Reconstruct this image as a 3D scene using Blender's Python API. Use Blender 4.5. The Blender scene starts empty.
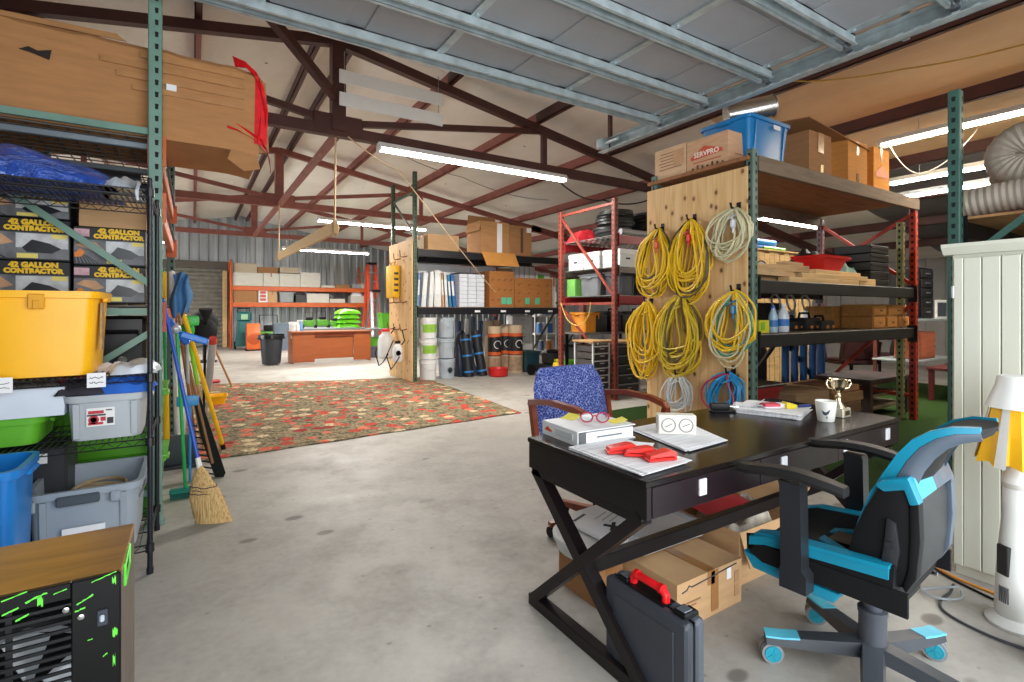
import bpy, bmesh, math, random
from mathutils import Vector, Matrix, Euler
R = math.radians
PI = math.pi
random.seed(7)
SC = bpy.context.scene
COL = SC.collection

# ---------------------------------------------------------------- measuring (room axes, metres)
TH = R(32.13); SN, CS, FP, EYE, HZ = math.sin(TH), math.cos(TH), 508.0, 1.34, 310.0
def ax(px, Y):                      # X where the sight line of column px meets the plane Y
    u = (px - 512) / FP; return Y * (SN + u * CS) / (CS - u * SN)
def by(px, X):
    u = (px - 512) / FP; return X * (CS - u * SN) / (SN + u * CS)
def az(px, py, Y):                  # height on the plane Y
    u = (px - 512) / FP; return EYE - (py - HZ) * (Y / (CS - u * SN)) / FP
def bz(px, py, X):
    u = (px - 512) / FP; return EYE - (py - HZ) * (X / (SN + u * CS)) / FP

# ---------------------------------------------------------------- materials
def lin(c):
    return tuple((v / 255 / 12.92 if v <= 10 else ((v / 255 + .055) / 1.055) ** 2.4) for v in c)
class NT:
    def __init__(s, name):
        s.m = bpy.data.materials.new(name); s.m.use_nodes = True
        s.t = s.m.node_tree; s.b = s.t.nodes['Principled BSDF']; s.tc = None
    def n(s, typ, **kw):
        nd = s.t.nodes.new(typ)
        for k, v in kw.items():
            if isinstance(v, bpy.types.NodeSocket): s.t.links.new(v, nd.inputs[k])
            elif k in nd.inputs.keys(): nd.inputs[k].default_value = v
            else: setattr(nd, k, v)
        return nd
    def co(s, scale=(1, 1, 1), rot=(0, 0, 0)):
        if not s.tc: s.tc = s.t.nodes.new('ShaderNodeTexCoord')
        mp = s.t.nodes.new('ShaderNodeMapping'); mp.inputs['Scale'].default_value = scale; mp.inputs['Rotation'].default_value = rot
        s.t.links.new(s.tc.outputs['Object'], mp.inputs[0]); return mp.outputs[0]
    def noise(s, scale, sc3=(1, 1, 1), detail=3., rough=.55, dist=0.):
        nd = s.n('ShaderNodeTexNoise'); nd.inputs['Scale'].default_value = scale; nd.inputs['Detail'].default_value = detail
        nd.inputs['Roughness'].default_value = rough; nd.inputs['Distortion'].default_value = dist
        s.t.links.new(s.co(sc3), nd.inputs['Vector']); return nd.outputs['Fac']
    def vor(s, scale, sc3=(1, 1, 1), feature='F1', out='Distance', rnd=1.):
        nd = s.n('ShaderNodeTexVoronoi'); nd.feature = feature; nd.inputs['Scale'].default_value = scale; nd.inputs['Randomness'].default_value = rnd
        s.t.links.new(s.co(sc3), nd.inputs['Vector']); return nd.outputs[out]
    def ramp(s, fac, stops, interp='LINEAR'):
        nd = s.n('ShaderNodeValToRGB'); cr = nd.color_ramp; cr.interpolation = interp
        while len(cr.elements) < len(stops): cr.elements.new(.5)
        for e, (p, c) in zip(cr.elements, stops): e.position = p; e.color = (*c, 1)
        s.t.links.new(fac, nd.inputs[0]); return nd.outputs[0]
    def mix(s, fac, a, b, mode='MIX'):
        nd = s.n('ShaderNodeMix', data_type='RGBA', blend_type=mode)
        for i, v in ((0, fac), (6, a), (7, b)):
            if isinstance(v, bpy.types.NodeSocket): s.t.links.new(v, nd.inputs[i])
            else: nd.inputs[i].default_value = v if i == 0 else (*v, 1)
        return nd.outputs[2]
    def math(s, op, a, b=0.):
        nd = s.n('ShaderNodeMath', operation=op)
        for i, v in enumerate((a, b)):
            if isinstance(v, bpy.types.NodeSocket): s.t.links.new(v, nd.inputs[i])
            else: nd.inputs[i].default_value = v
        return nd.outputs[0]
    def bump(s, h, strength=.3, dist=.01):
        nd = s.n('ShaderNodeBump'); nd.inputs['Strength'].default_value = strength; nd.inputs['Distance'].default_value = dist
        s.t.links.new(h, nd.inputs['Height']); s.t.links.new(nd.outputs[0], s.b.inputs['Normal'])
    def set(s, color=None, rough=.5, metal=0., spec=.5):
        if color is not None:
            if isinstance(color, bpy.types.NodeSocket): s.t.links.new(color, s.b.inputs['Base Color'])
            else: s.b.inputs['Base Color'].default_value = (*color, 1)
        if isinstance(rough, bpy.types.NodeSocket): s.t.links.new(rough, s.b.inputs['Roughness'])
        else: s.b.inputs['Roughness'].default_value = rough
        s.b.inputs['Metallic'].default_value = metal; s.b.inputs['Specular IOR Level'].default_value = spec
        return s.m
_mc = {}
def mat(c, rough=.5, metal=0., var=.12, sc=6., bump=0., spec=.5):
    """plain painted / plastic / metal surface with gentle procedural mottling"""
    k = (c, rough, metal, var, sc, bump, spec)
    if k not in _mc:
        n = NT('m_%d_%d_%d' % c); a = lin(c)
        f = n.noise(sc, detail=4.)
        col = n.ramp(f, [(.3, tuple(v * (1 - var) for v in a)), (.7, tuple(min(1, v * (1 + var * .6)) for v in a))])
        if bump: n.bump(n.noise(sc * 12), bump, .004)
        _mc[k] = n.set(col, rough, metal, spec)
    return _mc[k]
def emis(c, st):
    n = NT('lamp_glow'); n.b.inputs['Emission Color'].default_value = (*lin(c), 1); n.b.inputs['Emission Strength'].default_value = st
    return n.set(lin(c), .4)
def card(c, key='card'):
    k = (key, c)
    if k not in _mc:
        n = NT('cardboard'); a = lin(c)
        f = n.noise(5., (1, 1, 6), 5.); g = n.noise(1.6, detail=2.)
        col = n.ramp(f, [(.25, tuple(v * .8 for v in a)), (.75, tuple(v * 1.08 for v in a))])
        col = n.mix(n.math('MULTIPLY', g, .5), col, tuple(v * .72 for v in a))
        n.bump(n.noise(9., detail=4.), .25, .01)
        _mc[k] = n.set(col, .85, 0, .2)
    return _mc[k]
def wood(c, sc3=(1, 1, 12), rough=.6, knots=False, contrast=.3, scale=3.):
    k = ('wood', c, sc3, rough, knots, contrast, scale)
    if k not in _mc:
        n = NT('wood'); a = lin(c)
        f = n.noise(scale, sc3, 6., .6, .6)
        col = n.ramp(f, [(.3, tuple(v * (1 - contrast) for v in a)), (.55, a), (.75, tuple(min(1, v * (1 + contrast * .4)) for v in a))])
        if knots:
            v = n.vor(2.6, (1, 1, .55))
            kn = n.ramp(v, [(0, (1, 1, 1)), (.07, (1, 1, 1)), (.12, (0, 0, 0))])
            col = n.mix(kn, col, tuple(v_ * .38 for v_ in a))
        n.bump(f, .12, .004)
        _mc[k] = n.set(col, rough, 0, .35)
    return _mc[k]

# ---------------------------------------------------------------- mesh builder
class B:
    def __init__(s): s.v = []; s.f = []; s.mi = []; s.cur = 0
    def m(s, i): s.cur = i; return s
    def add(s, vs, fs, M=None):
        o = len(s.v)
        for p in vs: s.v.append(tuple(M @ Vector(p)) if M else tuple(p))
        for f in fs: s.f.append(tuple(i + o for i in f)); s.mi.append(s.cur)
        return s
    def box(s, x0, x1, y0, y1, z0, z1, bev=0., M=None, seg=1):
        if bev <= 0:
            return s.add([(x, y, z) for x in (x0, x1) for y in (y0, y1) for z in (z0, z1)],
                         [(0, 1, 3, 2), (4, 6, 7, 5), (0, 4, 5, 1), (2, 3, 7, 6), (0, 2, 6, 4), (1, 5, 7, 3)], M)
        bm = bmesh.new(); bmesh.ops.create_cube(bm, size=1)
        for v in bm.verts: v.co = ((x0 + x1) / 2 + v.co.x * (x1 - x0), (y0 + y1) / 2 + v.co.y * (y1 - y0), (z0 + z1) / 2 + v.co.z * (z1 - z0))
        bev = min(bev, .49 * min(abs(x1 - x0), abs(y1 - y0), abs(z1 - z0)))
        bmesh.ops.bevel(bm, geom=bm.edges[:], offset=bev, segments=seg, affect='EDGES', profile=.6)
        return s.bm(bm, M)
    def bm(s, bm, M=None):
        bm.verts.index_update()
        s.add([v.co[:] for v in bm.verts], [[v.index for v in f.verts] for f in bm.faces], M); bm.free(); return s
    def frus(s, cx, cy, z0, z1, a0, b0, a1, b1, bev=0., M=None, open_top=False):
        """tapered box: half sizes a,b at bottom (0) and top (1)"""
        bm = bmesh.new(); bmesh.ops.create_cube(bm, size=2)
        for v in bm.verts:
            t = v.co.z > 0
            v.co = (cx + v.co.x * (a1 if t else a0), cy + v.co.y * (b1 if t else b0), z1 if t else z0)
        if bev: bmesh.ops.bevel(bm, geom=[e for e in bm.edges if abs(e.verts[0].co.z - e.verts[1].co.z) > 1e-6], offset=bev, segments=2, affect='EDGES')
        if open_top:
            bmesh.ops.delete(bm, geom=[f for f in bm.faces if all(abs(v.co.z - z1) < 1e-6 for v in f.verts)], context='FACES')
        return s.bm(bm, M)
    def tub(s, cx, cy, z0, z1, a0, b0, a1, b1, t=.004, rim=.02, rimh=.03, M=None, rad=.04):
        """open tapered container with wall thickness, rounded corners and a rolled rim"""
        def ring(a, b, z, r):
            pts = []
            r = min(r, a * .9, b * .9)
            for sx, sy, a0_ in ((1, 1, 0), (-1, 1, 90), (-1, -1, 180), (1, -1, 270)):
                for k in range(4):
                    an = R(a0_ + k * 30); pts.append((cx + sx * (a - r) + r * math.cos(an), cy + sy * (b - r) + r * math.sin(an), z))
            return pts
        rows = [ring(a0 * .9, b0 * .9, z0, rad * .8), ring(a0, b0, z0 + .006, rad)]
        zt = z1 - rimh; k = (zt - z0) / (z1 - z0); ai, bi = a0 + (a1 - a0) * k, b0 + (b1 - b0) * k
        rows += [ring(ai, bi, zt, rad), ring(ai + rim, bi + rim, zt + .002, rad + rim * .5), ring(a1 + rim, b1 + rim, z1, rad + rim * .5),
                 ring(a1 - t, b1 - t, z1, rad), ring(a0 - t, b0 - t, z0 + t * 2, rad)]
        return s.loft(rows, True, M, cap=True)
    def loft(s, rows, closed=True, M=None, cap=True, loop=False):
        n = len(rows[0]); vs = [p for r in rows for p in r]; fs = []
        for i in range(len(rows) - (0 if loop else 1)):
            i2 = (i + 1) % len(rows)
            for j in range(n if closed else n - 1):
                j2 = (j + 1) % n; fs.append((i * n + j, i * n + j2, i2 * n + j2, i2 * n + j))
        if cap and closed and not loop:
            fs.append(tuple(range(n))[::-1]); fs.append(tuple((len(rows) - 1) * n + j for j in range(n)))
        return s.add(vs, fs, M)
    def cyl(s, p0, p1, r0, r1=None, n=12, cap=True):
        r1 = r0 if r1 is None else r1
        p0, p1 = Vector(p0), Vector(p1); d = (p1 - p0).normalized()
        a = d.orthogonal().normalized(); b = d.cross(a)
        rows = [[tuple(p + (a * math.cos(2 * PI * k / n) + b * math.sin(2 * PI * k / n)) * r) for k in range(n)] for p, r in ((p0, r0), (p1, r1))]
        return s.loft(rows, True, None, cap)
    def bar(s, p0, p1, w, h, up=(0, 0, 1), bev=0.):
        """rectangular bar from p0 to p1, w across, h along up"""
        p0, p1 = Vector(p0), Vector(p1); d = (p1 - p0); L = d.length; d.normalize(); up = Vector(up)
        if abs(d.dot(up)) > .98: up = Vector((0, 1, 0))
        a = d.cross(up).normalized(); u = a.cross(d).normalized()
        M = Matrix(((d.x, a.x, u.x, p0.x), (d.y, a.y, u.y, p0.y), (d.z, a.z, u.z, p0.z), (0, 0, 0, 1)))
        return s.box(0, L, -w / 2, w / 2, -h / 2, h / 2, bev, M)
    def tube(s, pts, r, n=8, closed=False, cap=True):
        P = [Vector(p) for p in pts]; N = len(P); rr = r if isinstance(r, (list, tuple)) else [r] * N
        rows = []; prev = None
        for i in range(N):
            t = (P[(i + 1) % N] - P[i - 1]) if closed else (P[min(i + 1, N - 1)] - P[max(i - 1, 0)])
            t.normalize()
            if prev is None: a = t.orthogonal().normalized()
            else:
                a = prev - t * prev.dot(t)
                a = a.normalized() if a.length > 1e-6 else t.orthogonal().normalized()
            prev = a; b = t.cross(a)
            rows.append([tuple(P[i] + (a * math.cos(2 * PI * k / n) + b * math.sin(2 * PI * k / n)) * rr[i]) for k in range(n)])
        return s.loft(rows, True, None, cap and not closed, loop=closed)
    def lathe(s, prof, c=(0, 0, 0), n=24, M=None, cap=True):
        rows = [[(c[0] + r * math.cos(2 * PI * k / n), c[1] + r * math.sin(2 * PI * k / n), c[2] + z) for k in range(n)] for r, z in prof]
        return s.loft(rows, True, M, cap)
    def prism(s, poly, axis, a0, a1, M=None, bev=0.):
        """extrude a 2-D outline along an axis: 'x' -> poly is (y,z), 'y' -> (x,z), 'z' -> (x,y)"""
        def P(p, a): return {'x': (a, p[0], p[1]), 'y': (p[0], a, p[1]), 'z': (p[0], p[1], a)}[axis]
        if bev:
            bm = bmesh.new()
            v0 = [bm.verts.new(P(p, a0)) for p in poly]; v1 = [bm.verts.new(P(p, a1)) for p in poly]
            bm.faces.new(v0); bm.faces.new(v1[::-1])
            for i in range(len(poly)): bm.faces.new((v0[i], v1[i], v1[(i + 1) % len(poly)], v0[(i + 1) % len(poly)]))
            bmesh.ops.recalc_face_normals(bm, faces=bm.faces[:])
            bmesh.ops.bevel(bm, geom=[e for e in bm.edges], offset=bev, segments=2, affect='EDGES', profile=.6)
            return s.bm(bm, M)
        return s.loft([[P(p, a0) for p in poly], [P(p, a1) for p in poly]], True, M)
    def ball(s, c, r, n=12, m=8, sq=1.):
        rx, ry, rz = r if isinstance(r, (list, tuple)) else (r, r, r)
        rows = []
        for i in range(m + 1):
            t = PI * i / m; z = -math.cos(t); q = max(math.sin(t), .02)
            rows.append([(c[0] + rx * q * math.cos(2 * PI * k / n), c[1] + ry * q * math.sin(2 * PI * k / n), c[2] + rz * z) for k in range(n)])
        return s.loft(rows, True)
    def grid(s, fn, nu, nv, thick=0.):
        vs = [fn(i / nu, j / nv) for i in range(nu + 1) for j in range(nv + 1)]
        fs = [(i * (nv + 1) + j, (i + 1) * (nv + 1) + j, (i + 1) * (nv + 1) + j + 1, i * (nv + 1) + j + 1) for i in range(nu) for j in range(nv)]
        if thick:
            n = len(vs); vs = vs + [(p[0], p[1], p[2] - thick) for p in vs]
            fs = fs + [tuple(i + n for i in f[::-1]) for f in fs]
            per = [i * (nv + 1) for i in range(nu)] + [nu * (nv + 1) + j for j in range(nv)] + [i * (nv + 1) + nv for i in range(nu, 0, -1)] + [j for j in range(nv, 0, -1)]
            for k in range(len(per)): a, b = per[k], per[(k + 1) % len(per)]; fs.append((b, a, a + n, b + n))
        return s.add(vs, fs)

def mk(name, b, mats, smooth=35):
    me = bpy.data.meshes.new(name); me.from_pydata(b.v, [], b.f)
    for m_ in (mats if isinstance(mats, (list, tuple)) else [mats]): me.materials.append(m_)
    me.polygons.foreach_set('material_index', b.mi)
    bm = bmesh.new(); bm.from_mesh(me); bmesh.ops.recalc_face_normals(bm, faces=bm.faces[:])
    for e in bm.edges:
        e.smooth = len(e.link_faces) == 2 and e.calc_face_angle(3.2) < R(smooth)
    for f in bm.faces: f.smooth = True
    bm.to_mesh(me); bm.free(); me.update()
    return me
def props(o, label=None, cat=None, group=None, kind=None):
    if label: o['label'] = label
    if cat: o['category'] = cat
    if group: o['group'] = group
    if kind: o['kind'] = kind
    return o
ROOTM = {}
def thing(name, label, cat, loc=(0, 0, 0), rz=0., group=None, kind=None):
    o = bpy.data.objects.new(name, None); COL.objects.link(o); o.empty_display_size = .1
    o.location = loc; o.rotation_euler = (0, 0, rz)
    ROOTM[o] = (Matrix.Translation(Vector(loc)) @ Matrix.Rotation(rz, 4, 'Z')).inverted()
    return props(o, label, cat, group, kind)
def part(name, b, mats, parent, world=True, label=None, smooth=35, kind=None):
    """one mesh under its thing (or under a part); vertices given in room coordinates when world"""
    r = parent
    while r.parent: r = r.parent
    if world:
        M = ROOTM[r]; b.v = [tuple(M @ Vector(p)) for p in b.v]
    o = bpy.data.objects.new(name, mk(name, b, mats, smooth)); COL.objects.link(o); o.parent = parent
    return props(o, label, kind=kind)
def single(name, b, mats, label=None, cat=None, group=None, kind=None, org=None, smooth=35):
    """a thing that is one mesh; origin at the middle of its foot"""
    xs, ys, zs = zip(*b.v)
    org = org or ((min(xs) + max(xs)) / 2, (min(ys) + max(ys)) / 2, min(zs))
    b.v = [(p[0] - org[0], p[1] - org[1], p[2] - org[2]) for p in b.v]
    o = bpy.data.objects.new(name, mk(name, b, mats, smooth)); COL.objects.link(o); o.location = org
    ROOTM[o] = Matrix.Translation(Vector(org)).inverted()
    return props(o, label, cat, group, kind)
def struct(name, b, mats, smooth=35): return single(name, b, mats, kind='structure', smooth=smooth)
def kids(o): return [c for c in COL.objects if c.parent == o]
def dup(o, loc, rz=None, label=None, parent=None):
    c = o.copy(); COL.objects.link(c)
    if parent: c.parent = parent
    else:
        c.location = loc
        if rz is not None: c.rotation_euler = (0, 0, rz)
        if label: c['label'] = label
        ROOTM[c] = (Matrix.Translation(Vector(loc)) @ Matrix.Rotation(c.rotation_euler.z, 4, 'Z')).inverted()
    for k in kids(o): dup(k, None, parent=c)
    return c
def text_b(s, size, M, b=None, extrude=.0006, align='CENTER', bold=0.):
    cu = bpy.data.curves.new('t', 'FONT'); cu.body = s; cu.size = size; cu.extrude = extrude; cu.align_x = align; cu.align_y = 'CENTER'; cu.offset = bold
    cu.resolution_u = 2
    o = bpy.data.objects.new('t', cu); COL.objects.link(o)
    dg = bpy.context.evaluated_depsgraph_get(); me = bpy.data.meshes.new_from_object(o.evaluated_get(dg))
    b = b or B(); b.add([v.co[:] for v in me.vertices], [tuple(p.vertices) for p in me.polygons], M)
    bpy.data.objects.remove(o); bpy.data.curves.remove(cu); bpy.data.meshes.remove(me)
    return b
def face_m(loc, rz=0., tilt=90.):     # text frame: upright, facing -Y turned by rz
    return Matrix.Translation(Vector(loc)) @ Matrix.Rotation(rz, 4, 'Z') @ Matrix.Rotation(R(tilt), 4, 'X')
FX = -PI / 2                           # rz that makes writing face -X
def Mt(loc, rz=0., rx=0., ry=0.):
    return Matrix.Translation(Vector(loc)) @ Euler((rx, ry, rz)).to_matrix().to_4x4()

# ---------------------------------------------------------------- shared surfaces
CARD = card((186, 138, 92)); CARD2 = card((170, 124, 84)); CARDL = card((206, 166, 122)); CARDO = card((214, 150, 78))
BLK = mat((13, 13, 15), .45, spec=.3); BLKM = mat((22, 22, 25), .35, .6); DARK = mat((28, 28, 31), .6, spec=.3)
WHITE = mat((228, 228, 226), .5, var=.06); PAPER = mat((235, 235, 236), .8, var=.05, sc=3)
GREY = mat((150, 155, 160), .45); STEEL = mat((170, 174, 178), .35, .9); CHROME = mat((215, 215, 218), .12, 1., var=.04)
GALV = mat((178, 190, 193), .4, .35, var=.25, sc=9)
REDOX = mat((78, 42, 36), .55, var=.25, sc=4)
ORANGE = mat((206, 96, 36), .45); ORED = mat((178, 62, 38), .5, var=.2); GRNR = mat((84, 108, 98), .5, var=.18); GRND = mat((74, 92, 70), .5, var=.2); GRNT = mat((58, 96, 86), .5, var=.18)
LIME = mat((92, 168, 38), .4); BLUE = mat((30, 92, 180), .4); YEL = mat((250, 190, 20), .4); RED = mat((205, 32, 30), .4)
def plym():
    n = NT('plywood'); n.co(); sep = n.n('ShaderNodeSeparateXYZ'); n.t.links.new(n.tc.outputs['Object'], sep.inputs[0])
    def v2(sy, sz):
        cb = n.n('ShaderNodeCombineXYZ')
        n.t.links.new(n.math('MULTIPLY', sep.outputs['Y'], sy), cb.inputs[0]); n.t.links.new(n.math('MULTIPLY', sep.outputs['Z'], sz), cb.inputs[1]); return cb.outputs[0]
    def nz(sy, sz, det, dist):
        q = n.n('ShaderNodeTexNoise', noise_dimensions='2D'); q.inputs['Scale'].default_value = 1; q.inputs['Detail'].default_value = det; q.inputs['Distortion'].default_value = dist
        n.t.links.new(v2(sy, sz), q.inputs['Vector']); return q.outputs['Fac']
    g = nz(26., 1.1, 5., .9); big = nz(3., .8, 2., .5)
    col = n.ramp(g, [(.3, lin((206, 164, 108))), (.5, lin((224, 186, 132))), (.7, lin((232, 198, 148)))])
    col = n.mix(n.math('MULTIPLY', big, .45), col, lin((196, 150, 94)))
    vo = n.n('ShaderNodeTexVoronoi', voronoi_dimensions='2D'); vo.inputs['Scale'].default_value = 1; n.t.links.new(v2(4.6, 3.4), vo.inputs['Vector'])
    kn = n.ramp(vo.outputs['Distance'], [(.035, (.95, .95, .95)), (.06, (.8, .8, .8)), (.085, (.2, .2, .2)), (.16, (0, 0, 0))])
    col = n.mix(kn, col, lin((112, 66, 34)))
    n.bump(g, .08, .003)
    return n.set(col, .6, 0, .3)
PLY = plym()
LUMB = wood((214, 180, 128), (1, 10, 10), .65, False, .25)
TAPE = mat((160, 112, 66), .3)
# ================================================================ THE SHELL
RX, RZ, SL = 1.5, 4.72, .167
def rz_(X): return RZ - SL * abs(X - RX)
def conc():
    n = NT('concrete')
    big = n.noise(.55, detail=5.); mid = n.noise(3., detail=6., rough=.65); fine = n.noise(28., detail=4.)
    col = n.ramp(big, [(.3, lin((136, 130, 123))), (.7, lin((174, 169, 161)))])
    col = n.mix(n.ramp(mid, [(.45, (0, 0, 0)), (.7, (.7, .7, .7))]), col, lin((124, 118, 110)))
    col = n.mix(n.math('MULTIPLY', fine, .35), col, lin((205, 201, 192)))
    v = n.vor(2.3, (1, 1.6, 1)); st = n.ramp(v, [(.05, (.9, .9, .9)), (.11, (.8, .8, .8)), (.15, (0, 0, 0))])
    msk = n.ramp(n.noise(.8), [(.4, (0, 0, 0)), (.5, (1, 1, 1))])
    col = n.mix(n.math('MULTIPLY', st, msk), col, lin((104, 98, 92)))
    v2 = n.vor(7., (1, 1.4, 1)); st2 = n.ramp(v2, [(.05, (.55, .55, .55)), (.1, (0, 0, 0))])
    col = n.mix(st2, col, lin((112, 106, 100)))
    n.bump(mid, .12, .01)
    rg = n.ramp(mid, [(.3, (.42, .42, .42)), (.8, (.7, .7, .7))])
    return n.set(col, rg, 0, .4)
struct('floor', B().box(-8.6, 15.1, -7, 21.6, -.12, 0), conc())
def insul(c, c2):
    n = NT('insulation'); f = n.noise(1.2, (1, .5, 1), 5., .6); g = n.noise(9., detail=4.)
    col = n.ramp(f, [(.3, lin(c2)), (.65, lin(c))])
    v = n.vor(1.7); col = n.mix(n.ramp(v, [(.025, (.9, .9, .9)), (.05, (0, 0, 0))]), col, lin((90, 74, 58)))
    n.bump(n.math('ADD', f, n.math('MULTIPLY', g, .25)), .5, .06)
    return n.set(col, .7, 0, .3)
INS = insul((244, 239, 231), (226, 219, 208)); FOAM = insul((220, 196, 162), (198, 168, 130))
PURL = [RX + 1.48 * k for k in range(-6, 9)]
def roof(name, x0, x1, y0, y1, m):
    nx, ny = 14 * max(1, round(abs(x1 - x0) / 1.48)), max(2, round((y1 - y0) / .62))
    def fn(u, v):
        x, y = x0 + (x1 - x0) * u, y0 + (y1 - y0) * v
        ph = ((x - RX) / 1.48) % 1.0
        return (x, y, rz_(x) + .2 - .045 * math.sin(PI * ph) - .012 * math.sin(PI * (y / 1.24 % 1)))
    return struct(name, B().grid(fn, nx, ny, .06), m, 60)
roof('ceiling', RX, 15.1, 4.6, 21.6, INS); roof('ceiling', RX, 9.0, -1, 4.6, FOAM); roof('ceiling', 9.0, 15.1, -1, 4.6, mat((104, 100, 100), .5, .3, var=.25)); roof('ceiling', -8.6, RX, -1, 21.6, INS)
# walls
CORR = NT('galvanised_sheet'); _f = CORR.noise(1.1, (4, 4, .35), 4.); CORR = CORR.set(CORR.ramp(_f, [(.3, lin((142, 148, 152))), (.7, lin((186, 191, 194)))]), .38, .55)
def rib_wall(name, x0, x1, Y, zt, m, pitch=.3, d=.03, hole=None):
    b = B(); x = x0
    prof = ((0, 0), (.55, 0), (.65, -d), (.9, -d), (1, 0))
    xs = []
    while x < x1:
        for p, q in prof[:-1]: xs.append((x + p * pitch, q))
        x += pitch
    for (xa, da), (xb, db) in zip(xs, xs[1:]):
        z0 = hole[2] if hole and hole[0] < (xa + xb) / 2 < hole[1] else 0
        b.add([(xa, Y + da, z0), (xb, Y + db, z0), (xb, Y + db, zt(xb)), (xa, Y + da, zt(xa))], [(0, 1, 2, 3)])
        b.add([(xa, Y + .1, z0), (xb, Y + .1, z0), (xb, Y + .1, zt(xb)), (xa, Y + .1, zt(xa))], [(3, 2, 1, 0)])
    return struct(name, b, m, 10)
rib_wall('wall_back', -8.5, 15.0, 21.4, lambda x: rz_(x) + .16, CORR, hole=(-2.0, 1.0, 2.85))
b = B()
for k in range(38):
    z = k * .152
    if z < 2.8: b.prism([(21.46, z), (21.40, z + .04), (21.38, z + .076), (21.40, z + .112), (21.46, z + .152), (21.48, z + .076)], 'x', -2.0, 1.0)
struct('door_2', b, mat((150, 147, 138), .45, .3, var=.25))
b = B().box(-2.12, -2.0, 21.3, 21.42, 0, 2.9).box(1.0, 1.12, 21.3, 21.42, 0, 2.9).box(-2.12, 1.12, 21.28, 21.42, 2.85, 3.1)
struct('trim_1', b, mat((96, 90, 82), .5, .3))
WALLP = mat((158, 156, 153), .7, var=.1, sc=2)
b = B().box(15.0, 15.1, -1, 21.6, 0, rz_(15.0) + .25)
for k in range(60): b.box(14.97, 15.0, -1 + k * .38, -.92 + k * .38, 0, rz_(15.0) + .2)
struct('wall_right', b, WALLP)
b = B().box(-8.6, -8.5, -1, 11.0, 0, 3.25).box(-8.6, -8.5, 18.5, 21.6, 0, 3.25).box(-8.6, -8.5, 11.0, 18.5, 3.0, 3.25)
struct('wall_left', b, WALLP)
b = B().prism([(-8.6, 0), (-1.0, 0), (-1.0, 3.05), (4.1, 3.05), (4.1, 0), (15.1, 0), (15.1, rz_(15.1) + .2), (RX, rz_(RX) + .2), (-8.6, rz_(-8.6) + .2)], 'y', -.95, -.8)
struct('wall_front', b, WALLP)
# purlins and trusses
REDOX_LIT = mat((142, 82, 71), .55, var=.25, sc=4)  # same paint as REDOX, lightened on the far steel to hold the lamp light
for i, X in enumerate(PURL):
    if i == 6: continue
    z = rz_(X) + .17; b = B()
    for y0, y1, m_ in ((-.8, 6.4, REDOX), (6.4, 21.38, REDOX_LIT)):
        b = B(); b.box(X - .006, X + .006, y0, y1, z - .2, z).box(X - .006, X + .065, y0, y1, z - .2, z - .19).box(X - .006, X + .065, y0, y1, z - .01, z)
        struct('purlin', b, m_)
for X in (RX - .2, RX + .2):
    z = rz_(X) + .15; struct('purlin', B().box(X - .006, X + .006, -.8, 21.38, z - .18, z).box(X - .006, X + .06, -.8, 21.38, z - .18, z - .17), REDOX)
for Y in (6.4, 11.4, 16.4):
    t = thing('roof_truss', None, None, (RX, Y, 3.5), kind='structure')
    zb = 3.52; RM = REDOX if Y < 7 else REDOX_LIT
    def top(X): return rz_(X) - .1
    XE = RX + (RZ - .1 - zb) / SL
    for s_ in (-1, 1):
        part('top_chord', B().bar((RX, Y, top(RX)), (RX + s_ * (XE - RX), Y, zb), .1, .11), RM, t)
        part('web', B().bar((RX, Y, zb + .1), (RX + s_ * 3.1, Y, top(RX + s_ * 3.1)), .07, .075), RM, t)
        part('post', B().bar((RX + s_ * 3.1, Y, zb), (RX + s_ * 3.1, Y, top(RX + s_ * 3.1)), .075, .075), RM, t)
        part('column', B().box(RX + s_ * XE - .06, RX + s_ * XE + .06, Y - .09, Y + .09, 0, zb + .1), RM, t)
    part('bottom_chord', B().bar((2 * RX - XE, Y, zb), (XE, Y, zb), .1, .13), RM, t)
    part('king_post', B().bar((RX, Y, zb), (RX, Y, top(RX)), .16, .16), RM, t)
    part('gusset', B().box(RX - .3, RX + .3, Y - .055, Y + .055, zb - .06, zb + .2, .02), RM, t)
    # lean-to rafter beyond the eave of the truss
    part('rafter', B().bar((XE - .3, Y, zb + .05), (14.98, Y, rz_(14.98) - .12), .1, .16), RM, t)
    part('rafter', B().bar((2 * RX - XE + .3, Y, zb + .05), (-8.48, Y, rz_(-8.48) - .12), .1, .16), RM, t)
    if Y < 7: part('brace', B().bar((RX - .03, Y - .06, 3.9), (RX - 1.2, Y - .85, rz_(RX - 1.2) + .1), .09, .09), REDOX, t)
    if Y < 16: part('tie_beam', B().bar((RX, Y + .06, 3.5), (RX, Y + 4.93, 3.5), .08, .08), REDOX_LIT, t)
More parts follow.
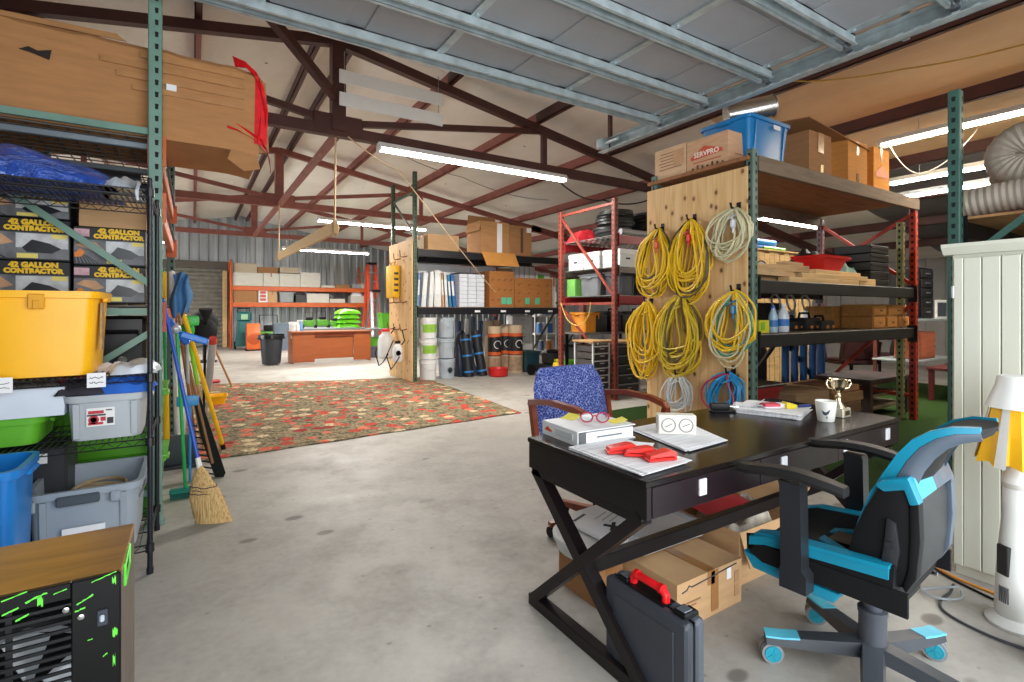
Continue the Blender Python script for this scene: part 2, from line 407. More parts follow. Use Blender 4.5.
# ---- overhead sectional door, rolled up flat under the roof
PANL = mat((150, 152, 157), .5, var=.05, sc=3)
t = thing('door_1', None, None, (1.55, 1.8, 3.25), kind='structure')
SEC = [3.66, 3.10, 2.49, 1.87, 1.25, .63, .02]
for k in range(6):
    y1, y0 = SEC[k], SEC[k + 1] + .012
    b = B().box(-.9, 4.0, y0, y1, 3.31, 3.36, .006)
    for j in range(8):
        x0 = -.85 + j * .605; b.box(x0 + .05, x0 + .53, y0 + .1, y1 - .1, 3.3, 3.312, .006)
    part('door_panel', b, PANL, t)
    for yy, zt_ in ((y1 - .06, 3.305),):
        s_ = B().box(-.9, 4.0, yy - .045, yy + .045, zt_ - .012, zt_).box(-.9, 4.0, yy - .045, yy - .037, zt_ - .075, zt_).box(-.9, 4.0, yy + .037, yy + .045, zt_ - .075, zt_)
        s_.box(-.9, 4.0, yy - .06, yy - .037, zt_ - .078, zt_ - .07).box(-.9, 4.0, yy + .037, yy + .06, zt_ - .078, zt_ - .07)
        part('strut', s_, GALV, t)
    for x in (-.87, .36, 1.59, 2.82, 3.9):
        s_ = B().box(x - .03, x + .03, y0, y1 - .1, 3.292, 3.308)
        s_.cyl((x, y1 - .14, 3.292), (x, y1 - .14, 3.282), .012).cyl((x, y0 + .05, 3.292), (x, y0 + .05, 3.282), .012)
        part('stile', s_, GALV, t)
        if k: part('hinge', B().box(x - .05, x + .05, y1 - .05, y1 + .06, 3.272, 3.292, .006).cyl((x - .06, y1 + .0, 3.275), (x + .06, y1 + .0, 3.275), .012), GALV, t)
    part('roller', B().cyl((3.9, y1 - .02, 3.27), (4.1, y1 - .02, 3.27), .012).cyl((4.05, y1 - .02, 3.27), (4.1, y1 - .02, 3.27), .035, n=12), STEEL, t)
b = B()
for zz in (3.2, 3.32): b.box(4.06, 4.14, -.5, 4.55, zz, zz + .008)
b.box(4.135, 4.142, -.5, 4.55, 3.2, 3.328)
b.box(4.15, 4.16, .1, 4.5, 3.24, 3.34).box(4.15, 4.2, .1, 4.5, 3.34, 3.35)
for k in range(40): b.box(4.055, 4.062, .3 + k * .1, .34 + k * .1, 3.205, 3.215)
part('track', b, GALV, t)
part('hanger', B().box(4.13, 4.17, 4.42, 4.46, 3.2, rz_(4.15) + .1), REDOX, t)
part('hanger', B().box(4.13, 4.17, 1.5, 1.54, 3.2, rz_(4.15) + .1), GALV, t)
part('bumper', B().box(3.98, 4.1, 4.4, 4.5, 3.22, 3.33, .01).cyl((4.04, 4.2, 3.27), (4.04, 4.4, 3.27), .02), GALV, t)
# floral rug
def rugm():
    n = NT('floral_rug')
    v = n.vor(5.6, (1, 1, 1), out='Color'); d = n.vor(5.6, (1, 1, 1)); nz = n.noise(10., detail=5., dist=1.5)
    base = n.ramp(nz, [(.3, lin((52, 64, 48))), (.45, lin((108, 102, 80))), (.55, lin((160, 138, 108))), (.7, lin((76, 86, 62)))])
    fl = n.ramp(v, [(.0, lin((188, 70, 58))), (.35, lin((206, 108, 84))), (.55, lin((198, 178, 142))), (.8, lin((150, 46, 44)))], 'CONSTANT')
    nz2 = n.noise(24., detail=3.)
    msk = n.ramp(n.math('ADD', d, n.math('MULTIPLY', n.math('SUBTRACT', nz2, .5), .5)), [(.36, (1, 1, 1)), (.42, (0, 0, 0))])
    col = n.mix(msk, base, fl)
    col = n.mix(n.ramp(n.noise(30.), [(.5, (0, 0, 0)), (.62, (.6, .6, .6))]), col, lin((60, 62, 52)))
    n.bump(n.noise(120.), .3, .004)
    return n.set(col, .95, 0, .1)
Q = [(-.06, 5.24), (3.61, 5.53), (3.87, 9.4), (-.06, 10.7)]
def rug(u, v):
    a = [Q[0][i] + (Q[1][i] - Q[0][i]) * u for i in (0, 1)]; c_ = [Q[3][i] + (Q[2][i] - Q[3][i]) * u for i in (0, 1)]
    e = .012 * math.sin(u * 30) * (v < .01 or v > .99)
    return (a[0] + (c_[0] - a[0]) * v, a[1] + (c_[1] - a[1]) * v + e, .012 + .002 * math.sin(u * 23 + v * 17))
single('area_rug', B().grid(rug, 40, 40, .0105), rugm(), 'large worn floral area rug lying on the concrete floor', 'rug', smooth=60)
def turfm():
    n = NT('turf'); f = n.noise(60., detail=4.); n.bump(f, .6, .01)
    return n.set(n.ramp(f, [(.3, lin((26, 44, 16))), (.7, lin((52, 76, 34)))]), .95, 0, .1)
single('artificial_turf', B().grid(lambda u, v: (4.02 + 7.2 * u, .4 + 4.6 * v, .012 + .0015 * math.sin(u * 60 + v * 31)), 40, 30, .0105), turfm(), 'green artificial turf covering the floor under the right shelving', 'turf')
# fluorescent fixtures
TUBE = emis((255, 250, 240), 30); TUBEW = emis((255, 236, 200), 30)
HOUS = mat((232, 232, 230), .4, var=.04)
def fixture(p0, p1, label, glow=TUBE, two=True, sus=None, w=.16):
    p0, p1 = Vector(p0), Vector(p1); c_ = (p0 + p1) / 2; d = (p1 - p0).normalized(); a = Vector((d.y, -d.x, 0))
    t = thing('fluorescent_light', label, 'light', c_, group=None)
    b = B()
    poly = [(-w / 2, -.01), (-w / 2 + .02, .03), (-.04, .06), (.04, .06), (w / 2 - .02, .03), (w / 2, -.01), (.03, .0), (-.03, .0)]
    b.loft([[tuple(p + a * q + Vector((0, 0, z))) for q, z in poly] for p in (p0, p1)])
    part('housing', b, HOUS, t)
    for s_ in ((-.045, .045) if two else (0,)):
        part('tube', B().cyl(p0 + a * s_ + d * .04 - Vector((0, 0, .022)), p1 + a * s_ - d * .04 - Vector((0, 0, .022)), .016), glow, t)
    for p, q in ((p0, 1), (p1, -1)):
        part('end_cap', B().bar(p + Vector((0, 0, -.02)), p + d * .03 * q + Vector((0, 0, -.02)), .14, .05), HOUS, t)
    if sus:
        for k in (.15, .85):
            p = p0 + (p1 - p0) * k; part('hanger', B().cyl(p + Vector((0, 0, .05)), (p.x, p.y, sus), .004, n=6), STEEL, t)
    return t
fixture((1.98, 6.34, 3.4), (4.97, 6.34, 3.4), 'long fluorescent light under the nearest roof truss, below the two white boards')
fixture((2.22, 11.34, 3.26), (4.7, 11.34, 3.26), 'fluorescent light under the second truss, behind the rack with the wooden pegboard end', sus=3.5)
fixture((2.22, 16.3, 3.16), (4.8, 16.3, 3.16), 'fluorescent light hung before the far corrugated wall, above the brown counter', sus=3.5)
fixture((-2.6, 16.3, 3.16), (-.35, 16.3, 3.16), 'far fluorescent light glimpsed beside the rack upright at the left', sus=3.5)
fixture((7.7, .3, 3.53), (7.7, 3.1, 3.53), 'warm glowing fluorescent light under the tan roof, upper of the two at right', glow=TUBEW, sus=3.75)
fixture((8.95, 1.0, 3.27), (8.95, 3.48, 3.27), 'white fluorescent light low at right, half behind the pale flexible ducts', sus=3.5)
fixture((7.8, 4.9, 2.87), (9.75, 4.9, 2.87), 'fluorescent light seen through the top bay of the plywood-ended rack', sus=3.5)
fixture((9.6, 2.0, 3.16), (9.6, 5.0, 3.16), 'dim fluorescent light highest of the lower pair behind the green upright', sus=3.4)
# ---- light levels
SKY, DAY, DAY2, EXPO = 1.0, 150, 380, 0.40
CW = (1, .97, .92)
LAMPS = [((3.47, 6.34, 3.34), 2.9, 'x', 130, CW), ((3.46, 11.34, 3.2), 2.4, 'x', 190, CW), ((3.5, 16.3, 3.1), 2.5, 'x', 180, CW), ((-1.5, 16.3, 3.1), 2.2, 'x', 80, CW),
         ((7.7, 1.7, 3.47), 2.8, 'y', 60, (1, .86, .66)), ((8.95, 2.2, 3.2), 2.4, 'y', 30, CW), ((8.8, 4.9, 2.8), 1.9, 'x', 30, CW)]
# ================================================================ REPEATED KINDS
def post_b(x, y, z0, z1, w=.072, d=.07):
    """perforated rack post: folded channel with punched holes on the faces towards -Y and -X"""
    b = B().box(x - w / 2, x + w / 2, y - d / 2, y + d / 2, z0, z1, .006)
    b.m(1)
    z = z0 + .06
    while z < z1 - .03:
        for o in (w * .12,):
            yy = y - d / 2 - .0012; h = .017
            if abs(o) > 0 and w < .06 and o > 0: continue
            b.add([(x + o - .008, yy, z - h), (x + o + .008, yy, z - h), (x + o + .010, yy, z + h), (x + o - .010, yy, z + h)], [(0, 1, 2, 3)])
        xx = x - w / 2 - .0012
        b.add([(xx, y - .01, z - .016), (xx, y + .01, z - .016), (xx, y + .012, z + .016), (xx, y - .012, z + .016)], [(3, 2, 1, 0)])
        xx = x + w / 2 + .0012
        b.add([(xx, y - .01, z - .016), (xx, y + .01, z - .016), (xx, y + .012, z + .016), (xx, y - .012, z + .016)], [(0, 1, 2, 3)])
        z += .075
    b.m(0).box(x - w / 2 - .015, x + w / 2 + .015, y - d / 2 - .015, y + d / 2 + .015, z0, z0 + .008)
    return b
HOLE = mat((16, 16, 16), .8)
def end_frame(t, x, y0, y1, H, m, levels, diags, along='x', m2=None):
    """two posts, horizontal struts and diagonals; the frame stands across the rack"""
    for i, y in enumerate((y0 + .035, y1 - .035)):
        X, Y = (x, y) if along == 'x' else (y, x)
        part('upright', post_b(X, Y, 0, H), [m2 if (m2 and i) else m, HOLE], t)
    def pt(y, z): return (x, y, z) if along == 'x' else (y, x, z)
    for z in levels: part('brace', B().bar(pt(y0 + .06, z), pt(y1 - .06, z), .03, .04), m, t)
    for a, c_, z0, z1 in diags: part('brace', B().bar(pt(y0 + .06 if a else y1 - .06, z0), pt(y1 - .06 if a else y0 + .06, z1), .025, .038), m, t)
def beams(t, x0, x1, y0, y1, z, h, m, along='x', which=(0, 1), w=.05):
    for k in which:
        y = (y0 + .035, y1 - .035)[k]
        if along == 'x':
            b = B().box(x0 + .042, x1 - .042, y - w / 2, y + w / 2, z - h, z, .006).box(x0 + .04, x0 + .05, y - .055, y + .045, z - h - .05, z + .03).box(x1 - .05, x1 - .04, y - .055, y + .045, z - h - .05, z + .03)
        else:
            b = B().box(y - w / 2, y + w / 2, x0 + .042, x1 - .042, z - h, z, .006).box(y - .045, y + .055, x0 + .04, x0 + .05, z - h - .05, z + .03).box(y - .045, y + .055, x1 - .05, x1 - .04, z - h - .05, z + .03)
        part('beam', b, m, t)
def wire_b(x0, x1, y0, y1, z, nx, ny, r=.0035):
    b = B()
    for i in range(nx + 1): x = x0 + (x1 - x0) * i / nx; b.box(x - r, x + r, y0, y1, z - r, z + r)
    for j in range(ny + 1): y = y0 + (y1 - y0) * j / ny; b.box(x0, x1, y - r, y + r, z - 3 * r, z - r)
    return b
def carton(label, x0, x1, y0, y1, z0, z1, m=None, rz=0., group=None, flaps=None, tape=True, name='cardboard_box', cat='box', jit=.004, noline=False):
    """a closed corrugated carton with its own fold seams and tape, or opened with the named flaps"""
    w, d, h = x1 - x0, y1 - y0, z1 - z0
    t = thing(name, label, cat, ((x0 + x1) / 2, (y0 + y1) / 2, z0), rz, group); m = m or CARD
    bm = bmesh.new(); bmesh.ops.create_cube(bm, size=1)
    bmesh.ops.subdivide_edges(bm, edges=bm.edges[:], cuts=2, use_grid_fill=True)
    for v in bm.verts:
        q = v.co; bulge = 1 + .006 * (random.random() - .3)
        v.co = (q.x * w * bulge + random.uniform(-jit, jit) * .3, q.y * d * bulge + random.uniform(-jit, jit) * .3, (q.z + .5) * h + (random.uniform(-jit, 0) if q.z > .4 else 0))
        if q.z < -.4: v.co.z = 0
    if flaps: bmesh.ops.delete(bm, geom=[f for f in bm.faces if f.calc_center_median().z > h * .95], context='FACES')
    b = B().bm(bm)
    if flaps:
        b.box(-w * .46, w * .46, -d * .46, d * .46, h * .35, h * .36)
    part('body', b, m, t, world=False)
    for f in (flaps or ()):
        s_, an, L = f
        if s_ in 'lr':
            q = -1 if s_ == 'l' else 1; M = Mt((q * w / 2, 0, h - .003), 0, 0, -q * R(an))
            part('flap', B().box(min(0, q * L), max(0, q * L), -d * .49, d * .49, -.003, .003, M=M), m, t, world=False)
        else:
            q = -1 if s_ == 'f' else 1; M = Mt((0, q * d / 2, h - .003), 0, q * R(an), 0)
            part('flap', B().box(-w * .49, w * .49, min(0, q * L), max(0, q * L), -.003, .003, M=M), m, t, world=False)
    if not flaps and tape:
        e = .0025
        if w >= d: tb = B().box(-w / 2 - e, w / 2 + e, -.024, .024, h - .001, h + e).box(-w / 2 - e, -w / 2 - e + .001, -.024, .024, h * .72, h).box(w / 2 + e - .001, w / 2 + e, -.024, .024, h * .72, h)
        else: tb = B().box(-.024, .024, -d / 2 - e, d / 2 + e, h - .001, h + e).box(-.024, .024, -d / 2 - e, -d / 2 - e + .001, h * .7, h).box(-.024, .024, d / 2 + e - .001, d / 2 + e, h * .7, h)
        part('tape', tb, TAPE, t, world=False)
    return t
def tote(label, cx, cy, z0, w, d, h, m, lid=None, rz=0., group=None, taper=.86, name='storage_tote', cat='storage bin', ribs=True):
    """moulded plastic bin: tapered open tub with rim, ribs and grips, lid if closed"""
    t = thing(name, label, cat, (cx, cy, z0), rz, group)
    a, c_ = w / 2, d / 2
    b = B().tub(0, 0, 0, h, a * taper, c_ * taper, a - .018, c_ - .018, .004, .018, .035, rad=min(.05, a * .3))
    if ribs:
        for q in (-.33, .33):
            for s_ in (-1, 1):
                b.prism([(s_ * c_ * taper, h * .08), (s_ * (c_ - .014), h - .04), (s_ * (c_ - .006), h - .04), (s_ * (c_ * taper + .008), h * .08)], 'x', q * w - .012, q * w + .012)
    part('tub', b, m, t, world=False)
    for s_ in (-1, 1):
        part('grip', B().box(s_ * a - .012, s_ * a + .012, -.07, .07, h - .05, h - .028, .006), m, t, world=False)
    if lid:
        part('lid', B().box(-a - .006, a + .006, -c_ - .006, c_ + .006, h + .001, h + .022, .01, seg=2).box(-a * .8, a * .8, -c_ * .78, c_ * .78, h + .02, h + .034, .008), lid, t, world=False)
    return t
def bucket(label, cx, cy, z0, r, h, m, lid=True, group=None, band=None, handle=True):
    t = thing('bucket', label, 'bucket', (cx, cy, z0), 0, group)
    b = B().lathe([(r * .86, 0), (r * .88, .004), (r * .98, h * .8), (r * 1.03, h * .8), (r * 1.03, h * .84), (r, h * .85), (r, h * .9), (r * 1.03, h * .91), (r * 1.03, h * .98)] + ([] if lid else [(r * .97, h * .98), (r * .84, .01)]), n=24)
    part('shell', b, m, t, world=False)
    if lid: part('lid', B().lathe([(r * 1.05, h * .965), (r * 1.05, h * .995), (r * .98, h), (r * .96, h * .985), (.001, h * .985)], n=24), m, t, world=False)
    if handle:
        pts = [(r * 1.05 * math.cos(R(a)), -.3 * r * math.sin(R(a)) - r * .86 * math.sin(R(a)), h * (.83 - .34 * math.sin(R(a)))) for a in range(0, 181, 15)]
        part('handle', B().tube(pts, .003, 6), STEEL, t, world=False)
    if band:
        bb = B(); rows = []
        for z in (.28, .68):
            rows.append([((r * (.885 + .12 * z)) * 1.012 * math.cos(R(a)), (r * (.885 + .12 * z)) * 1.012 * math.sin(R(a)), h * z) for a in range(-150, -29, 10)])
        bb.loft(rows, False, cap=False); part('label', bb, band, t, world=False)
    return t
def stick(name, label, cat, p0, p1, r, m, group=None):
    """the pole of a tool leaning from p0 (foot) to p1 (top); returns the thing"""
    t = thing(name, label, cat, p0, 0, group); part('handle', B().cyl(p0, p1, r, r * .92, 10).ball(p1, r, 10, 6), m, t); return t
# ================================================================ LEFT: PALLET RACK, WIRE SHELVING, TOOLS
t = thing('pallet_rack', 'green and orange pallet rack at the left carrying the long cardboard box', 'rack', (-.68, 3.9, 0))
GRNL = mat((112, 146, 132), .45, var=.15)
end_frame(t, 3.9, -1.24, -.165, 3.6, GRNL, (2.455, 1.33, .2), ((1, 0, 2.24, 1.50), (1, 0, .52, 1.2)), 'y')
end_frame(t, 6.55, -1.24, -.165, 3.6, GRNR, (2.45, 1.33, .2), ((1, 0, 2.24, 1.50), (1, 0, .52, 1.2)), 'y')
for z in (2.42, 2.06, 1.36): beams(t, 3.9, 6.55, -1.24, -.165, z, .11, ORED if z < 2 else ORANGE, 'y')
for z in (2.42, 2.06): part('wire_deck', wire_b(-1.2, -.16, 3.95, 6.5, z + .012, 11, 26, .0035), mat((96, 92, 86), .5, .4), t)
part('wire_deck', wire_b(-1.2, -.16, 3.95, 6.5, 1.372, 11, 26, .0035), mat((96, 92, 86), .5, .4), t)
for y in (4.02, 4.75, 5.5): part('deck_support', B().box(-1.2, -.17, y - .02, y + .02, 2.37, 2.408, .004), mat((128, 138, 146), .4, .4), t)
for i, (y, z, r) in enumerate(((4.12, 2.125, .05), (4.4, 2.125, .05), (4.3, 2.215, .05))):
    single('plastic_pipe', B().cyl((-1.22, y, z), (-.2 - .05 * i, y, z), r, n=16).cyl((-.2 - .05 * i, y, z), (-.215 - .05 * i, y, z), r * .8, n=16), mat((40, 42, 46), .4),
           ['black plastic pipe nearest the front below the long cardboard box', 'black plastic pipe at the back of the three below the long box', 'black plastic pipe lying on top of two others below the long box'][i], 'pipe', 'black pipes on the upper deck')
# long battered cardboard box pushed out into the aisle
t = thing('cardboard_box', 'long battered cardboard box jutting out from the top of the left rack', 'box', (-.4, 4.3, 2.44))
def lbox():
    b = B(); rows = []
    N = 22
    for i in range(N + 1):
        u = i / N; x = -1.3 + 1.69 * u
        j = lambda: random.uniform(-.006, .006)
        fl = max(0, (u - .86) / .14)
        z0, z1 = 2.441 - .03 * fl ** 2, 3.015 - .015 * fl + (.012 if i % 5 == 0 else 0)
        if u < .77: z0 = 2.441
        y0, y1 = 3.957, 4.7
        pts = [(x, y0 + .012, z0), (x, y0 + j() * .5, z0 + .05), (x, y0 + j(), z0 + .2), (x, y0 + j(), z0 + .4), (x, y0 + .004, z1 - .03), (x, y0 + .03, z1), (x, y0 + .3, z1 + j()), (x, y1 - .02, z1 + j()), (x, y1, z1 - .03), (x, y1, z0 + .2), (x, y1 - .01, z0)]
        rows.append(pts)
    return b.loft(rows)
part('body', lbox(), card((186, 134, 88), 'longbox'), t)
tb = B()
for z, l in ((2.86, .5), (2.79, .42), (2.72, .34), (2.93, .3)): tb.box(.02 - l, .3, 3.945, 3.949, z, z + .034)
part('tape', tb, mat((178, 126, 76), .4, var=.2), t)
part('label', B().box(-.145, -.09, 3.944, 3.949, 2.755, 2.795), PAPER, t)
part('torn_hole', B().prism([(-.84, 2.83), (-.8, 2.855), (-.76, 2.84), (-.7, 2.86), (-.71, 2.80), (-.76, 2.815), (-.8, 2.825)], 'y', 3.945, 3.949), mat((44, 36, 30), .9), t)
part('flap', B().prism([(-1.25, 3.0), (-.35, 3.015), (-.4, 3.05), (-1.1, 3.03)], 'y', 3.962, 3.968), card((176, 128, 84), 'longbox'), t)
part('flap', B().prism([(.22, 2.44), (.38, 2.42), (.4, 2.33), (.3, 2.3), (.2, 2.37)], 'y', 3.962, 3.972), card((176, 128, 84), 'longbox'), t)
part('flap', B().prism([(.385, 2.45), (.46, 2.47), (.44, 2.95), (.385, 3.0)], 'y', 4.0, 4.006), card((176, 128, 84), 'longbox'), t)
REDW = mat((222, 30, 38), .25, var=.2, sc=20)
def ribbon(pts, w, seed=1):
    rnd = random.Random(seed); rows = []
    for i, p in enumerate(pts):
        k = w * (.6 + .5 * rnd.random()); a = rnd.uniform(-.6, .6)
        rows.append([(p[0] + k * math.sin(a) * q, p[1] + .018 * math.sin(q * 5 + i), p[2] + k * math.cos(a) * q) for q in (-.5, -.25, 0, .25, .5)])
    b = B(); b.loft(rows, False, cap=False)
    b2 = B().loft([[(p[0], p[1] + .004, p[2]) for p in r] for r in rows], False, cap=False)
    b.add(b2.v, b2.f); return b
t = thing('plastic_wrap', 'red plastic wrap torn and hanging off the end of the long cardboard box', 'plastic wrap', (.3, 3.9, 2.44))
part('band', ribbon([(.2, 3.958, 2.6), (.26, 3.953, 2.59), (.33, 3.951, 2.56), (.4, 3.953, 2.52), (.44, 3.958, 2.47), (.46, 3.963, 2.40), (.465, 3.963, 2.33)], .06, 3), REDW, t)
part('band', ribbon([(.39, 3.953, 2.52), (.41, 3.951, 2.6), (.42, 3.951, 2.7), (.41, 3.951, 2.82), (.39, 3.953, 2.93)], .09, 5).add([(.36, 3.953, 2.5), (.44, 3.953, 2.5), (.45, 3.953, 2.75), (.42, 3.955, 2.92), (.37, 3.955, 2.98)], [(0, 1, 2, 3, 4)]), REDW, t)
part('band', ribbon([(.41, 3.953, 2.9), (.37, 3.955, 2.98), (.31, 3.95, 3.03), (.24, 4.0, 3.06)], .06, 8), REDW, t)

# black wire shelving in front of the rack
t = thing('wire_shelving', 'black wire shelving unit at left holding the yellow bin', 'shelving', (-.66, 3.47, 0))
for x in (-1.13, -.185):
    for y in (3.17, 3.77):
        b = B().cyl((x, y, .03), (x, y, 2.0), .0125, n=12).cyl((x, y, 0), (x, y, .03), .016, n=12).ball((x, y, 2.0), .014, 10, 5)
        for k in range(38): b.lathe([(.0125, 0), (.0136, .002), (.0125, .004)], (x, y, .12 + k * .05), 12, cap=False)
        part('post', b, mat((34, 36, 42), .35, .3), t)
WIRE = mat((46, 46, 48), .35, .5)
for zs in (1.95, 1.01, .685, .145):
    b = B()
    for y in (3.175, 3.765):
        for dz in (0, -.03): b.cyl((-1.13, y, zs + dz), (-.185, y, zs + dz), .0035, n=6)
        pts = [(-1.13 + .035 * k, y, zs - (.03 if k % 2 else 0)) for k in range(28)]
        b.tube(pts, .0025, 5)
    for x in (-1.125, -.19):
        for dz in (0, -.03): b.cyl((x, 3.17, zs + dz), (x, 3.77, zs + dz), .0035, n=6)
        b.tube([(x, 3.17 + .035 * k, zs - (.03 if k % 2 else 0)) for k in range(18)], .0025, 5)
    for k in range(37): x = -1.12 + k * .0255; b.box(x - .002, x + .002, 3.172, 3.768, zs + .001, zs + .005)
    for y in (3.37, 3.57): b.box(-1.13, -.185, y - .003, y + .003, zs - .006, zs)
    for x in (-1.13, -.185):
        for y in (3.17, 3.77): b.cyl((x, y, zs - .035), (x, y, zs + .006), .019, n=10)
    part('shelf', b, WIRE, t)
for x0, x1, z in ((ax(87, 3.16), ax(106, 3.16), 1.0), (-.94, ax(13, 3.16), 1.0)):
    b = B().box(x0, x1, 3.155, 3.1575, z - .035, z + .035)
    l = part('label', b, PAPER, t)
    b = B(); rnd = random.Random(int(x0 * 100))
    for row in (0, 1):
        pts = [(x0 + .01 + (x1 - x0 - .02) * k / 12, 3.1535, z + .012 - row * .024 + rnd.uniform(-.006, .006)) for k in range(13)]
        b.tube(pts, .0016, 4)
    part('scribble', b, mat((40, 40, 46), .7), l)
def lump(x0, x1, y0, y1, z0, h, seed, n=16, f=1.):
    """soft heap: flat underneath, folds on top"""
    rnd = random.Random(seed); ph = [rnd.uniform(0, 6.3) for _ in range(6)]
    def fn(u, v):
        e = (1 - abs(2 * u - 1) ** 3) * (1 - abs(2 * v - 1) ** 3)
        w = 1 + .22 * f * (math.sin(u * 9 + ph[0] + 2 * math.sin(v * 4 + ph[1])) + .6 * math.sin(v * 13 + ph[2] + 3 * u) + .5 * math.sin((u + v) * 17 + ph[3]))
        s_ = .04 * math.sin(7 * v + ph[4])
        return (x0 + (x1 - x0) * (u + s_ * (1 - e)), y0 + (y1 - y0) * (v + .04 * math.sin(6 * u + ph[5]) * (1 - e)), z0 + h * max(.04, e ** .5) * max(.35, w))
    b = B(); nv = n
    b.grid(fn, n, nv)
    top = list(b.v); k = len(top)
    b.add([(p[0], p[1], z0) for p in top], [tuple(f_[::-1]) for f_ in b.f[:n * nv]])
    per = [i * (nv + 1) for i in range(n)] + [n * (nv + 1) + j for j in range(nv)] + [i * (nv + 1) + nv for i in range(n, 0, -1)] + [j for j in range(nv, 0, -1)]
    for a in range(len(per)): p, q = per[a], per[(a + 1) % len(per)]; b.f.append((q, p, p + k, q + k)); b.mi.append(b.cur)
    return b
_n = NT('wrapped_blue'); _f = _n.noise(7., (1, 2.5, 1), 5., .6, 1.5); _n.bump(_f, 1., .05)
WRAPB = _n.set(_n.ramp(_f, [(.3, lin((20, 52, 132))), (.6, lin((36, 84, 182))), (.8, lin((120, 150, 210)))]), .14, 0, .9)
single('duffel_bag', lump(-1.2, -.24, 4.62, 5.5, 2.076, .29, 77, 18, .5), mat((24, 25, 28), .7), 'long dark lump added to darken the gap behind the black pipes under the long cardboard box', 'bag')  # dark filler added to close the bright gap behind the pipes
t = thing('wrapped_bundle', 'blue bundle wrapped in clear plastic on top of the black wire shelving', 'bundle', (-.7, 3.45, 1.956))
part('bag', lump(-1.11, -.36, 3.19, 3.74, 1.956, .15, 4, 36, .55), WRAPB, t)
part('wrap_end', lump(-.4, -.24, 3.22, 3.6, 1.956, .07, 9, 12, 1.), mat((176, 182, 190), .15, var=.3, sc=20), t)
part('twist', B().tube([(-.25, 3.24, 1.985), (-.235, 3.2, 1.985), (-.235, 3.175, 1.97), (-.24, 3.162, 1.93), (-.235, 3.158, 1.89)], [.02, .012, .008, .01, .004], 8), mat((190, 194, 200), .15, var=.3, sc=20), t)
# yellow bin
tote('large yellow plastic bin on the black wire shelf at left', ax(52, 3.42) - .115, 3.45, 1.016, .66, .52, .415, mat((252, 184, 10), .35, var=.06), taper=.88, ribs=False)
yb = COL.objects[-1]
t = [o for o in COL.objects if o.get('label', '').startswith('large yellow')][0]
for q in (-.2, .1):
    part('latch', B().box(q - .03, q + .03, -.268, -.258, .33, .4, .004).box(q - .012, q + .012, -.274, -.262, .33, .37, .003), mat((228, 160, 8), .4), t, world=False)
part('label', B().box(.318, .322, -.12, -.03, .12, .36), mat((176, 140, 90), .5, var=.5, sc=30), t, world=False)
single('plastic_bag', lump(ax(113, 3.3), ax(150, 3.3) + .04, 3.2, 3.5, 1.016, .055, 11, 16, .9), mat((206, 214, 222), .3, var=.15), 'crumpled white plastic bag on the wire shelf beside the yellow bin', 'bag')
# grey bin with clothes
gx = (ax(60, 3.2) + ax(148, 3.2)) / 2; gw = ax(148, 3.2) - ax(60, 3.2)
tg = tote('grey plastic bin of clothes with a printed sticker, on the middle wire shelf', gx, 3.40, .692, gw, .42, .23, mat((176, 182, 186), .4, var=.05), taper=.82)
sx = -.02
st = part('sticker', B().box(sx - .055, sx + .055, -.192, -.189, .075, .165), WHITE, tg, world=False)
b = B().box(sx - .048, sx + .012, -.1945, -.192, .137, .152).box(sx - .048, sx + .01, -.1945, -.192, .083, .095)
b.lathe([(.021, 0), (.021, .0025), (.013, .0025), (.013, 0)], n=16, M=Mt((sx - .027, -.192, .108), 0, R(90)))
b.box(sx + .0, sx + .02, -.1945, -.192, .1, .12)
part('print', b, mat((190, 40, 56), .5), st, world=False)
part('print', B().box(sx - .052, sx + .02, -.1945, -.192, .126, .134).box(sx + .025, sx + .05, -.1945, -.192, .085, .115).box(sx + .02, sx + .045, -.1945, -.192, .15, .155), mat((50, 44, 48), .5), st, world=False)
for i, (x0, x1, y0, y1, h, c_, lb) in enumerate(((-.06, .19, -.21, .06, .085, (34, 96, 190), 'bright blue folded garment draped over the right of the grey clothes bin'), (-.2, .0, -.21, .02, .06, (44, 42, 52), 'dark garment hanging at the left rim of the grey clothes bin'),
    (-.16, .14, .0, .19, .10, (222, 222, 228), 'white folded cloth heaped at the back of the grey clothes bin'), (-.21, -.08, -.05, .16, .075, (168, 30, 50), 'red cloth in the left back corner of the grey clothes bin'))):
    single('garment', lump(gx + x0, gx + x1, 3.4 + y0, 3.4 + y1, .924 + .004 * i, h, 30 + i, 14, 1.), mat(c_, .85, bump=.3), lb, 'clothing', 'clothes in the grey bin')
carton('white plastic-faced box on the green tote below the yellow bin', -1.1, ax(68, 3.3) - .0, 3.22, 3.7, .835, .97, mat((206, 214, 226), .4, var=.06), tape=False, name='storage_box')
tote('flat lime green tote under the white box on the middle wire shelf', -.85, 3.46, .692, .5, .44, .14, LIME, ribs=False)
t = thing('equipment_case', 'black equipment case with a warning sticker on the lowest wire shelf', 'case', (-.78, 3.58, .152))
part('body', B().box(-.98, -.55, 3.45, 3.74, .152, .64, .015), mat((44, 46, 50), .5), t)
lb = part('sticker', B().box(ax(30, 3.44), ax(47, 3.44), 3.446, 3.449, .56, .61), PAPER, t)
part('warning_mark', B().box(ax(31, 3.44), ax(37, 3.44), 3.443, 3.446, .565, .605), mat((240, 190, 30), .5), lb)
part('handle', B().tube([(-.82, 3.6, .638), (-.82, 3.6, .665), (-.7, 3.6, .665), (-.7, 3.6, .638)], .008, 6), BLK, t)
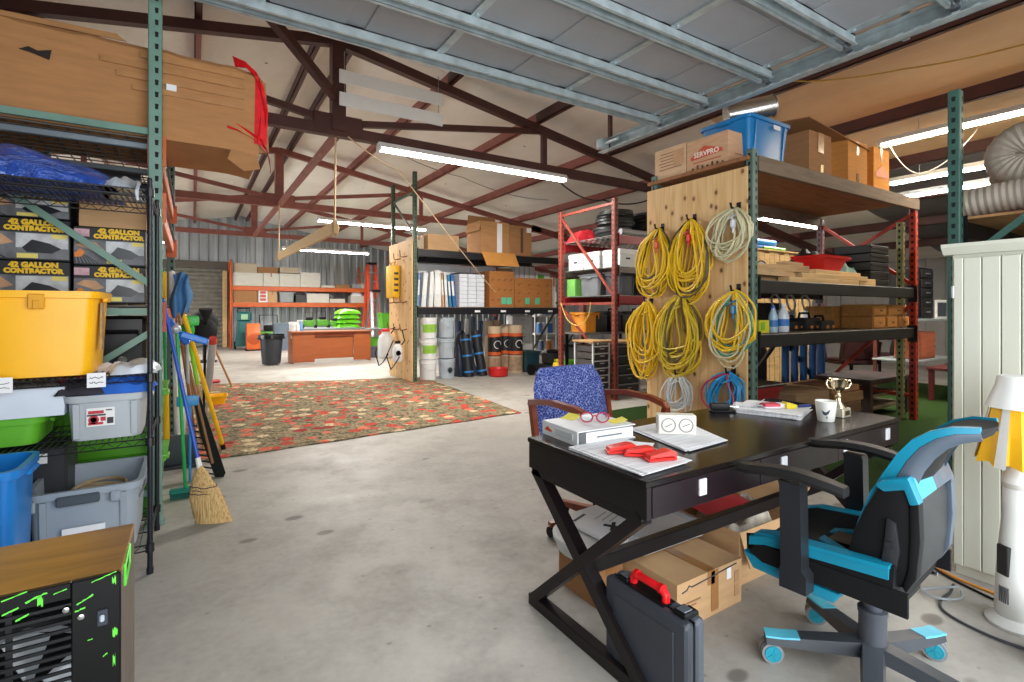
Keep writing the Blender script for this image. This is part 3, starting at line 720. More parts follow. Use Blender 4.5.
# grey tote on the lowest shelf
gxl, gxr = ax(22, 3.17), ax(143, 3.17)
t = tote('large open grey tote holding a coil of rope, on the lowest wire shelf', (gxl + gxr) / 2, 3.40, .152, gxr - gxl, .55, .335, mat((152, 162, 172), .4, var=.06), taper=.86)
part('latch', B().box(-.1, .06, -.29, -.262, .27, .315, .006), mat((70, 78, 86), .5), t, world=False)
for q in (-.19, .12): part('grip', B().box(q - .02, q + .02, -.29, -.272, .26, .31, .005).box(q - .006, q + .006, -.294, -.286, .27, .3), mat((152, 162, 172), .4, var=.06), t, world=False)
part('label', B().box(-.08, .08, -.272, -.268, .1, .16), PAPER, t, world=False)
part('wire_handle', B().tube([(.205 + .05 * math.sin(R(a)), -.18 + .2 * a / 180, .23 + .12 * math.sin(R(a))) for a in range(0, 181, 12)], .005, 6), mat((150, 155, 160), .3, .6), t, world=False)
def coil(cx, cy, cz, rx, ry, n, r, seed, up=.05, wob=.12):
    rnd = random.Random(seed); pts = []
    for k in range(n):
        a, e = rx * rnd.uniform(.75, 1.), ry * rnd.uniform(.75, 1.); ox, oy = rnd.uniform(-wob, wob) * rx, rnd.uniform(-wob, wob) * ry; z = cz + r + up * k / n
        for s_ in range(20):
            q = 2 * PI * s_ / 20; pts.append((cx + ox + a * math.cos(q), cy + oy + e * math.sin(q), z + .006 * math.sin(q * 2 + k) + up / n * s_ / 20))
    return B().tube(pts, r, 6)
tt = thing('rope_coil', 'coil of tan rope lying inside the large grey tote', 'rope', ((gxl + gxr) / 2, 3.4, .4))
part('rope', coil((gxl + gxr) / 2 + .02, 3.40, .37, .13, .17, 7, .006, 3), mat((170, 148, 112), .85), tt)
single('folded_liner', B().box((gxl + gxr) / 2 - .14, (gxl + gxr) / 2 + .14, 3.24, 3.56, .165, .37, .02), mat((120, 128, 136), .6), 'grey folded liner under the rope in the large grey tote', 'liner')
# blue bin and black vented cabinet
tote('bright blue plastic bin on the floor at the left edge', ax(30, 2.9) - .2, 2.93, 0, .4, .38, .7, mat((20, 120, 200), .35), taper=.82)
x1 = -.161; x0 = -1.0
t = thing('vented_cabinet', 'black vented cabinet with a brown top and green scratches, lower left corner', 'cabinet', ((x0 + x1) / 2, 1.87, 0))
WTOP = wood((150, 108, 52), (1.2, 5, 1), .28, False, .45, 2.2)
part('top', B().box(x0, x1, 1.70, 2.045, .632, .65, .002), WTOP, t)
part('side_panel', B().box(x1 - .018, x1, 1.70, 2.045, .0, .632, .001), wood((104, 92, 82), (1, 4, 1.5), .5, False, .3), t)
part('side_panel', B().box(x0, x0 + .018, 1.70, 2.045, .0, .632, .001), BLK, t)
part('back_panel', B().box(x0 + .018, x1 - .018, 2.03, 2.045, .0, .632), BLK, t)
fx0, fx1 = ax(-60, 1.7), ax(72, 1.695); gz1 = az(30, 606, 1.695)
b = B().box(fx1, x1, 1.682, 1.70, .0, .65, .003).box(x0, fx0, 1.682, 1.70, 0, .65, .003).box(fx0, fx1, 1.682, 1.70, gz1, .65, .002).box(fx0, fx1, 1.682, 1.70, 0, .1, .002)
part('front_panel', b, mat((9, 10, 11), .35, var=.3, spec=.3), t)
b = B()
for k in range(24):
    z = .112 + (gz1 - .112) * k / 24; b.box(fx0, fx1, 1.686, 1.692, z, z + .008)
b.box((fx0 + fx1) / 2 - .006, (fx0 + fx1) / 2 + .006, 1.692, 1.7, .1, gz1)
part('grille', b, mat((34, 36, 38), .35, .5), t)
fc = ((fx0 + fx1) / 2 + .02, 1.76, (gz1 + .1) / 2)
fan = B().lathe([(.03, 0), (.035, .02), (.01, .03), (.001, .03)], n=16, M=Mt(fc, 0, R(90)))
for k in range(5):
    a = 2 * PI * k / 5
    fan.loft([[(fc[0] + r_ * math.cos(a + q), fc[1] + .02 * math.sin(q * 3), fc[2] + r_ * math.sin(a + q)) for r_ in (.03, .09, .15)] for q in (0, .25, .5, .7)], False, cap=False)
part('fan', fan, mat((196, 200, 204), .35, .5), t)
part('fan_ring', B().lathe([(.16, 0), (.175, 0), (.175, .05), (.16, .05), (.16, 0)], n=32, M=Mt((fc[0], 1.80, fc[2]), 0, R(90)), cap=False), mat((120, 124, 126), .4, .5), t)
SCR = mat((96, 214, 60), .5)
b = B(); rnd = random.Random(5)
for (px, py, w, h, a) in ((40, 602, 4, 16, 0), (36, 598, 16, 4, .3), (60, 592, 10, 2, .25), (104, 577, 20, 2, .28), (114, 580, 3, 14, 0), (85, 600, 14, 3, .5), (80, 610, 8, 3, .3), (115, 632, 4, 14, 0), (114, 660, 2, 20, .0), (22, 618, 10, 3, .4), (10, 612, 12, 3, .3), (14, 597, 18, 2, .25), (90, 640, 4, 2, .2), (105, 655, 4, 3, .6)):
    x, z = ax(px, 1.68), az(px, py, 1.68); k = 1.343 / 508
    hh, ww = h * k * .36, w * k * .5
    n_ = 7; up_ = [(-ww + 2 * ww * i / n_, hh * rnd.uniform(.2, 1.)) for i in range(n_ + 1)]; dn_ = [(p[0], -hh * rnd.uniform(.2, 1.)) for p in reversed(up_)]
    part('scratch', B().prism(up_ + dn_, 'y', -.0012, 0, M=Mt((x, 1.682, z), 0, 0, -a)), SCR, t)
part('screw', B().lathe([(.008, 0), (.007, .004), (.001, .005)], n=10, M=Mt((ax(66, 1.68), 1.682, az(66, 610, 1.68)), 0, R(90))), CHROME, t)
part('screw', B().lathe([(.008, 0), (.007, .004), (.001, .005)], n=10, M=Mt((ax(81, 1.68), 1.682, az(81, 617, 1.68)), 0, R(90))), CHROME, t)
sw = part('switch_plate', B().box(ax(97, 1.68), ax(108, 1.68), 1.676, 1.682, az(100, 626, 1.68), az(100, 610, 1.68), .002), mat((50, 56, 66), .3), t)
part('toggle', B().box(ax(100, 1.68), ax(105, 1.68), 1.668, 1.676, az(100, 621, 1.68), az(100, 614, 1.68), .003), mat((170, 180, 190), .2), sw)
hz0, hz1 = bz(120, 600, x1), bz(124, 566, x1)
hd = part('hand_hole', B().prism([(1.75, hz0), (1.87, hz0 + .01), (1.88, hz1 + .01), (1.76, hz1)], 'x', x1 - .001, x1 + .0015), BLK, t)
part('rim', B().tube([(x1 + .002, 1.75, hz0), (x1 + .002, 1.87, hz0 + .01), (x1 + .002, 1.88, hz1 + .01), (x1 + .002, 1.76, hz1)], .004, 6, closed=True), SCR, hd)
# printed bag boxes inside the rack
HANDS = mat((206, 160, 120), .6, var=.3, sc=20)
def bagbox(label, xa, xb, z0, z1):
    Y = 3.955
    t = thing('bag_box', label, 'box', ((xa + xb) / 2, Y + .16, z0), 0, 'printed bag boxes stacked in the left rack')
    h, w = z1 - z0, xb - xa
    part('body', B().box(xa + .003, xb - .003, Y, Y + .32, z0 + .001, z1 - .002, .004), mat((24, 24, 26), .5), t)
    e = Y - .0015
    part('logo', B().box(xa + .02 * w, xa + .22 * w, e, Y, z0 + .74 * h, z0 + .93 * h), mat((214, 170, 180), .5, var=.3, sc=40), t)
    b = text_b('42 GALLON', .165 * h, face_m((xa + .62 * w, e, z0 + .895 * h)), bold=.003)
    text_b('CONTRACTOR', .15 * h, face_m((xa + .62 * w, e, z0 + .755 * h)), b, bold=.003)
    part('lettering', b, mat((250, 200, 20), .5), t)
    part('picture', B().box(xa + .02 * w, xb - .02 * w, e + .0005, Y, z0 + .05 * h, z0 + .66 * h), mat((112, 114, 118), .5, var=.5, sc=14), t)
    b = B()
    for k in range(7): b.prism([(xa + (.02 + .05 * k) * w, z0 + .05 * h), (xa + (.05 + .05 * k) * w, z0 + .05 * h), (xa + (.02 + .03 * k) * w, z0 + (.42 - .03 * k) * h), (xa + .01 * w + .03 * k * w, z0 + (.42 - .03 * k) * h)], 'y', e - .001, e)
    b.prism([(xa + .5 * w, z0 + .3 * h), (xa + .6 * w, z0 + .5 * h), (xa + .78 * w, z0 + .42 * h), (xa + .9 * w, z0 + .3 * h), (xa + .8 * w, z0 + .18 * h), (xa + .55 * w, z0 + .2 * h)], 'y', e - .001, e)
    part('printed_bag', b, mat((22, 24, 32), .3), t)
    part('printed_glove', B().prism([(xa + .02 * w, z0 + .3 * h), (xa + .1 * w, z0 + .42 * h), (xa + .16 * w, z0 + .34 * h), (xa + .12 * w, z0 + .22 * h), (xa + .03 * w, z0 + .2 * h)], 'y', e - .0016, e), mat((226, 130, 40), .5), t)
    part('printed_panel', B().box(xa + .44 * w, xb - .03 * w, e - .0006, e, z0 + .3 * h, z0 + .64 * h), mat((200, 202, 204), .5, var=.3, sc=20), t)
    part('printed_hand', B().prism([(xa + .04 * w, z0 + .5 * h), (xa + .15 * w, z0 + .62 * h), (xa + .3 * w, z0 + .6 * h), (xa + .42 * w, z0 + .42 * h), (xa + .3 * w, z0 + .35 * h), (xa + .2 * w, z0 + .42 * h)], 'y', e - .0012, e), HANDS, t)
    part('printed_card', B().box(xa + .45 * w, xa + .66 * w, e - .0014, e, z0 + .06 * h, z0 + .17 * h), mat((232, 214, 110), .5), t); part('printed_tag', B().box(xa + .8 * w, xa + .96 * w, e - .0014, e, z0 + .54 * h, z0 + .64 * h), mat((232, 214, 110), .5), t)
    return t
Y = 3.955
xl1, xr0, xr1 = ax(71, Y), ax(72.5, Y), ax(147, Y) - .005
bagbox('printed black contractor bag box, bottom of the left stack of three', xl1 - .43, xl1, 1.379, 1.625)
bagbox('printed black contractor bag box in the middle of the left stack', xl1 - .43, xl1, 1.625, 1.87)
bagbox('printed black contractor bag box on top of the left stack, under the wire shelf', xl1 - .43, xl1, 1.87, 2.045)
bagbox('printed black contractor bag box at the bottom of the right pair', xr0, xr1, 1.379, 1.61)
bagbox('printed black contractor bag box topmost of the right pair, under a plain carton', xr0, xr1, 1.61, 1.845)
carton('plain tan carton lying on the right pair of black bag boxes', xr0 + .03, xr1, Y + .01, Y + .31, 1.847, 2.03, CARDL)
carton('tall tan carton behind the black bag boxes in the left rack', -.98, -.25, 4.5, 4.95, 1.379, 1.95, CARD2)
# lower part of the rack
tote('lime green tote behind the bundle of tools, upper of two', -.45, 4.25, .41, .6, .46, .4, LIME, lid=mat((90, 170, 36), .4))
tote('lime green tote on the floor behind the tools, lower of two', -.45, 4.25, 0, .6, .46, .375, LIME, lid=mat((90, 170, 36), .4))
single('storage_bin', B().tub(-.9, 4.28, 0, .84, .2, .2, .24, .22, .006, .012, .03), mat((84, 90, 96), .5), 'grey bin under the black portable machine in the left rack', 'bin')
t = thing('generator', 'black portable machine with chrome knobs behind the lower green strut', 'machine', (-.5, 4.3, .849))
part('body', B().box(-1.1, -.26, 4.08, 4.5, .852, 1.30, .02), mat((26, 26, 28), .4), t)
for x in (-.62, -.5, -.38): part('knob', B().cyl((x, 4.08, 1.02), (x, 4.05, 1.02), .03, .025, 14), CHROME, t)
part('cage', B().tube([(-.7, 4.06, 1.12), (-.7, 4.04, 1.2), (-.3, 4.04, 1.2), (-.3, 4.06, 1.12)], .012, 8), BLKM, t)
part('gauge', B().box(-.58, -.42, 4.07, 4.08, .88, .97, .004), mat((96, 104, 92), .3), t)
tote('grey tote in the shadow at the foot of the left rack', -.85, 5.6, 0, .6, .9, .5, mat((110, 116, 122), .5))
# ---------------------------------------------------------------- leaning tools
G = 'brooms and long-handled tools leaning on the rack'
def top(px, py, Y): return (ax(px, Y), Y, az(px, py, Y))
def gnd(px, py): 
    d = EYE * FP / (py - HZ); u = (px - 512) / FP; return (d * (SN + u * CS), d * (CS - u * SN), 0)
def leanp(p0, p1, k): return tuple(p0[i] + (p1[i] - p0[i]) * k for i in range(3))
# straw broom
f = (.085, 3.72, .0); tp = (ax(163, 4.0), 4.0, az(163, 300, 4.0))
t = thing('straw_broom', 'straw broom with a blue handle standing on its bristles', 'broom', f, 0, G)
h0 = (.035, 3.80, .345)
part('handle', B().cyl(h0, tp, .0125, .0115, 12).ball(tp, .0125, 10, 6), mat((28, 78, 176), .35), t)
rows = []
ax_ = Vector((.085 - .035, 3.72 - 3.8, -.345)); 
for k in range(15):
    q = k / 14; c_ = Vector(h0) + ax_ * q; w = .016 + .074 * min(1, q * 1.9) ** .8 + .022 * q; th = .016 + .028 * min(1, q * 3) - .008 * q
    rnd = random.Random(k)
    rows.append([(c_.x + w * math.cos(a) * .9 * (1 + rnd.uniform(-.04, .04)) + .03 * q * q, c_.y - w * math.cos(a) * .35 + th * math.sin(a), max(.001, c_.z + (rnd.uniform(-.004, .006) if k < 14 else .0))) for a in [2 * PI * j / 28 for j in range(28)]])
def strawm():
    n = NT('straw'); f = n.noise(30., (6, 6, .35), 4.); n.bump(f, .8, .01)
    return n.set(n.ramp(f, [(.3, lin((168, 128, 74))), (.6, lin((222, 188, 132)))]), .9, 0, .1)
part('bristles', B().loft(rows), strawm(), t, smooth=60)
for q in (.36, .42, .48):
    i = int(q * 14); r0 = rows[i]; c_ = Vector(h0) + ax_ * (i / 14)
    part('stitching', B().tube([tuple(c_ + (Vector(p) - c_) * 1.03 + Vector((0, 0, .35 * (q - i / 14) * -1))) for p in r0], .003, 5, closed=True), mat((70, 40, 60), .8), t)
part('collar', B().cyl(leanp(h0, tp, -.03), leanp(h0, tp, .05), .018, .015, 12), mat((226, 226, 220), .4), t)
GRN = mat((30, 158, 84), .4); WPOLE = mat((214, 218, 222), .3, .3); WOODH = wood((190, 142, 92), (8, 8, 1), .5); WOODD = wood((150, 100, 64), (8, 8, 1), .5); BLUH = mat((28, 88, 190), .35)
# green handled brush behind the straw broom
f, tp = gnd(186, 497), top(177, 335, 4.22)
t = stick('scrub_brush', 'green-handled brush with a teal head behind the straw broom', 'brush', leanp(f, tp, .05), tp, .012, GRN, G)
part('head', B().box(f[0] - .1, f[0] + .06, f[1] - .03, f[1] + .03, .03, .07, .01), mat((20, 120, 110), .4), t)
part('bristles', B().box(f[0] - .095, f[0] + .055, f[1] - .028, f[1] + .028, .001, .032), mat((30, 90, 84), .9), t)
# white pole with green sleeve
f, tp = gnd(177, 461), top(172, 272, 4.78)
t = stick('mop_pole', 'white metal pole with a green plastic foot and a white grip', 'pole', f, tp, .014, WPOLE, G)
part('foot_sleeve', B().cyl(leanp(f, tp, .0), leanp(f, tp, .12), .022, .019, 12), GRN, t)
part('grip', B().cyl(leanp(f, tp, .86), leanp(f, tp, 1.0), .022, .022, 12), WHITE, t)
# green pole with yellow grip
f, tp = gnd(167, 467), top(163, 272, 4.85)
t = stick('yellow_grip_pole', 'green pole with yellow grip and yellow lower sleeve, furthest left of the tools', 'pole', f, tp, .013, GRN, G)
part('grip', B().cyl(leanp(f, tp, .86), leanp(f, tp, 1.0), .02, .024, 12), YEL, t)
part('sleeve', B().cyl(leanp(f, tp, .14), leanp(f, tp, .42), .024, .024, 12), YEL, t)
part('foot_sleeve', B().cyl(f, leanp(f, tp, .05), .018, .016, 10), mat((30, 60, 60), .5), t)
# black long-bladed rake, and a thick yellow pole in front of everything
f, tp = gnd(216, 477), top(184, 345, 4.98)
t = stick('leaf_rake', 'rake with a long black plastic head standing right of the straw broom', 'rake', leanp(f, tp, .1), tp, .012, WOODD, G)
b = B()
c0 = leanp(f, tp, .60); sx = Vector((.85, -.53, 0))
pl = [tuple(Vector(leanp(f, tp, q)) + sx * w * s_) for q, w, s_ in ((.60, .03, -1), (.60, .03, 1), (.3, .06, 1), (.03, .085, 1), (.0, .06, 1), (.0, -.01, 1), (.3, .045, -1))]
b.loft([[p for p in pl], [(p[0], p[1] + .02, p[2]) for p in pl]])
part('head', b, mat((24, 25, 28), .5), t)
b = B()
for k in range(9):
    p = Vector(leanp(f, tp, .02 + .045 * k)) - sx * (.005 + .006 * k); b.bar(p, p - sx * .075 + Vector((0, 0, .01)), .006, .012)
part('teeth', b, mat((24, 25, 28), .5), t)
f, tp = gnd(224, 450), top(184, 316, 4.7)
t = stick('painting_pole', 'thick yellow pole slanting across the right of the tool bundle', 'pole', f, tp, .019, YEL, G)
part('ferrule', B().cyl(f, leanp(f, tp, .06), .022, .022, 12), DARK, t)
# lime / wood pole, plain wood pole, brown pole
f, tp = gnd(212, 462), top(186, 322, 4.82)
t = stick('lime_pole', 'wooden pole with a lime green upper sleeve and green clamp', 'pole', f, tp, .013, WOODH, G)
part('sleeve', B().cyl(leanp(f, tp, .58), leanp(f, tp, .98), .016, .016, 12), mat((140, 200, 40), .4), t)
part('clamp', B().ball(leanp(f, tp, .95), (.05, .04, .07), 12, 8).box(tp[0] - .015, tp[0] + .09, tp[1] - .03, tp[1] + .02, tp[2] - .03, tp[2] + .05, .02, seg=2), mat((34, 180, 60), .4), t)
f, tp = gnd(199, 466), top(180, 330, 4.75)
t = stick('wooden_pole', 'plain brown wooden pole between the green and lime poles', 'pole', f, tp, .0125, WOODD, G)
f, tp = gnd(204, 452), top(176, 300, 5.05)
t = stick('wooden_pole', 'pale wooden pole ending under the blue rag', 'pole', f, tp, .0125, WOODH, G)
# push broom, upside down: blue head on top
f, tp = gnd(190, 455), top(187, 338, 4.55)
t = stick('push_broom', 'blue squeegee head upturned on a silver pole', 'squeegee', f, tp, .012, WPOLE, G)
a, c_ = top(166, 318, 4.5), top(208, 343, 4.5)
part('head', B().bar(top(164, 316, 4.52), top(188, 344, 4.5), .04, .045, (0, 0, 1), .01), BLUH, t)
part('blade', B().bar(top(180, 334, 4.48), top(208, 342, 4.5), .035, .05, (0, 0, 1), .01), mat((38, 120, 214), .35), t)
part('bracket', B().ball(top(176, 329, 4.5), .035, 10, 8), mat((196, 200, 206), .35, .3), t)
# blue rag draped over pole tops
def rag(u, v):
    px = 173 + 18 * u + 2 * math.sin(v * 7 + u * 4) - 3 * v * (1 - u); py = 271 + 5 * abs(u - .4) * 2 + (50 - 18 * u * u - 10 * (1 - u) ** 2 + 3 * math.sin(u * 15)) * v
    Yy = 4.66 + .035 * math.sin(u * 12 + v * 3) - .03 * math.sin(PI * u)
    return (ax(px, Yy), Yy, az(px, py, Yy))
b = B().grid(rag, 18, 16)
b.add([(p[0], p[1] + .006, p[2]) for p in b.v], [tuple(f_[::-1]) for f_ in b.f])
single('cleaning_rag', b, mat((74, 122, 166), .95, bump=.3), 'grey-blue rag draped over the tops of the tools', 'rag', smooth=80)
t = thing('spray_wand', 'silver cylinder with a red top among the tools at right', 'sprayer', gnd(204, 436), 0, G)
f, tp = gnd(204, 436), top(213, 338, 5.4)
part('tube', B().cyl(f, leanp(f, tp, .5), .008, .01, 10).cyl(leanp(f, tp, .5), leanp(f, tp, .96), .03, .034, 14), mat((200, 202, 206), .3, .5), t)
part('cap', B().cyl(leanp(f, tp, .96), tp, .036, .03, 14), mat((190, 60, 50), .4), t)
t = thing('black_pole', 'thin black pole with a round black head, rising behind the tools', 'pole', gnd(203, 432), 0, G)
f, tp = gnd(203, 432), top(206, 318, 5.6)
part('handle', B().cyl(f, tp, .014, .012, 10), BLK, t)
part('head', B().ball(leanp(f, tp, .9), (.1, .07, .12), 12, 8).cyl(leanp(f, tp, .98), top(206, 309, 5.6), .02, .06, 10), mat((20, 20, 22), .8, bump=.5), t)
t = thing('dustpan', 'dark upright dustpan at the feet of the tools', 'dustpan', gnd(178, 466), 0)
f = gnd(180, 466)
part('pan', B().prism([(f[0] - .17, .0), (f[0] + .14, .0), (f[0] + .12, .25), (f[0] - .13, .27)], 'y', f[1] - .01, f[1] + .06, bev=.008), mat((62, 66, 74), .5), t)
part('lip', B().box(f[0] - .18, f[0] + .15, f[1] - .1, f[1] - .0, .001, .02, .006), mat((50, 52, 58), .5), t)
t = thing('hand_brush', 'light blue hand brush hanging low among the tool handles', 'brush', gnd(190, 440), 0)
p = top(190, 402, 4.72)
part('block', B().box(p[0] - .09, p[0] + .06, p[1] - .02, p[1] + .03, p[2] - .03, p[2] + .05, .015, seg=2), mat((48, 140, 200), .4), t)
part('handle', B().cyl((p[0], p[1], 0), (p[0], p[1], p[2] - .02), .01), mat((48, 140, 200), .4), t)
t = thing('scoop', 'yellow plastic scoop on the floor behind the rake', 'scoop', gnd(216, 402), 0)
f = gnd(216, 404)
part('bowl', B().tub(f[0], f[1], .001, .13, .1, .12, .14, .15, .005, .008, .02), YEL, t)
part('handle', B().cyl((f[0] - .1, f[1], .1), (f[0] - .16, f[1] + .04, .34), .016), YEL, t)
f, tp = gnd(232, 387), top(209, 336, 9.7)
t = stick('wooden_stick', 'lone wooden stick slanting down onto the rug corner', 'stick', f, tp, .018, WOODH)
t = thing('shop_fan', 'black round pedestal fan far back before the roll-up door', 'fan', gnd(204, 363), 0)
f = gnd(204, 362)
part('pole', B().cyl((f[0], f[1], .03), (f[0], f[1], 1.0), .03), BLK, t); part('base', B().lathe([(.3, 0), (.3, .03), (.05, .05), (.001, .05)], (f[0], f[1], 0)), BLK, t)
part('head', B().ball((f[0], f[1], 1.05), (.33, .2, .33), 16, 10), mat((18, 18, 19), .7), t)
single('red_scrap', B().box(-.12, .2, 0, .16, 0.001, .06, .02, M=Mt(gnd(209, 384), .3)), mat((190, 60, 60), .5), 'small red block on the floor beside the lone wooden stick', 'scrap')
# ================================================================ BACK OF THE BUILDING
ORR = mat((208, 96, 40), .45, var=.1)
YB = 20.09
t = thing('pallet_rack', 'long orange pallet rack against the far corrugated wall', 'rack', (3.46, 20.6, 0))
for x in (1.12, 5.8): end_frame(t, x, YB - .035, YB + 1.1, 3.1, ORR, (.4, 1.6, 2.8), ((0, 1, .4, 1.6), (1, 0, 1.6, 2.8)))
for z in (2.18, 1.60):
    beams(t, 1.12, 5.8, YB - .035, YB + 1.1, z, .15, ORR)
    part('shelf_board', B().box(1.18, 5.74, YB + .0, YB + 1.06, z + .001, z + .016), wood((176, 140, 96), (1, 8, 1)), t)
def bx(label, pxa, pxb, pya, pyb, Y, dep, z0, m, **k):
    return carton(label, ax(pxa, Y), ax(pxb, Y), Y, Y + dep, z0, z0 + (pyb - pya) * (Y / (CS - ((pxa + pxb) / 2 - 512) / FP * SN)) / FP, m, **k)
WC = card((222, 218, 208), 'white'); Z1, Z2 = 2.198, 1.618
bx('long low white carton at the left of the orange rack top shelf', 234, 263, 270, 283, YB + .02, .6, Z1, WC)
bx('white carton with a torn top, second along the orange rack top shelf', 263.5, 279, 270, 283, YB + .02, .6, Z1, WC)
bx('white carton, third along the orange rack top shelf', 279.5, 300, 271, 284, YB + .02, .6, Z1, WC)
bx('white carton at the right end of the white row on the orange rack', 300.5, 320, 270, 284.5, YB + .02, .6, Z1, WC)
za = Z1 + 13 * 17.6 / 508 + .005
bx('beige carton stacked at the far left above the white row', 235, 257, 260, 269.5, YB + .1, .5, za, card((206, 190, 166)))
bx('brown carton stacked in the middle above the white row', 258, 278, 263.5, 270, YB + .1, .5, za, CARD2)
bx('beige carton stacked at the right above the white row', 280, 299, 266, 271.5, YB + .1, .5, za + .05, card((206, 190, 166)))
for i, (a, c_, h, m, l) in enumerate(((321, 335, .08, WC, 'flat pale box'), (335.5, 350, .12, CARD2, 'flat tan box'), (352, 361, .16, GREY, 'small grey box'), (357.5 + 4, 370, .2, WC, 'white box'))):
    carton(l + ['after the white row on the orange top shelf', 'beside the grey box on the orange top shelf', 'near the right end of the orange top shelf', 'at the extreme right of the orange top shelf'][i].join((' ', '')), ax(a, YB + .05), min(5.74, ax(c_, YB + .05)), YB + .05, YB + .5, Z1, Z1 + h, m)
bx('long brown carton at the left of the orange rack lower shelf', 234, 257.5, 290, 303, YB + .03, .7, Z2, CARD2)
t = thing('framed_poster', 'framed red and white notice leaning on the orange rack lower shelf', 'poster', (ax(263, YB + .03), YB + .03, Z2))
part('frame', B().box(ax(258.5, YB + .03), ax(267.5, YB + .03), YB + .02, YB + .05, Z2, Z2 + .43), WHITE, t)
for i in range(3): part('red_panel', B().box(ax(260, YB), ax(266, YB), YB + .015, YB + .02, Z2 + .05 + .125 * i, Z2 + .14 + .125 * i), mat((196, 92, 84), .6), t)
bx('tan carton right of the framed notice', 268, 277, 292, 303, YB + .03, .6, Z2, CARDL)
tote('grey lidded tote on the orange rack lower shelf', (ax(279, YB) + ax(295, YB)) / 2, YB + .3, Z2, ax(295, YB) - ax(279, YB), .5, .36, mat((150, 156, 158), .5), lid=GREY)
bx('dark box beside the grey tote on the orange rack', 296, 306, 296, 303.5, YB + .05, .5, Z2, mat((70, 70, 72), .7), tape=False)
bx('open white carton of papers on the orange rack lower shelf', 307, 329, 295, 304, YB + .05, .5, Z2, WC, flaps=(('l', 60, .2), ('r', -40, .2)))
bx('low white carton before the right end of the lower orange shelf', 330, 345, 300, 304, YB + .05, .5, Z2, WC)
bx('white carton at the right end of the lower orange shelf', 351, 364, 297, 304, YB + .05, .5, Z2, WC)
single('paper_stack', B().box(ax(353, YB), ax(362, YB), YB + .1, YB + .4, Z2 + .27, Z2 + .35, M=None).box(ax(354, YB), ax(361, YB), YB + .12, YB + .36, Z2 + .35, Z2 + .42), PAPER, 'stack of papers on the white carton at the end of the lower orange shelf', 'paper')
# things under the orange rack
TEAL = mat((24, 92, 92), .45)
xa, xb = ax(237, 19.6), ax(251, 19.6)
t = thing('floor_machine', 'dark teal floor machine with a control head, at the left foot of the orange rack', 'machine', ((xa + xb) / 2, 19.6, 0))
part('body', B().frus((xa + xb) / 2, 19.6, .12, .95, .27, .3, .2, .22, .06), TEAL, t)
part('head', B().box((xa + xb) / 2 - .22, (xa + xb) / 2 + .22, 19.42, 19.75, .95, 1.28, .05), TEAL, t)
part('panel', B().box((xa + xb) / 2 - .1, (xa + xb) / 2 + .1, 19.4, 19.42, 1.02, 1.2), mat((150, 190, 150), .4), t)
for s_ in (-1, 1): part('wheel', B().cyl(((xa + xb) / 2 + s_ * .24, 19.6, .13), ((xa + xb) / 2 + s_ * .3, 19.6, .13), .13, n=18), BLK, t)
part('handle', B().tube([((xa + xb) / 2 - .18, 19.75, 1.25), ((xa + xb) / 2 - .18, 19.8, 1.4), ((xa + xb) / 2 + .18, 19.8, 1.4), ((xa + xb) / 2 + .18, 19.75, 1.25)], .02, 8), BLK, t)
xc = ax(253, 18.9)
t = thing('air_blower', 'orange air mover fan standing before the teal machine', 'blower', (xc, 18.9, 0))
part('housing', B().prism([(-.28, .04), (.2, .04), (.24, .5), (.1, .88), (-.12, .9), (-.3, .6)], 'x', xc - .2, xc + .2, Mt((0, 18.9, 0)), bev=.04), ORR, t)
part('foot', B().box(xc - .24, xc + .24, 18.62, 19.15, 0, .045, .01), BLK, t)
part('grille', B().lathe([(.2, 0), (.2, .02), (.16, .03), (.001, .03)], n=20, M=Mt((xc, 18.63, .4), 0, R(90))), mat((170, 70, 24), .5), t)
def mower(label, pxc, Y, z0=0, s=1., m=LIME, name='green_machine', cat='machine'):
    x = ax(pxc, Y); t = thing(name, label, cat, (x, Y, z0))
    part('body', B().box(x - .32 * s, x + .32 * s, Y - .25 * s, Y + .25 * s, z0 + .1 * s, z0 + .5 * s, .08 * s, seg=2), m, t)
    part('engine', B().box(x - .16 * s, x + .2 * s, Y - .18 * s, Y + .18 * s, z0 + .5 * s, z0 + .68 * s, .05 * s, seg=2), DARK, t)
    for a in (-1, 1):
        for c_ in (-1, 1): part('wheel', B().cyl((x + a * .33 * s, Y + c_ * .2 * s, z0 + .11 * s), (x + a * .38 * s, Y + c_ * .2 * s, z0 + .11 * s), .11 * s, n=14), BLK, t)
    part('handle', B().tube([(x - .26 * s, Y + .2 * s, z0 + .45 * s), (x - .26 * s, Y + .3 * s, z0 + 1.0 * s), (x + .26 * s, Y + .3 * s, z0 + 1.0 * s), (x + .26 * s, Y + .2 * s, z0 + .45 * s)], .016 * s, 8), BLKM, t)
    return t
mower('lime green machine with a push handle under the orange rack', 269.5, 20.5, s=1.15)
tote('blue-grey bin half hidden between the trash can and the brown counter', ax(281, 18.5), 18.5, 0, .5, .5, .9, mat((96, 108, 120), .5))
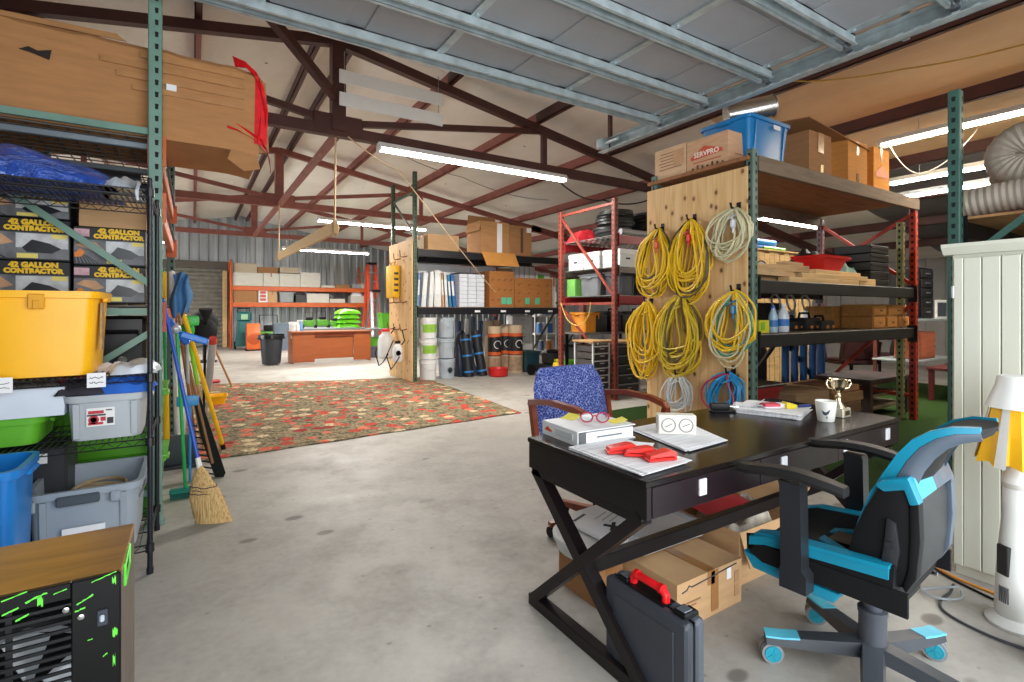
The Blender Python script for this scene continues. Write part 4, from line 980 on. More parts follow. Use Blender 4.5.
# black trash can
t = thing('trash_can', 'black plastic trash can with a liner, left of the brown counter', 'trash can', (1.62, 13.62, 0))
part('barrel', B().lathe([(.2, .03), (.21, .05), (.255, .66), (.275, .665), (.285, .73), (.262, .735), (.2, .06)], (1.62, 13.62, 0), 28), mat((44, 48, 54), .5), t)
b = B()
for k in range(5):
    a = R(200 + k * 35); b.cyl((1.62 + .2 * math.cos(a), 13.62 + .2 * math.sin(a), .1), (1.62 + .252 * math.cos(a), 13.62 + .252 * math.sin(a), .62), .012, n=6)
part('ribs', b, mat((44, 48, 54), .5), t, kind=None)
for a in (195, 15): part('handle', B().box(-.05, .05, -.03, .03, .0, .05, .01, M=Mt((1.62 + .29 * math.cos(R(a)), 13.62 + .29 * math.sin(R(a)), .63), R(a + 90))), mat((40, 44, 50), .5), t)
rr = random.Random(2)
part('liner', B().loft([[(1.62 + (.283 + dz * .02) * math.cos(2 * PI * k / 24) * (1 + .03 * rr.random()), 13.62 + (.283 + dz * .02) * math.sin(2 * PI * k / 24), .735 - dz + .03 * rr.random() * (dz < .05)) for k in range(24)] for dz in (.0, .03, .09)], cap=False), mat((24, 24, 26), .25), t)
for a in (250, 290): part('caster', B().cyl((1.62 + .12 * math.cos(R(a)), 13.62 + .15 * math.sin(R(a)), .03), (1.65 + .12 * math.cos(R(a)), 13.62 + .15 * math.sin(R(a)), .03), .03, n=10), GREY, t)
# brown counter
CNT = wood((152, 80, 40), (1, 1, 6), .45, False, .16, 2.)
cx0, cx1, cy0 = 2.08, 4.02, 13.5
t = thing('counter_desk', 'reddish brown wooden counter desk facing the room before the far rack', 'desk', ((cx0 + cx1) / 2, cy0 + .35, 0))
part('top', B().box(cx0 - .03, cx1 + .03, cy0 - .06, cy0 + .75, .77, .80, .006), CNT, t)
part('side_panel', B().box(cx0, cx0 + .03, cy0, cy0 + .72, 0, .77), CNT, t); part('side_panel', B().box(cx1 - .03, cx1, cy0, cy0 + .72, 0, .77), CNT, t)
part('front_panel', B().box(cx0 + .03, cx0 + .52, cy0, cy0 + .03, .03, .77, .003), CNT, t); part('front_panel', B().box(cx1 - .44, cx1 - .03, cy0, cy0 + .03, .03, .77, .003), CNT, t)
part('modesty_panel', B().box(cx0 + .52, cx1 - .44, cy0 + .06, cy0 + .08, .1, .70), CNT, t)
part('rail', B().box(cx0 + .52, cx1 - .44, cy0 + .01, cy0 + .06, .68, .77), wood((140, 62, 32), (1, 1, 6)), t)
part('label', B().box(cx0 - .004, cx0 - .0, cy0 + .1, cy0 + .25, .62, .7), PAPER, t)
bucket('white bucket on the brown counter at its left end', ax(293, 14.0), 14.0, .8, .1, .24, WHITE, lid=False)
for i, px in enumerate((298, 301)):
    x = ax(px, 13.95); t = thing('spray_bottle', ['white spray bottle tilted beside the bucket on the brown counter', 'small blue-labelled bottle beside the bucket on the brown counter'][i], 'bottle', (x, 13.95, .8))
    part('body', B().lathe([(.045, 0), (.05, .02), (.05, .14), (.02, .2), (.018, .24)], (x, 13.95, .8), 14), [WHITE, mat((110, 160, 210), .4)][i], t)
    part('nozzle', B().box(x - .02, x + .05, 13.93, 13.97, 1.035, 1.08, .01), mat((210, 214, 220), .4), t)
for i, (px, s_, l) in enumerate(((309, .34, 'lime green machine leftmost of those behind the brown counter'), (322, .36, 'lime green machine with a dark handle, middle of those behind the counter'), (334, .3, 'lime green machine beside the stacked green bags'))):
    mower(l, px, 15.6, .82, s_ * 1.35)
single('work_bench', B().box(ax(303, 15.4), ax(362, 15.4), 15.1, 16.1, .78, .82, .004).box(ax(304, 15.4), ax(304, 15.4) + .06, 15.15, 15.2, 0, .78).box(ax(360, 15.4), ax(360, 15.4) + .06, 15.15, 15.2, 0, .78).box(ax(304, 15.4), ax(304, 15.4) + .06, 16.0, 16.05, 0, .78).box(ax(360, 15.4), ax(360, 15.4) + .06, 16.0, 16.05, 0, .78), GREY, 'grey work bench behind the brown counter carrying green machines', 'bench')
for i in range(4):
    x = ax(347.5 + (i % 2) * .6, 15.5)
    single('soil_bag', lump(x - .33, x + .33, 15.25, 15.85, .821 + i * .135, .14, 50 + i, 14, .35), mat((112, 206, 40), .3, var=.2, sc=10),
           ['lime green bag lowest of the stack of four behind the counter', 'lime green bag second from the bottom of the stack of four', 'lime green bag second from the top of the stack of four', 'lime green bag topmost of the stack behind the counter'][i], 'bag', 'lime green bags stacked behind the counter')
# ladders and the table beyond
def ladder(label, pxa, pxb, pytop, Y, mr, ms, rungs, name='step_ladder'):
    x0, x1 = ax(pxa, Y), ax(pxb, Y); zt = az(pxa, pytop, Y); xm = (x0 + x1) / 2; w = (x1 - x0) / 2
    t = thing(name, label, 'ladder', (xm, Y, 0))
    for s_ in (-1, 1):
        part('rail', B().bar((xm + s_ * w, Y, 0), (xm + s_ * w * .62, Y + .4, zt), .09, .03), mr, t)
        part('rear_leg', B().bar((xm + s_ * w, Y + 1.0, 0), (xm + s_ * w * .62, Y + .5, zt - .1), .06, .03), mr, t)
    for k in range(1, rungs):
        q = k / rungs; part('step', B().box(xm - w * (1 - .38 * q), xm + w * (1 - .38 * q), Y + .4 * q - .05, Y + .4 * q + .05, zt * q, zt * q + .03), ms, t)
    part('cap', B().box(xm - w * .7, xm + w * .7, Y + .3, Y + .6, zt - .02, zt + .06), BLK, t)
ladder('tall orange step ladder by the far wall right of the orange rack', 369, 381, 263, 18.7, mat((222, 74, 40), .5), STEEL, 9)
ladder('aluminium step ladder before the orange one', 373, 385, 291, 16.6, STEEL, STEEL, 6)
x0, x1 = ax(362, 15.0), ax(392, 15.0)
t = thing('folding_table', 'grey folding table right of the stacked lime bags', 'table', ((x0 + x1) / 2, 15.0, 0))
part('top', B().box(x0 + .1, x1, 14.7, 15.35, .76, .8, .008), mat((130, 134, 130), .5), t)
for x in (x0 + .16, x1 - .06):
    for y in (14.75, 15.3): part('leg', B().cyl((x, y, 0), (x, y, .76), .02), BLKM, t)
tote('lime green tote standing on the grey folding table', ax(386, 15.05), 15.0, .801, .5, .42, .42, LIME, lid=mat((70, 150, 30), .4))
tote('lime green tote on the floor under the grey folding table', ax(377, 15.0), 15.05, 0, .6, .4, .5, LIME, lid=mat((70, 150, 30), .4))
tote('dark grey tote on the floor at the foot of the folding table', ax(372, 14.3), 14.4, 0, .6, .4, .3, mat((90, 96, 104), .5))
single('timber_post', B().box(ax(222.5, 21.1), ax(222.5, 21.1) + .14, 21.0, 21.12, 0, 2.75, .005), LUMB, 'tall pale timber post leaning by the roll-up door', 'post')
# plank hung between the trusses
t = thing('hanging_plank', 'long wooden plank hung on ropes from the trusses', 'plank', (1.47, 8.8, 2.3))
part('plank', B().bar((1.47, 6.35, 2.345), (1.47, 11.3, 2.43), .045, .15), LUMB, t)
ROPE = mat((206, 178, 142), .8)
for y, z in ((6.42, 2.42), (11.2, 2.5)):
    part('rope', B().cyl((1.47, y, z - .02), (1.48, y, 3.5), .011, n=6).tube([(1.47 + .04 * math.cos(R(a)), y, z - .08 + .1 * math.sin(R(a))) for a in range(0, 360, 30)], .011, 6, closed=True), ROPE, t)
t = thing('hanging_board', 'upper of two white boards hung from the near truss', 'board', (2.05, 6.0, 3.98), 0, 'white boards hung from the near truss')
part('board', B().box(1.48, 2.82, 6.22, 6.245, 4.06, 4.22, .003), mat((250, 250, 248), .4, var=.03), t)
for x in (1.54, 2.76):
    part('chain', B().tube([(x, 6.232 + .006 * (k % 2), 4.2 + .03 * k) for k in range(9)], .005, 5), STEEL, t)
t = thing('hanging_board', 'lower of two white boards hung from the near truss', 'board', (2.05, 6.0, 3.7), 0, 'white boards hung from the near truss')
part('board', B().box(1.48, 2.82, 6.22, 6.245, 3.79, 3.95, .003), mat((250, 250, 248), .4, var=.03), t)
for x in (1.54, 2.76): part('link', B().tube([(x, 6.233, 3.93), (x + .004, 6.233, 4.0), (x, 6.233, 4.065)], .005, 5), STEEL, t)
# loose lines under the roof
def cable(label, pts, r, m, sag=.0, name='cable'):
    P = [Vector(p) for p in pts]; out = []
    for a, c_ in zip(P, P[1:]):
        for k in range(12): q = k / 12; out.append(a.lerp(c_, q) - Vector((0, 0, sag * 4 * q * (1 - q))))
    out.append(P[-1])
    return single(name, B().tube(out, r, 6), m, label, 'cable')
cable('tan rope slanting down from the near truss across the rack with the pegboard end', [(1.6, 6.3, 3.45), (ax(400, 7.5), 7.5, az(400, 172, 7.5)), (ax(495, 8.9), 8.9, az(495, 292, 8.9))], .008, ROPE, .03, 'rope')
cable('thin orange cord sagging below the tan roof above the cartons', [(4.46, 4.3, 4.19), (5.94, 3.12, 3.95), (5.94, 2.2, 3.72), (5.94, 1.3, 3.58), (5.94, .3, 3.72), (5.94, -.6, 3.95)], .008, mat((186, 146, 66), .5), .02)
cable('pale cord draped under the first right-hand light', [(7.7, 3.0, 3.5), (8.4, 2.9, 3.2), (8.0, 2.2, 3.52)], .007, WHITE, .1)
cable('dark conduit line drooping under the roof right of the near truss', [(4.9, 6.5, 3.45), (6.2, 6.8, 3.3), (7.4, 6.6, 3.5)], .012, BLK, .12)
cable('thin wire sagging below the roof behind the nearest light', [(2.4, 8.6, 4.35), (4.4, 8.8, 3.9), (6.6, 9.0, 3.75)], .006, mat((120, 110, 104), .6), .1)
# ================================================================ MIDDLE RACK (pegboard end, buckets, rolls)
YM0, YM1, XM0, XM1 = 8.945, 10.22, 3.5, 6.92
t = thing('pallet_rack', 'green-posted rack with black beams and a hooked plywood end, behind the rug', 'rack', (5.2, 9.6, 0))
end_frame(t, XM0, YM0, YM1, 3.92, GRND, (3.55,), ((0, 1, 3.55, 2.75),))
end_frame(t, XM1, YM0, YM1, 2.75, GRND, (.3, 1.5, 2.7), ((0, 1, .3, 1.5),))
ZT, ZM = 2.475, 1.385
for z in (ZT, ZM):
    beams(t, XM0, XM1, YM0, YM1, z, .13, mat((24, 25, 30), .4))
    part('shelf_board', B().box(XM0 + .045, XM1 - .045, YM0 + .01, YM1 - .01, z + .001, z + .014), wood((120, 100, 78), (1, 8, 1)), t)
for k in range(4): part('label', B().box(4.75 + .6 * k, 4.87 + .6 * k, YM0 + .004, YM0 + .008, ZM - .09, ZM - .05), PAPER, t)
part('end_panel', B().box(3.43, 3.452, YM0, YM1, .01, 2.66, .002), PLY, t)
HK = mat((120, 70, 50), .5, .4)
for y, z in ((9.2, 2.36), (9.55, 2.34), (9.9, 2.3), (9.2, 1.5), (9.55, 1.5), (9.9, 1.5), (9.2, .98), (9.55, .98), (9.9, .98)):
    part('hook', B().tube([(3.43, y, z), (3.36, y, z - .02), (3.3, y, z - .02), (3.285, y, z + .1)], .011, 6), HK, t)
# yellow case and sprayers hung on the end
t = thing('yellow_case', 'flat yellow plastic case hung on the plywood end of the middle rack', 'case', (3.3, 9.75, 1.55))
part('shell', B().box(3.265, 3.425, 9.56, 9.95, 1.57, 2.22, .04, seg=2), mat((240, 186, 20), .4), t)
part('handle', B().tube([(3.34, 9.66, 2.21), (3.34, 9.66, 2.28), (3.34, 9.85, 2.28), (3.34, 9.85, 2.21)], .015, 8), mat((220, 160, 10), .4), t)
pb = B()
for k in range(4): pb.box(3.258, 3.264, 9.62, 9.9 - .03 * k, 1.72 + k * .1, 1.76 + k * .1)
for i_ in range(4): part('print', B().box(3.3 + .005, 3.39, 9.555, 9.56, 1.7 + i_ * .11, 1.745 + i_ * .11), mat((60, 56, 40), .5), t)
for i, (y, z, h, r, l) in enumerate(((9.86, .38, .62, .155, 'white backpack sprayer with a red cap hung on the plywood end'), (9.32, .36, .4, .1, 'small white pump sprayer hung right of the backpack sprayer'))):
    x = 3.43 - r - .04; t = thing('sprayer', l, 'sprayer', (x, y, z))
    part('tank', B().lathe([(r * .8, 0), (r, .04), (r, h * .55), (r * .82, h * .72), (r * .5, h * .8), (r * .48, h * .86)], (x, y, z), 20), mat((226, 228, 228), .35), t)
    part('cap', B().lathe([(r * .52, 0), (r * .52, .05), (.001, .06)], (x, y, z + h * .86), 16), [RED, BLK][i], t)
    part('hose', B().tube([(x, y - r, z + .1), (x - .12, y - r - .05, z - .05), (x - .1, y + .1, z - .15), (x - .15, y + .2, z + .1), (x - .05, y + .1, z + .4)], .012, 6), BLK, t)
    part('strap', B().tube([(x + r * .6, y - .05, z + h * .8), (x + r + .02, y - .05, z + h * 1.0), (3.36, y - .05, .965)], .012, 6), BLK, t)
    if i: part('badge', B().lathe([(.05, 0), (.05, .004), (.03, .004), (.03, 0)], n=16, M=Mt((x - .02, y - r - .001, z + .17), 0, R(90))), DARK, t)
# top shelf
Yf = YM0 + .06; zt = ZT + .016
def mx(px): return ax(px, Yf)
carton('long low tan carton at the left of the middle rack top shelf', mx(430), mx(461), Yf + .1, Yf + .7, zt, zt + .32, CARDL)
carton('small white-edged carton behind the low tan carton, at the left post of the middle rack', mx(419), mx(429), Yf + .25, Yf + .7, zt, zt + .28, card((206, 190, 166)))
carton('tall tan carton with a hanging front flap on the middle rack top shelf', mx(481), mx(509.5), Yf, Yf + .62, zt, zt + .66, CARD, flaps=(('b', 100, .2), ('l', -80, .2)))
b = B().grid(lambda u, v: (mx(480) + (mx(513) - mx(480)) * u + .1 * v, Yf - .07 - .03 * v, zt + .02 - .27 * v), 4, 4)
b.add([(p[0], p[1] + .005, p[2]) for p in b.v], [f_[::-1] for f_ in b.f])
t_ = [o for o in COL.objects if o.get('label', '').startswith('tall tan carton with a hanging')][0]
part('flap', b, CARDO, t_)
part('edge_tape', B().box(mx(497), mx(502), Yf - .006, Yf - .002, zt + .01, zt + .63), PAPER, t_)
t_ = carton('tan carton with dark vertical print, right of the carton with the hanging flap', mx(510.2), mx(532), Yf + .02, Yf + .62, zt, zt + .63, CARD2)
part('print', B().box(mx(521), mx(523.5), Yf + .012, Yf + .016, zt + .06, zt + .58), mat((90, 64, 44), .8), t_)
part('label', B().box(mx(527), mx(531.5), Yf + .012, Yf + .016, zt + .5, zt + .6), PAPER, t_)
# middle shelf: binders, ream trays, big brown boxes
zm = ZM + .016
BL = ['grey-white binder leaning at the far left of the middle shelf', 'white binder second of the leaning row', 'white binder with a pale spine, third of the leaning row', 'wide white binder fourth of the leaning row', 'tan folder between the white and blue binders', 'pale binder leaning left of the blue ones', 'teal blue binder left of the last one', 'bright blue binder at the right end of the row']
xx = mx(417.5)
for i, (w, h, c_, lean) in enumerate(((.05, .64, (120, 150, 190), .05), (.1, .66, (214, 218, 220), .08), (.1, .68, (224, 226, 226), .06), (.16, .70, (222, 222, 218), .0), (.05, .66, (214, 160, 110), -.05), (.07, .66, (206, 208, 206), -.06), (.06, .63, (60, 130, 170), -.08), (.07, .64, (44, 110, 180), -.09))):
    t = thing('ring_binder', BL[i], 'binder', (xx + w / 2, Yf + .2, zm), 0, 'binders leaning on the middle shelf')
    Mx = Mt((xx, Yf + .04, zm), 0, 0, lean) if lean >= 0 else Mt((xx + w, Yf + .04, zm), 0, 0, lean) @ Matrix.Translation((-w, 0, 0))
    part('cover', B().box(0, .006, 0, .5, 0, h, M=Mx).box(w - .006, w, 0, .5, 0, h, M=Mx).box(0, w, 0, .006, 0, h, M=Mx), mat(c_, .5), t)
    part('pages', B().box(.008, w - .008, .01, .47, .01, h - .04, M=Mx), PAPER, t)
    part('spine_label', B().box(w * .2, w * .8, -.002, 0, h * .35, h * .8, M=Mx), mat((236, 236, 232), .6), t)
    xx += w + .012 + abs(lean) * .06 + (h * max(0, lean) * .6 if lean > 0 and i < 2 else 0)
part_ = None
for j in range(3):
    for k in range(8):
        x0_ = mx(459.5) + j * .19; single('paper_ream', B().box(x0_, x0_ + .18, Yf, Yf + .4, zm + k * .082, zm + k * .082 + .078, .006), mat((222, 226, 234), .6, var=.05), 'white wrapped paper ream in the block of stacked reams on the middle shelf', 'paper', 'stacked paper reams on the middle shelf')
carton('dark flat lid lying on the block of paper reams', mx(459.5), mx(459.5) + .56, Yf, Yf + .42, zm + .66, zm + .685, mat((60, 56, 54), .7), tape=False)
def leafbox(label, xa, xb, h, labels):
    t = carton(label, xa, xb, Yf, Yf + .5, zm, zm + h, card((178, 118, 66), 'big'))
    b = B()
    for q in range(4):
        for r_ in range(3): b.box(-.035, .035, -.003, 0, -.01, .01, M=Mt((xa + (xb - xa) * (.12 + .25 * q), Yf - .004, zm + h * (.2 + .28 * r_)), 0, 0, -.6))
    part('print', b, mat((120, 76, 40), .8), t, kind=None)
    for q in labels:
        lb = part('label', B().box(xa + q - .06, xa + q + .06, Yf - .008, Yf - .004, zm + .06, zm + .2), mat((92, 190, 150), .5), t)
    return t
leafbox('large brown printed carton with two green labels on the middle shelf', mx(489.5), mx(514), .74, (.34, .47))
leafbox('wide brown printed carton with two green labels at the right of the middle shelf', mx(514.6), mx(552), .62, (.32, .58))
for i, (a, c_, z0, h, m, l) in enumerate(((418, 470, zm, .86, mat((232, 234, 236), .4, var=.04), 'long white glossy board box standing behind the binders'), (471, 496, zm, .86, mat((232, 234, 236), .4, var=.04), 'white board box with a blue print behind the paper reams'), (498, 512, zm, .86, CARDL, 'tan carton behind the large brown printed carton'), (513, 535, zm, .92, WHITE, 'white seamed carton behind the wide brown carton'), (536, 550, zm, .8, mat((224, 226, 222), .5), 'white carton with a lime label at the back right of the middle shelf'))):
    t_ = carton(l, ax(a, 9.55), ax(c_, 9.55) - .01, 9.55, 9.95, z0, z0 + h, m, tape=False)
    if i == 4: part('label', B().box(ax(538, 9.54), ax(544, 9.54), 9.54, 9.545, zm + .62, zm + .74), LIME, t_)
    if i == 1: part('print', B().prism([(ax(487, 9.54), zm + .72), (ax(489, 9.54), zm + .8), (ax(491, 9.54), zm + .76), (ax(494, 9.54), zm + .82), (ax(494, 9.54), zm + .72)], 'y', 9.538, 9.545), mat((80, 100, 140), .5), t_)
    if i == 3:
        for q in range(4): part('seam', B().box(ax(514 + 5 * q, 9.54), ax(514.6 + 5 * q, 9.54), 9.54, 9.545, zm, zm + .9), GREY, t_)
carton('white upright carton at the far right of the middle shelf', ax(553.5, Yf), XM1 - .09, Yf + .05, Yf + .5, zm, zm + .66, PAPER if False else WC)
# floor of the middle rack
x = ax(428, 9.15)
LG = mat((150, 200, 70), .5)
for k, l in enumerate(('white bucket at the bottom of the left stack of three', 'white bucket with a lime label in the middle of the left stack', 'white bucket with a lime label on top of the left stack')):
    bucket(l, x, 9.15, k * .40, .17, .395, WHITE, band=LG if k else None, group='buckets stacked under the middle rack')
x = ax(446, 9.15)
for k, l in enumerate(('grey bucket with a dark emblem at the bottom of the right stack', 'grey bucket in the middle of the right stack of three', 'grey bucket on top of the right stack of three')):
    t = bucket(l, x + .01, 9.15, k * .40, .165, .395, mat((176, 186, 194), .35), lid=k == 2, group='buckets stacked under the middle rack')
    if k == 0: part('emblem', B().lathe([(.05, 0), (.05, .004), (.03, .004), (.03, 0)], n=16, M=Mt((0, -.168, .18), 0, R(90))).box(-.03, .03, -.172, -.168, .12, .14), mat((50, 60, 74), .5), t, world=False)
DKB = mat((30, 40, 58), .45, var=.3)
single('tarp', lump(ax(455, 9.3), ax(474, 9.3), 9.15, 9.8, 0, .62, 61, 18, 1.3), DKB, 'dark blue tarpaulin heaped right of the grey buckets', 'tarp')
for i, (px, h, r, lean, l) in enumerate(((468, .84, .1, .02, 'black roll with blue straps, left of the pair'), (480, .92, .1, .06, 'black roll with blue straps, right of the pair'))):
    xb_ = ax(px, 9.1); t = thing('membrane_roll', l, 'roll', (xb_, 9.1, 0), 0, 'black rolls under the middle rack')
    p0, p1 = (xb_ + lean, 9.1, .0), (xb_ - lean, 9.2, h)
    part('roll', B().cyl((p0[0], p0[1], .002), p1, r, n=18), mat((34, 36, 42), .4), t)
    for q in (.12, .5, .88): part('strap', B().cyl(leanp(p0, p1, q - .02), leanp(p0, p1, q + .02), r * 1.04, n=18), mat((50, 130, 200), .4), t)
BRN = mat((196, 172, 142), .8); OLB = mat((206, 92, 40), .5)
for i, (px, y, h, r, l) in enumerate(((489, 9.6, 1.1, .1, 'brown roll at the left behind the black rolls'), (497, 9.62, 1.12, .1, 'brown roll behind the two orange-labelled ones'), (494.5, 9.2, 1.0, .14, 'brown roll with an orange and black label, left of the two'), (505, 9.42, 1.03, .13, 'brown roll with a dark label between the labelled pair'), (515.5, 9.2, 1.02, .155, 'wide brown roll with an orange and black label at right'))):
    xb_ = ax(px, y); t = thing('felt_roll', l, 'roll', (xb_, y, 0), 0, 'brown rolls under the middle rack')
    part('roll', B().lathe([(r, .0), (r, h), (r * .4, h), (r * .38, h - .05), (.001, h - .05)], (xb_, y, 0), 24), BRN, t)
    if i >= 2:
        part('wrapper', B().lathe([(r * 1.01, 0), (r * 1.012, .01), (r * 1.012, .44), (r * 1.01, .45)], (xb_, y, .38), 24, cap=False), mat((30, 30, 32), .45), t)
        for z in (.40, .78): part('stripe', B().lathe([(r * 1.02, 0), (r * 1.02, .07)], (xb_, y, z), 24, cap=False), OLB, t)
        part('emblem', B().tube([(xb_ + .1 * math.cos(R(a)) * .8, y - math.sqrt(max(0, (r * 1.025) ** 2 - (.08 * math.cos(R(a))) ** 2)), .62 + .08 * math.sin(R(a))) for a in range(0, 300, 25)], .008, 5), WHITE, t)
        part('lower_label', B().lathe([(r * 1.01, 0), (r * 1.01, .3)], (xb_, y, .05), 24, cap=False), mat((170, 140, 112), .7, var=.4, sc=12), t)
t = thing('red_tub', 'red tub on the floor before the labelled rolls', 'tub', (ax(496, 9.03), 9.0, 0))
part('tub', B().lathe([(.15, 0), (.19, .02), (.2, .16), (.21, .17), (.19, .17), (.14, .03)], (ax(496, 8.95), 8.86, 0), 20), RED, t)
tote('dark teal lidded tote right of the brown rolls', ax(529.5, 9.2), 9.25, 0, .44, .4, .42, mat((32, 64, 74), .45), lid=mat((26, 52, 60), .45))
# clothes-like blue banners and white drawer chest behind
for i in range(6):
    px = 458 + i * 7; single('rolled_banner', B().cyl((ax(px, 9.95), 9.95, .0), (ax(px + 1 + i % 2, 9.98), 9.98, 1.1 + .05 * (i % 3)), .05, n=12), [mat((60, 80, 120), .6), PAPER, mat((88, 100, 120), .6)][i % 3],
        ['leftmost blue rolled banner behind the tarpaulin', 'white rolled banner second from left behind the tarpaulin', 'slate rolled banner third from left behind the black rolls', 'blue rolled banner fourth from left behind the black rolls', 'white rolled banner fifth from left behind the brown rolls', 'slate rolled banner rightmost behind the brown rolls'][i], 'banner', 'rolled banners at the back of the middle rack')
t = thing('drawer_chest', 'tall white drawer chest behind the teal tote', 'drawers', (ax(523, 10.0), 10.0, 0))
xa, xb = ax(513, 9.85), ax(533, 9.85)
part('body', B().box(xa, xb, 9.86, 10.15, 0, 1.22, .01), WHITE, t)
for k in range(6):
    d = part('drawer', B().box(xa + .02, xb - .02, 9.845, 9.86, .04 + k * .195, .215 + k * .195, .004), WHITE, t)
    part('pull', B().box((xa + xb) / 2 - .05, (xa + xb) / 2 + .05, 9.835, 9.845, .13 + k * .195, .145 + k * .195), GREY, d)
# white wire shelves with cans beyond
t = thing('utility_shelf', 'white utility shelf with cans seen right of the drawer chest', 'shelf', (ax(545, 10.6), 10.7, 0))
xa, xb = ax(535, 10.5), ax(556, 10.5)
for x in (xa, xb):
    for y in (10.5, 10.9): part('post', B().cyl((x, y, 0), (x, y, 1.8), .015), WHITE, t)
for z in (.3, .75, 1.2): part('shelf', B().box(xa, xb, 10.5, 10.9, z - .03, z), WHITE, t)
for i, (px, z, c_) in enumerate(((539, .75, (90, 130, 190)), (544, .75, (214, 216, 220)), (550, .75, (60, 110, 180)), (540, 1.2, (206, 210, 214)), (547, 1.2, (120, 150, 190)), (552, 1.2, (190, 190, 186)), (541, .3, (80, 90, 120)), (549, .3, (200, 120, 60)))):
    x = ax(px, 10.65); t = thing('paint_can', ['blue can at the left of the utility shelf second board', 'white can in the middle of the utility shelf second board', 'bright blue can at the right of the second board', 'silver can at the left of the utility shelf top board', 'pale blue can in the middle of the top board', 'pale can at the right of the top board', 'dark can at the left of the lowest board', 'orange can at the right of the lowest board'][i], 'can', (x, 10.65, z), 0, 'cans on the white utility shelf')
    part('can', B().lathe([(.07, 0), (.072, .005), (.07, .24), (.06, .25), (.001, .25)], (x, 10.65, z + .001), 16), mat(c_, .35), t)
    part('lid', B().lathe([(.05, 0), (.05, .02), (.001, .02)], (x, 10.65, z + .25), 16), WHITE, t)
# lawn mower in front of the gap
t = thing('lawn_mower', 'black lawn mower with lime details, before the red rack', 'mower', (ax(556, 8.4), 8.4, 0))
x, y = ax(553, 8.4), 8.4
part('deck', B().box(x - .34, x + .3, y - .27, y + .27, .08, .24, .07, seg=2), mat((26, 28, 30), .45), t)
part('engine', B().box(x - .18, x + .16, y - .17, y + .17, .24, .46, .05, seg=2), mat((34, 36, 38), .4), t)
part('engine_cap', B().lathe([(.13, 0), (.14, .04), (.08, .07), (.001, .07)], (x, y, .46), 16), BLK, t)
part('trim', B().box(x - .2, x + .18, y - .285, y - .265, .17, .21).box(x - .1, x + .06, y - .18, y - .165, .3, .35), mat((200, 214, 50), .4), t)
for a in (-1, 1):
    for c_ in (-1, 1): part('wheel', B().cyl((x + a * .34, y + c_ * .26, .11), (x + a * .40, y + c_ * .26, .11), .11, n=16), BLK, t)
part('handle', B().tube([(x + .25, y - .22, .22), (x + .75, y - .2, .9), (x + .8, y - .2, .98), (x + .8, y + .2, .98), (x + .75, y + .2, .9), (x + .25, y + .22, .22)], .014, 8), BLKM, t)
# ================================================================ RED RACK
REDB = mat((148, 30, 34), .45); ORP = mat((138, 58, 42), .55, var=.25)
XR0, XR1, YR0, YR1 = 5.36, 8.7, 5.6, 6.98
t = thing('pallet_rack', 'red-beamed rack with orange posts between the middle rack and plywood end', 'rack', (7.0, 6.3, 0))
end_frame(t, XR0, YR0, YR1, 3.02, ORP, (2.95, 1.44, .2), ((0, 1, 2.9, 1.55), (0, 1, 1.38, .4)))
end_frame(t, XR1, YR0, YR1, 3.02, ORP, (2.95, 1.44, .2), ((0, 1, 2.9, 1.55), (0, 1, 1.38, .4)))
for z in (2.47, 1.555): beams(t, XR0, XR1, YR0, YR1, z, .12, REDB)
beams(t, XR0, XR1, YR0, YR1, 1.99, .09, mat((110, 100, 90), .4, .5))
for z in (2.47, 1.99, 1.555): part('wire_deck', wire_b(XR0 + .05, XR1 - .05, YR0 + .02, YR1 - .02, z + .008, 30, 10, .004), mat((140, 138, 134), .4, .5), t)
# top: black hose coils and bags
DH = mat((34, 36, 38), .5)
for i, (x, y, rx, ry, n) in enumerate(((5.85, 6.15, .42, .4, 9), (6.5, 6.1, .36, .36, 8), (7.2, 6.3, .4, .34, 8))):
    t = thing('hose_coil', ['thick black hose coil at the left of the red rack top', 'black hose coil second on the red rack top, half behind the orange post', 'black hose coil at the right on the red rack top by the plywood'][i], 'hose', (x, y, 2.49), 0, 'black hose coils on the red rack')
    part('hose', coil(x, y, 2.488, rx * .75, ry * .75, n, .032, 40 + i, .42 - .1 * (i == 2), .1), DH, t)
single('red_bag', lump(5.45, 5.95, 6.6, 6.93, 2.486, .2, 71, 14, .8), mat((196, 40, 50), .5, var=.2), 'red bag behind the hose coils on the red rack top', 'bag')
single('duffel_bag', lump(7.6, 8.5, 5.8, 6.8, 2.486, .5, 72, 16, .6), mat((30, 31, 34), .6), 'black duffel bag behind the plywood end on the red rack top', 'bag')
single('grey_pipe', B().cyl((5.5, 5.66, 2.535), (8.3, 5.66, 2.535), .045, n=14), mat((150, 152, 154), .4), 'long grey pipe along the front of the red rack top', 'pipe')
